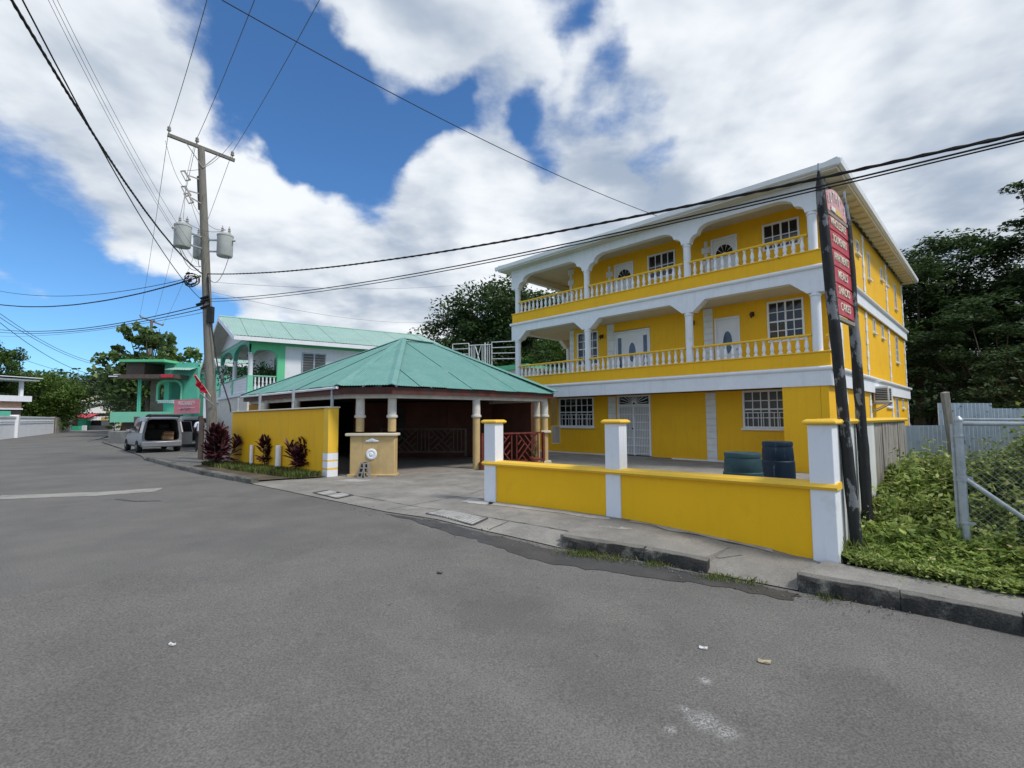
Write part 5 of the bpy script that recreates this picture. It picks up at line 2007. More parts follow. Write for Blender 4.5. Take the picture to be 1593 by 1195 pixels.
hang(ins[0] - Vector((.05, .1, .6)), cuts[1], .35)
hang(ins[1] - Vector((0, .1, .3)), cuts[0], -.15)
hang(ins[2] + Vector((.1, -.2, .3)), cuts[0] + Vector((0, 0, .2)), .35)
hang(cuts[0], trp[0] + Vector((0, 0, .65)), -.15)
hang(cuts[1], trp[1] + Vector((0, 0, .65)), .1)
hang(cuts[2], trp[2] + Vector((0, 0, .65)), .4)
hang(trp[0] + Vector((0, 0, .62)), trp[2] + Vector((0, 0, .62)), .22)
hang(trp[2] + Vector((.3, 0, .2)), up_(6.9) + Vector((.15, -.1, 0)), .75, .012)
hang(trp[0] + Vector((-.3, 0, .2)), up_(7.2) + Vector((-.2, -.1, 0)), .5, .012)
hang(trp[0] + Vector((-.1, 0, -.3)), up_(7.3) + Vector((-.15, -.1, 0)), .25, .012)
hang(trp[1] + Vector((0, -.2, -.3)), up_(7.3) + Vector((-.1, -.15, 0)), .2, .012)
r = random.Random(3)
cc_ = up_(6.75) + Vector((-.42, -.2, 0))
for k in range(7):
    rad, ph = r.uniform(.16, .34), r.uniform(0, 6)
    pts = [cc_ + Vector((rad * math.cos(ph + j * .45), r.uniform(-.05, .05), rad * .9 * math.sin(ph + j * .45))) for j in range(13)]
    MB().tube(pts, .013, 4, caps=False).build('coil', 'cable_black', UP, world=True)
for k in range(5):
    p = cc_ + Vector((r.uniform(-.35, .1), 0, r.uniform(-.3, .25)))
    MB().tube([p, p + Vector((.12, 0, .05))], .035, 6).build('connector', 'cable_black', UP, world=True)
for k in range(4):
    p = up_(5.75 + .12 * k) + Vector((r.uniform(-.18, .1), -.16, 0))
    MB().tube([p + Vector((-.12, 0, -.05)), p + Vector((.18, 0, .05))], .05, 8).build('splice_box', 'cable_black', UP, world=True)
MB().box(up_(5.4).x + .08, up_(5.4).x + .28, up_(5.4).y - .2, up_(5.4).y - .05, 5.15, 5.75).build('junction_box', 'black_metal', UP, world=True)
MB().tube([up_(6.9) + Vector((.15, -.15, 0)), up_(5) + Vector((.22, -.16, 0)), up_(3.4) + Vector((.4, -.15, 0)), Vector((-9.85, 17.15, 2.1)), Vector((-9.78, 17.1, 1.85))], .022, 6).build('riser_cable', 'cable_black', UP, world=True)

# overhead lines
G1, G2, G3, G4 = 'high voltage wires on the crossarms', 'service cables from the utility pole', 'thin telephone wires', 'wires to the houses on the left'
far_i = [at(218, 489, 50), at(240, 497, 50.8), at(254, 503, 51.6)]
near_px = [(322, 0), (396, 0), (497, 0)]
for k in range(3):
    q = atz(*near_px[k], 11.6)
    pos = ['left', 'middle', 'right'][k]
    wire(f'thin power wire running overhead from the {pos} insulator of the utility pole toward the viewer', ins[k], q, .10, .009, 'cable_grey', 'wire', over=.5, group=G1)
    wire(f'thin power wire running from the {pos} insulator of the utility pole to the far pole', ins[k], far_i[k], .7, .009, 'cable_grey', 'wire', group=G1)
A1, A2 = up_(7.05), up_(5.9)
wire('thick twisted cable rising from the pole to the top left corner', A1 + Vector((-.12, -.1, .0)), atz(18, 0, 6.9), .42, .015, over=.4, group=G2, twist=True)
wire('second black cable rising to the top left, ending lower on the pole', A2 + Vector((-.12, -.1, .1)), atz(35, 0, 6.6), .42, .011, over=.4, group=G2)
for k, (px, q, a) in enumerate(((75, (300, 402), 'leftmost'), (82, (306, 408), 'middle'), (89, (310, 398), 'rightmost'))):
    wire(f'fine wire rising steeply to the upper left, {a} of the close trio', at(q[0], q[1], 18), atz(px, 0, 9.5), .3, .005, 'cable_grey', 'wire', over=.4, group=G3)
wire('thick twisted cable crossing in front of the yellow house above the two plain ones', A1, at(1593, 207, 4.9), .42, .0125, over=.5, group=G2, twist=True)
wire('upper of the two plain black cables crossing the front of the yellow house', up_(6.08), at(1593, 214, 4.8), .36, .011, over=.5, group=G2)
wire('lower of the two plain black cables crossing the front of the yellow house', up_(5.98), at(1593, 219, 4.85), .36, .009, over=.5, group=G2)
wire('long thin cable curving from the top of the sky down to the yellow house roof', at(345, 0, 8.6), HN + Vector((-3.4, 3.9, 8.95)), .30, .010, over=0., group=G2)
wire('thin line dropping from the sign post toward the side wall of the yellow house', at(1210, 400, 14.6), at(1372, 585, 20.5), .1, .008, group=G2)
wire('upper cable running left from the pole out of view', A1 + Vector((-.2, 0, -.05)), at(0, 453, 26), .5, .012, group=G4)
wire('twisted cable running left from the pole, just below the upper one', A1 + Vector((-.2, 0, -.1)), at(0, 474, 26), .5, .016, group=G4, twist=True)
wire('top one of three lower cables running left from the pole', A2, at(0, 513, 30), .45, .018, group=G4)
wire('middle one of three lower cables running left from the pole', A2 - Vector((0, 0, .15)), at(0, 517, 31), .4, .016, group=G4)
wire('bottom one of three lower cables running left from the pole', A2 - Vector((0, 0, .3)), at(0, 523, 34), .3, .009, 'cable_grey', group=G4)
wire('faint telephone wire from the pole to the trees behind the shelter', up_(6.75), at(800, 432, 34), .5, .006, 'cable_grey', 'wire', group=G3)
wire('faint telephone wire running over the green house roof', up_(6.4), at(690, 500, 36), .5, .006, 'cable_grey', 'wire', group=G3)
for k, ((a, b, Ya), (c, d, Yc), s) in enumerate((((0, 488, 34), (195, 566, 62), 1.2), ((0, 494, 34), (190, 571, 62), 1.0), ((0, 502, 30), (200, 579, 62), 1.6), ((0, 545, 46), (200, 590, 66), .8))):
    wire(['uppermost', 'second', 'third', 'lowest'][k] + ' of the cables sagging over the far road on the left', at(a, b, Ya), at(c, d, Yc), s, .018, 'cable_black', 'cable', group='cables over the far road')

# second pole
p2 = at(236, 500, 50.7)
T2 = thing('utility_pole', 'distant utility pole with a crossarm rising out of the breadfruit tree', 'utility pole', (p2.x, p2.y, 0))
MB().tube([(p2.x, p2.y, -.2), (p2.x, p2.y, p2.z + .1)], [.2, .14], 10).build('pole', 'pole_wood', T2, world=True)
MB().bar(far_i[0] - Vector((0, 0, .25)), far_i[2] - Vector((0, 0, .25)), .12, .13).build('crossarm', 'pole_wood', T2, world=True)
for q in far_i:
    MB().lathe(q.x, q.y, [(.04, q.z - .2), (.09, q.z - .1), (.05, q.z)], 8).build('insulator', 'insulator_grey', T2, world=True)

# lamp flag on the pole
FL = thing('flag', 'red flag furled on a short pale staff fixed to the utility pole', 'flag', up_(2.7))
p0, p1 = at(328, 617, 17.6), at(305, 584, 17.1)
MB().tube([p0, p1], .018, 8).build('staff', 'cream_trim', FL, world=True)
mb = MB()
sec = []
for k in range(13):
    u = k / 12
    p = at(323, 611, 17.45).lerp(at(305, 582, 17.1), u)
    w = .04 + .075 * math.sin(PI * min(1, u * 1.1)) * (1 - .25 * u)
    drop = Vector((-.5, -.05, -.35)).normalized()
    sec.append([p + Vector((.01, 0, .01)), p + drop * w + Vector((0, -.05 * math.sin(k * 1.9), 0)), p + drop * w * 1.9 + Vector((0, .06 * math.cos(k * 1.4), .01))])
mb.loft(sec, caps=(False, False), close=False)
mb.build('cloth', 'flag_red', FL, world=True)
MB().bar(at(332, 630, 17.7), at(311, 612, 17.2), .05, .03).build('bracket', 'galvanised', UP, world=True)
# meter boxes behind the pole
ub = thing('utility_box', 'pale grey meter box on a dark post just left of the utility pole', 'box', (-11.95, 18.4, 0))
q = at(318, 625, 19.5)
MB().box(q.x + .02, q.x + .22, 19.4, 19.7, 1.65, 2.75).build('box', 'white_paint', ub, world=True, bev=.01)
MB().box(q.x - .12, q.x + .04, 19.4, 19.55, -.1, 1.75).build('post', 'dark_wood', ub, world=True)
for k in range(9):
    MB().box(q.x + .08, q.x + .32, 19.42, 19.62, .05 + k * .16, .19 + k * .16).build('block', 'block_concrete', ub, world=True)

# ================================================================== GREEN HOUSE
s3 = Vector((.83, .558, 0)).normalized()
f3 = Vector((-.635, .772, 0)).normalized()
G0 = Vector((-12.95, 24.0, 0))


def gable_house(label, o, L_, Wd, z2, ze, zr, nb, wall_b, name='green_house', cat='house', roofm='roof_mint', group=None, sidewin=True, over=.55):
    T = thing(name, label, cat, o, 0, group)
    P_ = lambda a, b, z: (o.x + s3.x * a + f3.x * b, o.y + s3.y * a + f3.y * b, z)

    def blk(a0, a1, b0, b1, z0, z1, nm, m, par=None, bev=0):
        c = [P_(a0, b0, 0), P_(a1, b0, 0), P_(a1, b1, 0), P_(a0, b1, 0)]
        return MB().prism([(p[0], p[1]) for p in c], z0, z1).build(nm, m, par or T, world=True, bev=bev)
    blk(.0, L_, 0, Wd, -.2, z2 - .15, 'wall', wall_b)
    blk(-.1, L_, -.1, Wd + .1, z2 - .149, z2, 'floor_slab', 'white_paint', bev=.01)
    bd = 1.65                                  # veranda depth
    # upper side wall from the veranda back
    blk(bd, L_, .02, .2, z2 + .001, ze - .3, 'side_wall', 'white_paint')
    blk(bd, L_, Wd - .2, Wd, z2, ze - .3, 'side_wall', 'white_paint')
    blk(bd, bd + .2, .2, Wd - .2, z2, ze - .05, 'inner_wall', 'white_paint')
    blk(L_ - .2, L_, .2, Wd - .2, z2, ze - .05, 'back_wall', 'white_paint')
    blk(bd - .35, bd + .0, -.02, .18, z2, ze - .3, 'corner_pier', 'green_paint')
    blk(0, L_, -.03, .17, ze - .3, ze + .05, 'green_band', 'green_paint')
    blk(.0, bd, .18, Wd - .01, ze - .1, ze - .05, 'ceiling', 'soffit_grey')
    zsill = z2 + .85
    for b in [k * Wd / nb for k in range(nb + 1)]:
        b_ = min(max(b, .12), Wd - .12)
        c = P_(.12, b_, 0)
        MB().lathe(c[0], c[1], [(.11, zsill if 0 < b < Wd else zsill), (.11, zsill + 1.05), (.13, zsill + 1.08), (.13, zsill + 1.13)], 12).build('column', 'white_paint', T, world=True)
    # arched beams over the front bays and over the first side bay
    def arch(fa, fb, zs, ztp, th, m):
        A_, B_ = Vector(fa), Vector(fb)
        d = (B_ - A_)
        ln = d.length
        d.normalize()
        nrm = Vector((-d.y, d.x, 0)) * th / 2
        k = 14
        prof = [(0, zs)]
        for j in range(k + 1):
            t = PI * j / k
            xx = .14 + (ln - .28) * (1 - math.cos(t)) / 2
            zz2 = zs + (ztp - .25 - zs) * math.sin(t) ** .75
            prof.append((xx, zz2))
        prof.append((ln, zs))
        vs, fs = [], []
        for xx, z_ in prof:
            q_ = A_ + d * xx
            for zz3 in (z_, ztp):
                for sgn in (-1, 1):
                    vs.append((q_.x + nrm.x * sgn, q_.y + nrm.y * sgn, zz3))
        for j in range(len(prof) - 1):
            a = 4 * j
            fs += [(a, a + 4, a + 6, a + 2), (a + 1, a + 3, a + 7, a + 5), (a, a + 1, a + 5, a + 4)]
        MB().add(vs, fs).build('arch', m, T, world=True)
    for i in range(nb):
        b0, b1 = i * Wd / nb, (i + 1) * Wd / nb
        arch(P_(.12, b0 + .0, 0), P_(.12, b1, 0), zsill + 1.05, ze + .1, .2, 'turquoise_paint')
    arch(P_(.12, .1, 0), P_(bd - .3, .1, 0), zsill + 1.05, ze - .301, .2, 'green_paint')
    # parapet with siding at the front, green posts, turned balusters on the side
    for i in range(nb):
        b0, b1 = i * Wd / nb + .12, (i + 1) * Wd / nb - .12
        for k in range(5):
            blk(.05 - .012 * (k % 1), .12, b0, b1, z2 + .05 + k * .15, z2 + .19 + k * .15, 'siding_board', 'white_paint')
        blk(.0, .2, b0 - .12, b1 + .12, zsill - .05, zsill, 'rail', 'mint_paint')
    for b in [k * Wd / nb for k in range(nb + 1)]:
        b_ = min(max(b, .12), Wd - .12)
        blk(-.01, .23, b_ - .115, b_ + .115, z2, zsill - .051, 'post', 'mint_paint')
    blk(.24, bd - .36, .02, .18, zsill - .05, zsill, 'rail', 'mint_paint')
    bm_ = MB().lathe(0, 0, [(.06, 0), (.035, .08), (.07, .25), (.03, .45), (.05, .55), (.035, .65), (.06, .78)], 8).mesh('baluster', 'white_gloss')
    for k in range(6):
        c = P_(.34 + k * (bd - .8) / 5, .1, z2 + .01)
        inst(bm_, 'baluster', T, Vector(c) - Vector(o))
    # gable wall and roof
    hw = Wd / 2
    g = [P_(.02, -.0, ze + .1), P_(.02, Wd, ze + .1), P_(.02, hw, zr - .12)]
    g2 = [P_(.2, -.0, ze + .1), P_(.2, Wd, ze + .1), P_(.2, hw, zr - .12)]
    MB().loft([g, g2]).build('gable', 'white_paint', T, world=True)
    ev = over
    sl_ = (zr - ze - .2) / hw
    zo = ze + .2 - sl_ * ev
    r0, r1 = P_(-.75, hw, zr), P_(L_ + .3, hw, zr)
    for sgn, b in ((-1, -ev), (1, Wd + ev)):
        e0, e1 = P_(-.75, b, zo), P_(L_ + .3, b, zo)
        corr([e0, e1, r1, r0], tuple(s3), roofm, T, pitch=.15, amp=.012, width=1.0)
        # rake boards and eave fascia, soffit under the sheets
        MB().bar(Vector(e0) - Vector((0, 0, .13)), Vector(r0) - Vector((0, 0, .13)), .05, .22).build('rake_board', 'white_gloss', T, world=True)
        MB().bar(Vector(e0) - Vector((0, 0, .13)), Vector(e1) - Vector((0, 0, .13)), .05, .20).build('fascia', 'white_gloss', T, world=True)
        dn = Vector((0, 0, -.07))
        MB().loft([[Vector(e0) + dn, Vector(e0) + dn * 1.5, Vector(r0) + dn * 1.5, Vector(r0) + dn], [Vector(e1) + dn, Vector(e1) + dn * 1.5, Vector(r1) + dn * 1.5, Vector(r1) + dn]]).build('soffit', 'soffit_grey', T, world=True)
    MB().tube([Vector(r0) + Vector((0, 0, .02)), Vector(r1) + Vector((0, 0, .02))], .05, 6).build('ridge_cap', roofm, T, world=True)
    if sidewin:
        # louvred window in the side wall
        for (a0, a1, z0, z1) in sidewin:
            fr = blk(a0, a1, -.04, .019, z0, z1, 'window', 'galvanised')
            mid = (a0 + a1) / 2
            for (u, v) in ((a0 + .06, mid - .04), (mid + .04, a1 - .06)):
                nl = 8
                for k in range(nl):
                    zz4 = z0 + .06 + (z1 - z0 - .12) * k / nl
                    blk(u, v, -.055, -.041, zz4 + .01, zz4 + (z1 - z0 - .12) / nl - .01, 'pane', 'glass_louvre', fr)
    # doors behind the veranda
    for b, w in ((1.2, .8), (4.2, .9)):
        d_ = blk(bd - .03, bd - .001, b, b + w, z2, z2 + 2.0, 'door', 'green_paint')
        blk(bd - .045, bd - .031, b + .1, b + w - .1, z2 + .9, z2 + 1.85, 'pane', 'glass_louvre', d_)
    return T


gable_house('green and white house with arched veranda and pale green gable roof, nearer the shelter', G0, 10.9, 8.0, 2.92, 5.62, 7.25, 2, 'dirty_white', sidewin=[(2.45, 3.65, 3.85, 5.06)])
G1_ = G0 + f3 * 11.0 + s3 * .9
gable_house('second green gabled house with arched veranda, seen left of the utility pole', Vector((G1_.x, G1_.y, 0)), 9, 6.2, 2.92, 5.4, 7.0, 2, 'dirty_white', sidewin=[])
MB_ = MB()
# plants in the veranda
tv = thing('hanging_plants', 'leafy house plants in the veranda of the green house', 'plants', G0 + s3 * 1.0 + f3 * .8 + Vector((0, 0, 3.0)))
pp = rng.normal(0, 1, (900, 3)) * np.array([.35, .35, .30]) + np.array([G0.x + s3.x * 1.3 + f3.x * 2.0, G0.y + s3.y * 1.3 + f3.y * 2.0, 3.9])
leaves('foliage', pp, .16, 'leaf_mid', tv, flat=.3, seed=4)
pp = rng.normal(0, 1, (1200, 3)) * np.array([.9, .9, .35]) + np.array([G0.x + s3.x * 1.0 + f3.x * 5.5, G0.y + s3.y * 1.0 + f3.y * 5.5, 4.2])
leaves('foliage', pp, .16, 'leaf_mid', tv, flat=.3, seed=5)

# flat-roofed building with white railing, between shelter roof and yellow house
RT = thing('railed_building', 'flat roofed green edged building with a white metal roof railing', 'building', (-2, 34, 0))
a, b = Vector((-4.3, 36.3)), Vector((.6, 31.4))
bk = Vector((5, 5))
c_q = [a, b, b + bk, a + bk]
MB().prism([v.to_tuple() for v in c_q], -.1, 4.75).build('wall', 'soffit_grey', RT, world=True)
q = [a + Vector((-.3, -.3)), b + Vector((.3, -.4)), b + bk, a + bk]
MB().prism([v.to_tuple() for v in q], 4.751, 5.05).build('roof_slab', 'green_paint', RT, world=True)
rz0, rz1 = 5.05, 6.7
P_ = lambda k, z: (a.x + (b.x - a.x) * k - .1, a.y + (b.y - a.y) * k - .1, z)
z_t = lambda k: 7.1 - .55 * k
for k in (0, .27, .52, .62, .95):
    MB().tube([P_(k, 5.0), P_(k, z_t(k))], .035, 6).build('post', 'white_gloss', RT, world=True)
for j in range(4):
    for u, v in ((0, .27), (.62, .95)):
        MB().tube([P_(u, z_t(u) - j * .38), P_(v, z_t(v) - j * .38)], .028, 6).build('rail', 'white_gloss', RT, world=True)
MB().tube([P_(.27, z_t(.27) - .15), P_(.62, z_t(.62) - .15)], .03, 6).build('rail', 'white_gloss', RT, world=True)
for k in range(12):
    u = .28 + k * .028
    if 3 < k < 7:
        continue
    MB().tube([P_(u, 5.1), P_(u, z_t(u) - .15)], .022, 5).build('bar', 'white_gloss', RT, world=True)
for s_ in (1, -1):
    MB().tube([P_(.37, 5.2 if s_ > 0 else z_t(.37) - .2), P_(.46, z_t(.46) - .2 if s_ > 0 else 5.2)], .03, 5).build('bar', 'white_gloss', RT, world=True)
MB().box(-3.75, -3.35, 35.4, 35.8, 5.05, 5.7).build('vent', 'cream_trim', RT, world=True)

# ================================================================== TURQUOISE BUILDING
TB = thing('turquoise_building', 'turquoise two storey building with stone faced wall and round cornered balcony opening', 'building', (-27, 39, 0))
Y = 39.0
X = lambda px: (px - 796.5) / 764 * Y
Z = lambda py: EYE + (652.5 - py) / 764 * Y * 1.005
wl = MB()
holes(wl, X(254), X(306), 0, Z(564), Y, .3, [(X(262), X(281), Z(622), Z(594))])
wl.build('wall', 'turquoise_paint', TB, world=True)
wl = MB()
holes(wl, X(233.5), X(254) - .001, 0, Z(590), Y - .02, .3, [(X(246), X(254) + .02, Z(622), Z(594))])
wl.build('stone_wall', 'stone_facing', TB, world=True)
MB().box(X(246), X(281), Y + 1.6, Y + 1.7, Z(625), Z(590)).build('inner_wall', 'turquoise_paint', TB, world=True)
op = []
cx0, cx1, z0_, z1_ = X(246), X(281), Z(622), Z(594)
rr_ = .55
for (ccx, ccz, a0) in ((cx1 - rr_, z1_ - rr_, 0), (cx0 + rr_, z1_ - rr_, PI / 2)):
    for k in range(6):
        t = a0 + PI / 2 * k / 5
        op.append((ccx + rr_ * math.cos(t), ccz + rr_ * math.sin(t)))
fr_o = [(cx1 + .15, z0_ - .1)] + [(p[0] + (.15 if p[0] > (cx0 + cx1) / 2 else -.15), p[1] + .15) for p in op] + [(cx0 - .15, z0_ - .1)]
fr_i = [(cx1 - .02, z0_ - .1)] + op + [(cx0 + .02, z0_ - .1)]
vs = [(p[0], Y - .08, p[1]) for p in fr_o] + [(p[0], Y - .08, p[1]) for p in fr_i] + [(p[0], Y + .1, p[1]) for p in fr_i]
n = len(fr_o)
MB().add(vs, [(i, i + 1, n + i + 1, n + i) for i in range(n - 1)] + [(n + i, n + i + 1, 2 * n + i + 1, 2 * n + i) for i in range(n - 1)]).build('surround', 'mint_paint', TB, world=True)
for k in range(12):
    x = cx0 + (cx1 - cx0) * (k + .5) / 12
    MB().lathe(x, Y - .06, [(.09, Z(627)), (.05, Z(625.5)), (.1, Z(623.5)), (.06, Z(622))], 6).build('baluster', 'white_gloss', TB, world=True)
MB().box(X(236), X(306), Y + 1.75, Y + 8, 0, Z(566)).build('body', 'turquoise_paint', TB, world=True)
MB().box(X(206), X(292), Y - 1.6, Y + 1, Z(591), Z(585)).build('canopy', 'dark_wood', TB, world=True)
MB().box(X(272), X(289), Y - 1.7, Y - 1.61, Z(590), Z(585)).build('canopy_rust', 'awning_red', TB, world=True)
MB().box(X(206), X(234), Y - .8, Y + 6, Z(584.9), Z(566)).build('loft', 'dark_wood', TB, world=True)
MB().box(X(204), X(272), Y - 1.4, Y + 8, Z(565.5), Z(562)).build('roof_edge', 'green_paint', TB, world=True)
corr([(X(270), Y - 1.2, Z(577)), (X(307), Y - 1.2, Z(579)), (X(300), Y + 3, Z(559)), (X(266), Y + 3, Z(559))], (1, 0, 0), 'roof_mint', TB, pitch=.2, amp=.015, width=1.0)
for x in (228, 230.5):
    MB().box(X(x), X(x) + .1, Y - 1, Y - .9, Z(644), Z(590)).build('post', 'turquoise_paint', TB, world=True)
MB().box(X(212), X(300), Y - 2.5, Y - .03, Z(656), Z(641)).build('parapet', 'mint_paint', TB, world=True)
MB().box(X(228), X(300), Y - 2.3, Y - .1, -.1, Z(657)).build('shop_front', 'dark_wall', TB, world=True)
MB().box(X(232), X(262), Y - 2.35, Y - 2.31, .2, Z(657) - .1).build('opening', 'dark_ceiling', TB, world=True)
MB().box(X(303.5), X(308), Y - 4, Y - 3.4, -.1, Z(648)).build('pillar', 'lime_paint', TB, world=True)
MB().box(X(189), X(206), Y - 1.4, Y - 1.3, Z(588), Z(586.5)).box(X(196), X(206), Y - 1.4, Y - 1.3, Z(585), Z(584)).build('lamp_arm', 'white_gloss', TB, world=True)
# pink banner
PB = thing('banner', 'pink shop banner hung on the turquoise building behind the parked cars', 'banner', at(290, 632, 33))
a_, b_ = at(271, 622, 33.2), at(310, 643, 32.4)
w_ = MB()
w_.add([(a_.x, a_.y, a_.z), (b_.x, b_.y, a_.z + .02), (b_.x, b_.y, b_.z), (a_.x, a_.y, b_.z), (a_.x, a_.y + .05, a_.z), (b_.x, b_.y + .05, a_.z + .02), (b_.x, b_.y + .05, b_.z), (a_.x, a_.y + .05, b_.z)],
       [(0, 3, 2, 1), (4, 5, 6, 7), (0, 1, 5, 4), (1, 2, 6, 5), (2, 3, 7, 6), (3, 0, 4, 7)]).build('sheet', 'banner_pink', PB, world=True)
cen = (a_ + b_) / 2
xd = Vector((b_.x - a_.x, b_.y - a_.y, 0)).normalized()
text("BUTTERFLY'S", 'lettering_white', PB, Vector((cen.x, cen.y - .03, a_.z - .22)), xd, .26)
for k in range(8):
    MB().bar(cen - xd * .62 + xd * k * .15 + Vector((0, -.02, .15)), cen - xd * .52 + xd * k * .15 + Vector((0, -.02, .15)), .01, .09).build('lettering', 'lettering_white', PB, world=True)
MB().bar(cen - xd * .8 + Vector((0, -.02, -.12)), cen + xd * .75 + Vector((0, -.02, -.08)), .01, .03).build('stripe', 'lettering_white', PB, world=True)
for k in range(6):
    MB().bar(cen - xd * (.5 - k * .16) + Vector((0, -.025, -.26 + .05 * (k % 3))), cen - xd * (.42 - k * .16) + Vector((0, -.025, -.1 - .04 * (k % 2))), .01, .06).build('drawing', 'banner_dark', PB, world=True)
# rough block wall and dark post beside the van
for lab, pts, z, m_ in (('low rough stone wall beside the parked silver van', [(-24.4, 33.2), (-22.3, 32.4), (-22.1, 32.8), (-24.2, 33.6)], 1.75, 'block_concrete'),
                        ('low concrete retaining block at the road corner left of the van', [(-27.2, 33.2), (-24.6, 32.3), (-24.2, 32.9), (-26.6, 34.0)], .85, 'pavement_concrete')):
    t = tag(MB().prism(pts, -.1, z).build('low_wall', m_, bev=.04), lab, 'wall')
tag(MB().box(-24.75, -24.5, 32.2, 32.4, -.1, 1.8).build('wooden_post', 'dark_wood'), 'short dark wooden post at the corner left of the van', 'post')

# ================================================================== VEHICLES
def wheel(parent, x, y, r=.31, w=.2):
    a = MB().lathe(0, 0, [(r * .62, -w / 2), (r * .95, -w / 2), (r, -w / 2 + .03), (r, w / 2 - .03), (r * .95, w / 2), (r * .62, w / 2)], 20)
    a.v = [(x + p[2], y + p[0], p[1] + r) for p in a.v]
    o = a.build('wheel', 'rubber', parent)
    b = MB().lathe(0, 0, [(.05, -w / 2 - .01), (r * .3, -w / 2 + .0), (r * .55, -w / 2 + .03), (r * .62, -w / 2 + .005), (r * .62, w / 2 - .005), (r * .55, w / 2 - .03), (r * .3, w / 2), (.05, w / 2 + .01)], 20)
    b.v = [(x + p[2], y + p[0], p[1] + r) for p in b.v]
    b.build('rim', 'rim', o)


def car_section(y, wb, zb, zs, wr, zr, k=.10):
    "half-rounded body section at y: width wb up to shoulder zs, roof width wr at zr"
    return [(-wb + k, y, zb), (-wb, y, zb + k), (-wb, y, zs - .12), (-wb + .03, y, zs), (-wr - .04, y, zr - .16), (-wr + .06, y, zr - .02), (-wr + .25, y, zr),
            (wr - .25, y, zr), (wr - .06, y, zr - .02), (wr + .04, y, zr - .16), (wb - .03, y, zs), (wb, y, zs - .12), (wb, y, zb + k), (wb - k, y, zb)]


hd = Vector((-.72, .69, 0)).normalized()
vloc = Vector((-16.85, 23.75, 0))
rzv = math.atan2(-hd.x, hd.y)
VN = thing('parked_van', 'silver people carrier with its tailgate open and boxes in the back', 'van', vloc, rzv, None)
secs = [car_section(-.02, .80, .42, .95, .66, 1.62), car_section(.12, .84, .34, .96, .68, 1.70), car_section(.9, .86, .28, .96, .70, 1.74), car_section(2.2, .86, .28, .94, .68, 1.72), car_section(3.1, .85, .28, .92, .60, 1.52),
        car_section(3.35, .85, .28, .90, .55, 1.20), car_section(3.7, .84, .28, .84, .50, .93), car_section(4.2, .74, .30, .72, .46, .78), car_section(4.38, .60, .35, .60, .40, .62)]
body = MB().loft(secs, caps=(False, True))
# rear frame round the load opening
oo = secs[0]
inn_ = [(p[0] * .86, .0, .60 + (p[2] - .42) * .86) for p in oo]
inn2 = [(p[0], 1.9, p[2]) for p in inn_]
body.loft([oo, inn_], caps=(False, False))
body.build('body', 'car_silver', VN)
MB().loft([inn_, inn2], caps=(False, True)).build('load_space', 'upholstery', VN)
MB().box(-.80, .80, -.14, .10, .30, .58).build('bumper', 'car_silver', VN, bev=.05)
MB().box(-.62, .62, 1.25, 1.4, .6, 1.15).box(-.55, -.08, 1.25, 1.38, 1.15, 1.38).box(.08, .55, 1.25, 1.38, 1.15, 1.38).build('seat', 'upholstery', VN, bev=.04)
tg = MB()
tgs = []
for u in range(5):
    y = .05 - u * .26
    z = 1.73 + .05 * math.sin(u) + u * .02
    tgs.append([(-.68 + .02 * u, y, z), (-.68 + .02 * u, y, z + .05), (.68 - .02 * u, y, z + .05), (.68 - .02 * u, y, z)])
tg.loft(tgs)
tgo = tg.build('tailgate', 'black_metal', VN)
MB().box(-.5, .5, -.75, -.12, 1.735, 1.742).build('pane', 'glass_dark', tgo)
for s in (-1, 1):
    MB().loft([[(s * .86, .02, .98), (s * .79, -.03, .98), (s * .69, -.03, 1.5), (s * .76, .03, 1.5)], [(s * .875, .16, .98), (s * .875, .16, .98), (s * .78, .16, 1.5), (s * .78, .16, 1.5)]]).build('tail_light', 'lamp_clear', VN)
    MB().tube([(s * .60, .02, 1.60), (s * .58, -.55, 1.74)], .012, 5).build('gas_strut', 'black_metal', VN)
    MB().add([(s * .872, .45, 1.0), (s * .862, 2.9, .98), (s * .70, 2.75, 1.48), (s * .762, .5, 1.55), (s * .86, .45, 1.0), (s * .85, 2.9, .98), (s * .69, 2.75, 1.48), (s * .75, .5, 1.55)],
             [(0, 1, 2, 3), (4, 7, 6, 5), (0, 3, 7, 4), (1, 5, 6, 2), (0, 4, 5, 1), (3, 2, 6, 7)]).build('side_window', 'glass_dark', VN)
    MB().box(s * .87 - .09, s * .87 + .09, 2.95, 3.05, .95, 1.1).build('mirror', 'car_silver', VN, bev=.02)
    for y in (.75, 3.55):
        wheel(VN, s * .78, y)
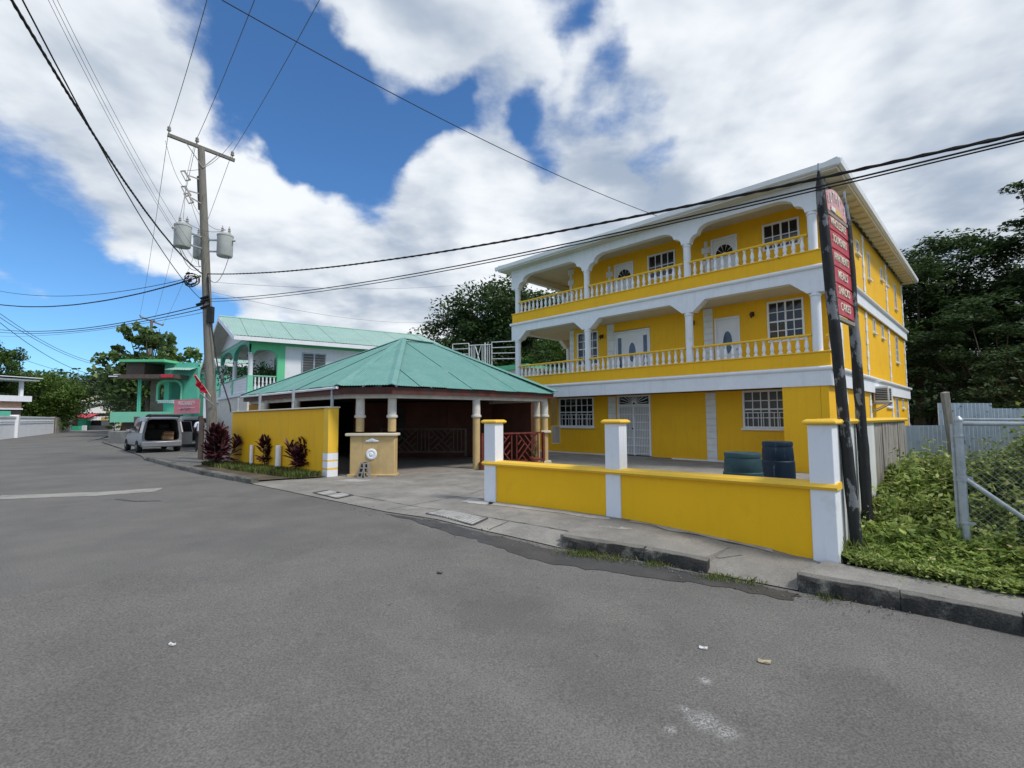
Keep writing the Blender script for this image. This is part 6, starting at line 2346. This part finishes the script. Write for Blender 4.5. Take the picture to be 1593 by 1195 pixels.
# open right rear door
dr = MB().add([(.87, 1.0, .38), (1.35, .45, .38), (1.35, .45, .98), (.87, 1.0, .98), (.87, 1.06, .38), (1.37, .5, .38), (1.37, .5, .98), (.87, 1.06, .98)],
              [(0, 1, 2, 3), (4, 7, 6, 5), (1, 5, 6, 2), (0, 4, 5, 1), (0, 3, 7, 4)]).build('door', 'car_silver', VN)
MB().add([(.87, 1.0, .98), (1.35, .45, .98), (1.27, .5, 1.5), (.83, 1.0, 1.5)], [(0, 1, 2, 3)]).build('pane', 'glass_dark', dr)
MB().bar((1.36, .47, .98), (1.28, .52, 1.5), .03, .03).bar((.85, 1.02, 1.5), (1.28, .52, 1.5), .03, .03).build('frame', 'car_silver', dr)
bxo = XF[VN.name]
for lab, x, y, z, s in (('lower cardboard box in the open back of the van', .28, .38, .63, (.22, .2, .2)), ('upper cardboard box with open flaps in the back of the van', .32, .42, .832, (.2, .18, .15))):
    p = bxo @ Vector((x, y, z))
    t = thing('cardboard_box', lab, 'box', p, rzv, 'cardboard boxes in the van')
    MB().box(-s[0], s[0], -s[1], s[1], 0, s[2]).build('carton', 'cardboard', t)
    MB().add([(-s[0], -s[1], s[2] + .002), (s[0], -s[1], s[2] + .002), (s[0], -s[1] - .1, s[2] + .05), (-s[0], -s[1] - .1, s[2] + .05)], [(0, 1, 2, 3)]).build('flap', 'cardboard', t)

hs = Vector((-.62, .785, 0)).normalized()
rzs = math.atan2(-hs.x, hs.y)
SU = thing('parked_suv', 'grey off-road car with dark rear window parked beyond the open van', 'car', (-18.1, 28.2, 0), rzs)
k_ = 1.0
secs = [car_section(0, .82, .5, 1.05, .68, 1.66), car_section(.12, .87, .42, 1.06, .70, 1.76), car_section(2.5, .88, .42, 1.04, .70, 1.78), car_section(3.1, .87, .42, 1.02, .62, 1.6), car_section(3.45, .87, .42, 1.0, .58, 1.1), car_section(4.4, .80, .45, .92, .5, .98), car_section(4.55, .7, .5, .75, .45, .8)]
MB().loft(secs).build('body', 'car_grey', SU)
MB().box(-.60, .60, -.03, .0, 1.12, 1.58).build('rear_window', 'glass_dark', SU, bev=.02)
MB().box(-.84, .84, -.14, .05, .40, .62).build('bumper', 'black_metal', SU, bev=.03)
for s in (-1, 1):
    MB().box(s * .77 - .07, s * .77 + .07, -.03, .02, .78, 1.06).build('tail_light', 'lamp_red', SU)
    MB().add([(s * .885, .4, 1.08), (s * .882, 3.0, 1.06), (s * .72, 2.8, 1.55), (s * .76, .45, 1.62), (s * .87, .4, 1.08), (s * .87, 3.0, 1.06), (s * .71, 2.8, 1.55), (s * .75, .45, 1.62)],
             [(0, 1, 2, 3), (4, 7, 6, 5), (0, 3, 7, 4), (1, 5, 6, 2), (0, 4, 5, 1), (3, 2, 6, 7)]).build('side_window', 'glass_dark', SU)
    for y in (.85, 3.7):
        wheel(SU, s * .80, y, .36, .24)
sp_ = MB().lathe(0, 0, [(.05, 0), (.34, 0), (.36, .04), (.36, .16), (.33, .2), (.02, .21)], 20)
sp_.v = [(p[0] + .05, -p[2] - .01, p[1] + .88) for p in sp_.v]
sp_.build('spare_wheel', 'rubber', SU)

# ================================================================== PERSON
pf = at(310, 703, 24.2)
PE = thing('person', 'person in a pale blue shirt and dark trousers standing beside the cars, seen from behind', 'person', (pf.x, pf.y, 0), .9)


def skin(name, m, verts, edges, radii, parent, root=0, sub=2):
    me = bpy.data.meshes.new(name)
    me.from_pydata(verts, edges, [])
    me.materials.append(M[m])
    o = bpy.data.objects.new(name, me)
    C.objects.link(o)
    o.parent = parent
    o.modifiers.new('skin', 'SKIN')
    sv = me.skin_vertices if me.skin_vertices else None
    if not sv:
        bpy.context.view_layer.objects.active = o
        me.attributes
    lay = me.skin_vertices[0].data if me.skin_vertices else None
    if lay:
        for i, r_ in enumerate(radii):
            lay[i].radius = (r_, r_ * .85) if not isinstance(r_, tuple) else r_
        lay[root].use_root = True
    s_ = o.modifiers.new('sub', 'SUBSURF')
    s_.levels = s_.render_levels = sub
    for p in me.polygons:
        p.use_smooth = True
    return o


V_ = [(0, 0, .95), (0, 0, 1.12), (0, .01, 1.32), (0, .01, 1.45), (0, 0, 1.53), (0, -.01, 1.62), (0, -.01, 1.72),
      (.10, 0, .88), (.11, .02, .50), (.11, -.02, .09), (.12, .13, .03), (-.10, 0, .88), (-.12, .0, .50), (-.14, -.04, .09), (-.15, .11, .03),
      (.19, 0, 1.41), (.25, -.02, 1.15), (.24, .10, .93), (.235, .14, .85), (-.19, 0, 1.41), (-.26, -.02, 1.15), (-.22, .16, 1.0), (-.20, .22, .96)]
E_ = [(0, 1), (1, 2), (2, 3), (3, 4), (4, 5), (5, 6), (0, 7), (7, 8), (8, 9), (9, 10), (0, 11), (11, 12), (12, 13), (13, 14), (3, 15), (15, 16), (16, 17), (17, 18), (3, 19), (19, 20), (20, 21), (21, 22)]
R_ = [(.15, .11), (.13, .10), (.15, .11), (.09, .08), .055, (.085, .10), (.075, .085), .085, .06, .042, .035, .085, .06, .042, .035, .055, .042, .034, .028, .055, .042, .034, .028]
skin('body', 'skin', V_, E_, R_, PE)
ts = [0, 1, 2, 3, 15, 16, 19, 20]
mp_ = {k: i for i, k in enumerate(ts)}
skin('shirt', 'shirt', [V_[k] if k not in (16, 20) else tuple(Vector(V_[15 if k == 16 else 19]).lerp(Vector(V_[k]), .85)) for k in ts], [(mp_[a], mp_[b]) for a, b in E_ if a in mp_ and b in mp_],
     [(.17, .13), (.155, .12), (.17, .125), (.09, .09), .075, .065, .075, .065], PE)
ts = [0, 7, 8, 9, 11, 12, 13]
mp_ = {k: i for i, k in enumerate(ts)}
skin('trousers', 'trousers', [V_[k] for k in ts], [(mp_[a], mp_[b]) for a, b in E_ if a in mp_ and b in mp_], [(.16, .12), .10, .078, .065, .10, .078, .065], PE)
MB().lathe(0, -.02, [(.02, 1.78), (.07, 1.77), (.10, 1.72), (.105, 1.66), (.09, 1.60)], 14).build('hair', 'hair', PE)

# ================================================================== LEFT SIDE OF THE ROAD
wp = [Vector((-47.5, 36.0)), Vector((-43.8, 40.2)), Vector((-55.9, 58.6))]
WH = thing('gate_wall', 'white painted boundary wall with panels and gate pillars across the road', 'wall', (-44, 41, 0))


def wseg(T, a, b, z0, z1, w, nm, m, o=0, bev=0.):
    a, b = Vector(a), Vector(b)
    d = (b - a).normalized()
    n = Vector((d.y, -d.x))
    if n.x < 0:
        n = -n
    q = [a + n * (w / 2 + o), b + n * (w / 2 + o), b - n * w / 2, a - n * w / 2]
    return MB().prism([v.to_tuple() for v in q], z0, z1).build(nm, m, T, world=True, bev=bev)


wa, wb_ = Vector((-42.3, 40.4)), Vector((-56.6, 60.8))
ld2 = (wb_ - wa).normalized()
lt = (wb_ - wa).length
for i, (s0, s1) in enumerate(((0, 5.6), (6.1, 24.5))):
    wseg(WH, wa + ld2 * s0, wa + ld2 * s1, -.1, 1.85, .2, 'wall_body', 'white_paint')
    wseg(WH, wa + ld2 * s0, wa + ld2 * s1, 1.851, 1.98, .34, 'coping', 'white_gloss')
    wseg(WH, wa + ld2 * (s0 + .4), wa + ld2 * (s1 - .4), 1.48, 1.53, .22, 'moulding', 'white_gloss', .04)
    wseg(WH, wa + ld2 * (s0 + .4), wa + ld2 * (s1 - .4), 1.30, 1.35, .22, 'moulding', 'white_gloss', .04)
for s in (5.85,):
    wseg(WH, wa + ld2 * (s - .28), wa + ld2 * (s + .28), -.1, 2.1, .6, 'pillar', 'white_gloss', bev=.02)
wseg(WH, wa - ld2 * 9, wa, -.1, 1.85, .2, 'wall_body', 'white_paint')
GW = thing('concrete_wall', 'grey stained concrete wall continuing from the white wall under the round tree', 'wall', (-60, 64, 0))
wseg(GW, (-56.8, 61.2), (-63, 70.2), -.1, 1.95, .25, 'wall_body', 'wall_weathered')
wseg(GW, (-56.85, 60.9), (-57.2, 61.5), -.1, 2.1, .4, 'pillar', 'dark_wood')

# peach house
PH = thing('peach_house', 'peach two storey house with white upper balcony on the far left', 'house', (-57, 52, 0))
a0 = Vector((-66, 44))
d1 = Vector((-.56, .83)).normalized()
d2 = Vector((.83, .56)).normalized()
c0_ = at(34, 620, 56).xy
q = lambda s, t: (c0_ - d2 * 0 + Vector((-.25, -.97)) * s * 1.0 + Vector((-.97, .25)) * t)


def pblk(s0, s1, t0, t1, z0, z1, nm, m):
    z0, z1 = [z if z < 1.6 else 1.6 + (z - 1.6) * .80 for z in (z0, z1)]
    return MB().prism([q(s0, t0).to_tuple(), q(s1, t0).to_tuple(), q(s1, t1).to_tuple(), q(s0, t1).to_tuple()], z0, z1).build(nm, m, PH, world=True)


pblk(0, 16, 0, 8, -.1, 3.1, 'ground_floor', 'dark_ceiling')
pblk(-.1, 16, -.1, 8, 3.1, 3.3, 'slab', 'white_paint')
pblk(0, 16, 0, 8, 3.301, 4.25, 'wall', 'peach_paint')
pblk(-.6, 16, -.6, 8, 4.251, 5.05, 'balcony', 'white_paint')
pblk(1.5, 16, 2.0, 8, 5.051, 7.2, 'upper_wall', 'dark_wall')
pblk(-1.0, 16, -1.0, 8, 7.2, 7.4, 'roof', 'roof_pale')
pblk(-1.2, 3, -1.2, 3, 7.6, 7.7, 'roof_edge', 'white_gloss')
for s in (0, 4.6, 9.2):
    pblk(s, s + .3, -.2, .1, 5.051, 7.2, 'column', 'white_paint')
pblk(1, 4, -.12, -.11, 1.6, 2.9, 'window', 'turquoise_paint')
pblk(5, 8, -.12, -.11, 1.6, 2.9, 'window', 'glass_blue')

# far shops
FS = thing('market_stalls', 'row of far street shops with zinc roofs at the end of the road', 'shop', (-66, 80, 0))


def fbox(T, x0, x1, y0, y1, Yd, nm, m, dp=3.):
    a, b = at(x0, y1, Yd), at(x1, y0, Yd)
    return MB().box(a.x, b.x, Yd, Yd + dp, min(a.z, b.z), max(a.z, b.z)).build(nm, m, T, world=True)


def froof(T, x0, x1, y0, y1, Yd, m, dp=4):
    a, b = at(x0, y1, Yd), at(x1, y0, Yd + dp)
    c_x0, c_x1 = at(x0, y1, Yd).x, at(x1, y1, Yd).x
    corr([(c_x0, Yd, a.z), (c_x1, Yd, a.z), (c_x1, Yd + dp, b.z), (c_x0, Yd + dp, b.z)], (1, 0, 0), m, T, pitch=.5, amp=.03, width=1.2)


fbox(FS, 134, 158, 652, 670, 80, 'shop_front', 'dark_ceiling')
fbox(FS, 134, 172, 662, 672, 79.5, 'counter', 'block_concrete', .4)
fbox(FS, 157, 172, 653, 670, 79.8, 'shop_front', 'soffit_grey')
froof(FS, 135, 176, 648, 654, 78.5, 'zinc_far', 1.5)
FB = thing('far_house', 'far house with a wide pale zinc roof behind the shops', 'house', (-66, 90, 0))
fbox(FB, 114, 163, 640, 664, 88, 'wall', 'stone_facing')
froof(FB, 112, 163, 629, 643, 86, 'zinc_far', 8)
froof(FB, 110, 142, 622, 632, 96, 'zinc_far', 8)
froof(FB, 145, 160, 622, 632, 96, 'zinc_far', 8)
fbox(FB, 112, 158, 631, 640, 99, 'wall', 'dirty_white')
FC = thing('far_house', 'highest far house with a cream roof on the slope behind the round tree', 'house', (-80, 110, 6))
froof(FC, 114, 136, 614, 624, 112, 'cream_trim', 6)
fbox(FC, 114, 134, 624, 631, 113, 'wall', 'dirty_white')
AW = thing('green_kiosk', 'bright green kiosk under a red awning at the end of the road', 'kiosk', (-72, 79, 0))
fbox(AW, 104, 134, 652, 669, 79, 'wall', 'bright_green', 2)
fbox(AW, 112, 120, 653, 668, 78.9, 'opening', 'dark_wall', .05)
froof(AW, 111, 137, 644, 650, 77.5, 'awning_red', 2)
tag(fbox(AW, 111, 122, 663, 671, 77, 'bin', 'bright_green', .8), None)
SB = thing('notice_board', 'white standing board leaning in front of the green kiosk', 'board', at(130, 670, 76))
fbox(SB, 127, 134, 662, 671.5, 76, 'panel', 'litter_white', .15)
YB = thing('hanging_board', 'small yellow board hung at the edge of the far shop roof', 'board', at(162, 652, 77.5))
fbox(YB, 157, 167, 649, 654, 77.5, 'panel', 'board_yellow', .15)
LG = thing('lime_gate', 'lime green gate post with lamp at the far end of the road', 'gate post', at(193, 665, 72))
fbox(LG, 187, 193, 648, 668, 72, 'post', 'lime_paint', .5)
fbox(LG, 185, 194, 646, 648, 72, 'cap', 'lime_paint', .7)
fbox(LG, 192.5, 194.5, 635, 668, 72.2, 'pole', 'lime_paint', .15)
fbox(LG, 188, 194, 636, 638, 72.2, 'lamp', 'lime_paint', .3)
tag(MB().prism([at(193, 668, 74).xy.to_tuple(), at(212, 668, 73).xy.to_tuple(), (at(212, 668, 73).xy + Vector((0, .4))).to_tuple(), (at(193, 668, 74).xy + Vector((0, .4))).to_tuple()], -.1, 1.1).build('white_wall', 'white_paint'), 'low white wall behind the lime green gate post', 'wall')

# ================================================================== HILLS AND TREES
def hill(name, pts, m):
    mb = MB()
    n = len(pts)
    vs, fs = [], []
    for (x, y, h, w) in pts:
        for k in range(9):
            t = k / 8
            a = math.sin(PI * t) ** 1.3
            vs.append((x + w * (t - .5) * -.3, y + w * (t - .5), -1 + (h + 1) * a))
    for i in range(n - 1):
        for k in range(8):
            fs.append((i * 9 + k, i * 9 + k + 1, (i + 1) * 9 + k + 1, (i + 1) * 9 + k))
    o = mb.add(vs, fs).build(name, m)
    o['kind'] = 'structure'
    return o


hill('hillside', [(-260, 200, 10, 110), (-180, 180, 14, 100), (-110, 160, 14, 80), (-60, 160, 16, 80), (0, 180, 15, 90), (80, 170, 16, 90), (180, 160, 18, 100)], 'leaf_dark')
# canopy scattered over the far hillside
hp = []
r = np.random.default_rng(5)
for k in range(420):
    x = r.uniform(-240, 150)
    y = r.uniform(125, 175)
    zc = 5 + 9 * math.sin(PI * min(1, max(0, (y - 118) / 70))) * r.uniform(.7, 1.1)
    s = r.uniform(3.5, 6.5)
    d = r.normal(0, 1, (150, 3))
    d /= np.linalg.norm(d, axis=1)[:, None]
    hp.append(np.array([x, y, zc]) + d * s * np.array([1, 1, .7]))
leaves('hillside_woods', np.concatenate(hp), 1.1, 'leaf_dark', None, flat=.5, kind='stuff', seed=9, aspect=.7)

GR_ = 'tall dark trees behind the yellow house and fence'
tree('wide spreading tree with pale tipped leaves rising behind the back corner of the yellow house', (27, 33, -.5), 14, [(27.8, 34, 10.0, 4.4, 4, 3.0), (31.0, 34, 11.6, 4.0, 4, 2.6), (25.6, 32, 8.8, 2.2, 2.5, 2.2), (26, 33, 6.2, 4.5, 4, 3), (31, 33.5, 7.6, 4.6, 4, 3)], 'leaf_dark', 42000, .32, .72, group=GR_, seed=21, clumps=210, trunk=.3, layered=.36, spread=1.25)
tree('tallest dark layered tree at the right edge of the photo', (33.5, 29.5, -.5), 18, [(34.6, 30, 14.6, 2.6, 3, 2.6), (34.2, 30, 11.5, 4.0, 3.5, 2.6), (33, 29.5, 8.2, 4.4, 3.6, 2.6), (33.8, 29.5, 4.8, 4.2, 3.6, 2.4)], 'leaf_deep', 36000, .32, .80, group=GR_, seed=22, clumps=150, trunk=.32, layered=.24, spread=1.35)
tree('dense dark tree filling the gap low behind the corrugated fence', (26.5, 27.0, -.5), 9, [(27, 27.5, 6.0, 3.6, 3, 2.4), (28.5, 26.5, 3.4, 4.2, 2.6, 2.2), (25, 27.6, 3.2, 2.6, 2.4, 2.4)], 'leaf_deep', 20000, .26, .75, group=GR_, seed=23, clumps=110, trunk=.2, layered=.3)
tree('dark tree in deep shade behind the others, right of the house', (31, 37, -.5), 12, [(29, 38.5, 8.0, 7, 2.5, 4), (37, 36, 8.2, 6, 3, 4.5), (30, 38, 3, 9, 2, 3.4)], 'leaf_deep', 22000, .42, .6, group=GR_, seed=24, clumps=120, trunk=.25, layered=.5)
tree('low spreading tree on the far right behind the zinc sheets', (24.5, 22.0, -.5), 7, [(25, 22.3, 3.6, 2.6, 2.2, 2.2), (23.6, 23, 2.4, 2.4, 2, 1.9)], 'leaf_deep', 11000, .22, .75, group=GR_, seed=25, clumps=80, trunk=.14, layered=.3)
tree('dense dark tree rising between the green house and the yellow house', (-2, 45, -.2), 15, [(-1.5, 45, 10.8, 4.4, 4, 3.6), (-5, 44.6, 8.8, 3.6, 3.5, 2.6), (2.8, 46, 10.2, 4, 4, 3.6), (-3, 43.5, 6.2, 5, 3.5, 2.8), (2, 42, 5.2, 4, 3, 3)], 'leaf_dark', 52000, .40, .60, group='trees behind the houses', seed=31, clumps=230, trunk=.35, layered=.6, spread=1.35)
tree('lighter tree seen through the left balcony bay of the yellow house', (3.2, 34.5, -.2), 8, [(3.4, 34.5, 6.0, 2.6, 2.2, 2.2), (1.6, 36, 4.2, 2.4, 2, 2)], 'leaf_mid', 10000, .24, .65, group='trees behind the houses', seed=32, clumps=80, trunk=.16)
tree('yellowish shrub tree peeking over the shelter roof left of the dark tree', (-8.2, 48, -.2), 9, [(-8.4, 48, 7.6, 1.8, 2, 2.2)], 'leaf_mid', 3500, .3, .6, group='trees behind the houses', seed=33, clumps=40, trunk=.14)
BFc = 'breadfruit tree'
bc = at(232, 560, 47)
crown_b = []
for px, py, w, h in ((188, 545, 1.5, 1.5), (200, 585, 2.6, 1.6), (222, 545, 1.7, 2.6), (232, 520, 1.1, 1.4), (255, 560, 2.0, 2.2), (250, 530, 1.1, 1.4), (280, 565, 2.2, 1.8), (262, 590, 3, 2), (215, 585, 2.5, 1.8), (176, 566, 1.2, .7), (205, 520, .8, .9), (222, 505, .6, .6)):
    q = at(px, py, 47)
    crown_b.append((q.x, q.y, q.z, w, 1.6, h))
tree('breadfruit tree with large glossy leaves rising behind the turquoise building', (bc.x, bc.y, -.1), 12, crown_b, 'leaf_breadfruit', 4200, .60, .35, group=None, seed=41, clumps=75, trunk=.28, aspect=.62, layered=.8, droop=.2, spread=1.45, cat='tree', name='breadfruit_tree')
c1_ = at(70, 625, 64)
tree('big rounded tree with an even dark green dome above the grey wall on the left', (c1_.x, c1_.y, 0), 8, [(c1_.x, c1_.y, 4.2, 4.7, 4, 3.5), (at(92, 640, 64).x, 63, 2.6, 1.7, 3, 2.2), (at(40, 640, 64).x, 64, 2.6, 3, 3, 2.6)], 'leaf_dome', 30000, .32, .5, group='trees along the road on the left', seed=51, clumps=240, trunk=.3, layered=.8, spread=1.0)
c2_ = at(8, 560, 58)
tree('loose tree at the left edge above the peach house', (at(-25, 600, 58).x, 58, 0), 11, [(c2_.x, 58, 8.0, 2.3, 2.4, 2.6), (at(-20, 560, 58).x, 58, 8.8, 3, 3, 2.8), (at(15, 590, 58).x, 58, 6.0, 1.8, 2, 1.8)], 'leaf_mid', 9000, .34, .5, group='trees along the road on the left', seed=52, clumps=80, trunk=.25, layered=.6)
c3_ = at(190, 620, 62)
tree('dark shady trees hanging over the far end of the road', (c3_.x, c3_.y, 0), 9, [(at(198, 620, 62).x, 62, 4.8, 2.6, 3, 3.0), (at(178, 596, 66).x, 66, 6.2, 2.6, 3, 1.6), (at(215, 610, 56).x, 56, 5.0, 2.6, 3, 3.2), (at(225, 640, 52).x, 52, 2.6, 1.6, 2, 2.2)], 'leaf_dark', 22000, .30, .6, group='trees along the road on the left', seed=53, clumps=150, trunk=.25, layered=.5)
tree('small bright shrub by the lime green gate post', (at(178, 668, 70).x, 70, 0), 3, [(at(178, 660, 70).x, 70, 1.3, 1.2, 1, 1.2), (at(172, 646, 71).x, 71, 2.6, .8, 1, .9)], 'leaf_bright', 2600, .22, .5, name='shrub', cat='shrub', seed=54, clumps=30, trunk=.06)
tree('dark backing trees behind the far shops', (at(140, 640, 100).x, 104, 0), 12, [(at(125, 610, 118).x, 118, 8, 7, 4, 4.0), (at(165, 612, 118).x, 118, 8.5, 7, 4, 4.0), (at(205, 610, 96).x, 96, 7, 8, 4, 4)], 'leaf_dark', 15000, .6, .6, group='trees along the road on the left', seed=55, clumps=110, trunk=.3, layered=.6)

sheet('back_yards', [(-32, 37), (-16, 22), (-5, 13.6), (2, 34), (-8, 60), (-60, 128), (-76, 132), (-56, 76)], GR, 'asphalt_old', dz=-.02)

# ================================================================== WEEDS AND GRASS
lot = [(3.95, 6.05), (4.35, 5.58), (5.12, 5.02), (9.1, 1.9), (17, 4), (17, 13), (9.9, 10.9), (8.3, 10.45), (4.15, 6.35)]
sheet('lot_ground', lot, G, 'earth', dz=.02)


def inside(p, poly):
    x, y = p[:, 0], p[:, 1]
    c = np.zeros(len(p), bool)
    j = len(poly) - 1
    for i in range(len(poly)):
        xi, yi = poly[i]
        xj, yj = poly[j]
        c ^= ((yi > y) != (yj > y)) & (x < (xj - xi) * (y - yi) / (yj - yi + 1e-12) + xi)
        j = i
    return c


def Gv(p):
    s = (p[:, 0] - p[:, 1]) * R2
    return np.interp(s, [a for a, _ in KG], [b for _, b in KG])


def wh(p):
    "height of the weeds above the ground"
    # distance from the kerb line and from the sign-side wall
    kx = (p[:, 0] - 4.35) * .56 + (p[:, 1] - 5.58) * .83
    wx = (p[:, 0] - 4.0) * R2 - (p[:, 1] - 6.2) * R2
    k = np.clip(kx / 3.2, 0, 1)
    base = .08 + .55 * k ** 1.1
    base += .75 * np.clip((wx - 1.0) / 1.5, 0, 1) * np.clip((kx - .3) / 2.0, 0, 1)
    lump = .5 + .5 * np.sin(p[:, 0] * 2.3 + 1.1) * np.cos(p[:, 1] * 1.9 + .4) + .25 * np.sin(p[:, 0] * 5.1 + p[:, 1] * 4.3)
    lump += .6 * np.exp(-((p[:, 0] - 6.4) ** 2 + (p[:, 1] - 7.4) ** 2) / .35) + .5 * np.exp(-((p[:, 0] - 7.3) ** 2 + (p[:, 1] - 7.0) ** 2) / .3)
    lump2 = np.sin(p[:, 0] * 11.3 + 2 * np.sin(p[:, 1] * 7)) * np.cos(p[:, 1] * 12.7 + 1.5 * np.sin(p[:, 0] * 9))
    bare = 1 - .85 * np.exp(-(((p[:, 0] - 4.5) / .35) ** 2 + ((p[:, 1] - 5.75) / .18) ** 2))
    return base * (.80 + .52 * lump + .24 * lump2) * bare


r = np.random.default_rng(77)
x0_, x1_, y0_, y1_ = 3.9, 17, 1.8, 13


def scatter(n, poly, near_pow=1.6):
    out = []
    tot = 0
    while tot < n:
        p = np.stack([r.uniform(x0_, x1_, n), r.uniform(y0_, y1_, n)], 1)
        p = p[inside(p, poly)]
        d = np.hypot(p[:, 0] - 3.9, p[:, 1] - 5)
        keep = r.uniform(0, 1, len(p)) < np.clip(1.6 / (1 + d * .55), .12, 1)
        inf = p[:, 0] < 1.16 * p[:, 1] + .9
        p = p[keep & inf]
        out.append(p)
        tot += len(p)
    return np.concatenate(out)[:n]


def weedpts(n, lo=.0, hi=1.):
    p = scatter(n, lot)
    h = wh(p)
    u = r.uniform(lo, hi, n) ** .55
    z = Gv(p) + .02 + h * u
    return np.column_stack([p, z])


leaves('weeds', weedpts(120000, .15, 1.), .066, 'weed_leaf', None, flat=.62, kind='stuff', seed=61, aspect=.55, droop=.15)
leaves('weed_plants', weedpts(30000, .55, 1.05), .10, 'leaf_bright', None, flat=.7, kind='stuff', seed=62, aspect=.6, droop=.2)
leaves('weed_shade', weedpts(22000, .0, .5), .11, 'leaf_mid', None, flat=.6, kind='stuff', seed=63, aspect=.6)


def blades(name, pts, h, m, seed, w=.006, lean=.5):
    q = np.random.default_rng(seed)
    n = len(pts)
    a = q.uniform(0, 2 * PI, n)
    l = q.uniform(.05, lean, n)
    hh = h * q.uniform(.5, 1.2, n)
    tip = pts + np.stack([np.cos(a) * l * hh, np.sin(a) * l * hh, hh], 1)
    mid = pts + np.stack([np.cos(a) * l * hh * .3, np.sin(a) * l * hh * .3, hh * .6], 1)
    s = np.stack([-np.sin(a), np.cos(a), np.zeros(n)], 1) * w
    V = np.stack([pts - s, pts + s, mid + s * .8, tip, mid - s * .8], 1).reshape(-1, 3)
    me = bpy.data.meshes.new(name)
    me.vertices.add(5 * n)
    me.vertices.foreach_set('co', V.astype(np.float32).ravel())
    me.loops.add(5 * n)
    me.loops.foreach_set('vertex_index', np.arange(5 * n, dtype=np.int32))
    me.polygons.add(n)
    me.polygons.foreach_set('loop_start', np.arange(0, 5 * n, 5, dtype=np.int32))
    me.update(calc_edges=True)
    me.materials.append(M[m])
    o = bpy.data.objects.new(name, me)
    C.objects.link(o)
    o['kind'] = 'stuff'
    return o


p = weedpts(7000, .3, .9)
p = p[(np.sin(p[:, 0] * 2.1) + np.cos(p[:, 1] * 1.7 + .5)) > -.2]
p = p[(p[:, 0] > 5.0) | (r.uniform(0, 1, len(p)) < .25)]
blades('lot_grass', p, .17, 'grass_blade', 5)
# taller stems standing out of the weeds
stp = scatter(900, lot)
q_ = []
for (x, y) in stp:
    hh = wh(np.array([[x, y]]))[0]
    if hh < .25:
        continue
    top = hh * r.uniform(1.05, 1.45) + r.uniform(.02, .14)
    a_ = r.uniform(0, 2 * PI)
    k = r.integers(12, 26)
    u = r.uniform(.4, 1, k)
    q_.append(np.stack([x + math.cos(a_) * .12 * u + r.normal(0, .035, k), y + math.sin(a_) * .12 * u + r.normal(0, .035, k), G(x, y) + top * u], 1))
leaves('weed_stems', np.concatenate(q_), .085, 'weed_leaf', None, flat=.55, kind='stuff', seed=66, aspect=.5, droop=.2)
# fringe creeping over the sidewalk edge
t_ = r.uniform(0, 1, 5000)
e0, e1 = np.array([4.0, 5.92]), np.array([8.4, 2.35])
f_ = e0 + (e1 - e0) * t_[:, None] + (r.normal(0, 1, (5000, 2)) * (.035 + .05 * np.sin(t_ * 37)[:, None] ** 2))
leaves('weed_fringe', np.column_stack([f_, Gv(f_) + .04 + r.uniform(0, .10, 5000)]), .055, 'weed_leaf', None, flat=.6, kind='stuff', seed=64, aspect=.5)
# grass below the tall yellow wall
vp = [(-5.75, 13.0), (-5.15, 13.5), (-9.6, 16.95), (-10.7, 17.4), (-10.6, 16.9), (-8.6, 15.2)]
n_g = 26000
p = np.stack([r.uniform(-11.3, -5, n_g * 3), r.uniform(12.4, 18, n_g * 3)], 1)
p = p[inside(p, vp)][:n_g]
dn_ = .5 + .5 * np.sin(p[:, 0] * 3) * np.cos(p[:, 1] * 4)
p = p[r.uniform(0, 1, len(p)) < .35 + .65 * dn_]
blades('verge_grass', np.column_stack([p, np.full(len(p), .04)]), .15, 'grass_blade', 8, w=.007, lean=.8)
# tufts in the gutter by the kerb stub
tp = []
for cx_, cy_, s_, n_ in ((.9, 6.52, .14, 320), (1.25, 6.35, .12, 150), (1.75, 6.17, .10, 120), (2.35, 5.78, .10, 160), (2.62, 5.68, .12, 90), (3.3, 5.25, .1, 60)):
    q = r.normal(0, 1, (n_, 2)) * np.array([s_, s_ * .5]) + np.array([cx_, cy_])
    tp.append(q)
tp = np.concatenate(tp)
s_v = (tp[:, 0] - tp[:, 1]) * R2
blades('gutter_tufts', np.column_stack([tp, np.interp(s_v, [a for a, _ in KR], [b for _, b in KR])]), .065, 'grass_blade', 12, w=.003, lean=.9)
# gravel and crumbs in the gutter
gp_ = []
for a, b in zip(E_PX[6:13], E_PX[7:14]):
    k = 120
    t_ = r.uniform(0, 1, k)
    gp_.append(np.stack([a[0] + (b[0] - a[0]) * t_, a[1] + (b[1] - a[1]) * t_], 1) + r.normal(0, .13, (k, 2)) - np.array([.1, .13]))
gp_ = np.concatenate(gp_)
mb = MB()
for x, y in gp_:
    s = abs(r.normal(0, .006)) + .003
    z = GR(x, y) + .012
    mb.add([(x + s, y, z), (x, y + s, z), (x - s * .8, y, z), (x, y - s, z), (x, y, z + s)], [(0, 1, 4), (1, 2, 4), (2, 3, 4), (3, 0, 4)])
o_ = mb.build('gutter_gravel', 'kerb_concrete')
o_['kind'] = 'stuff'
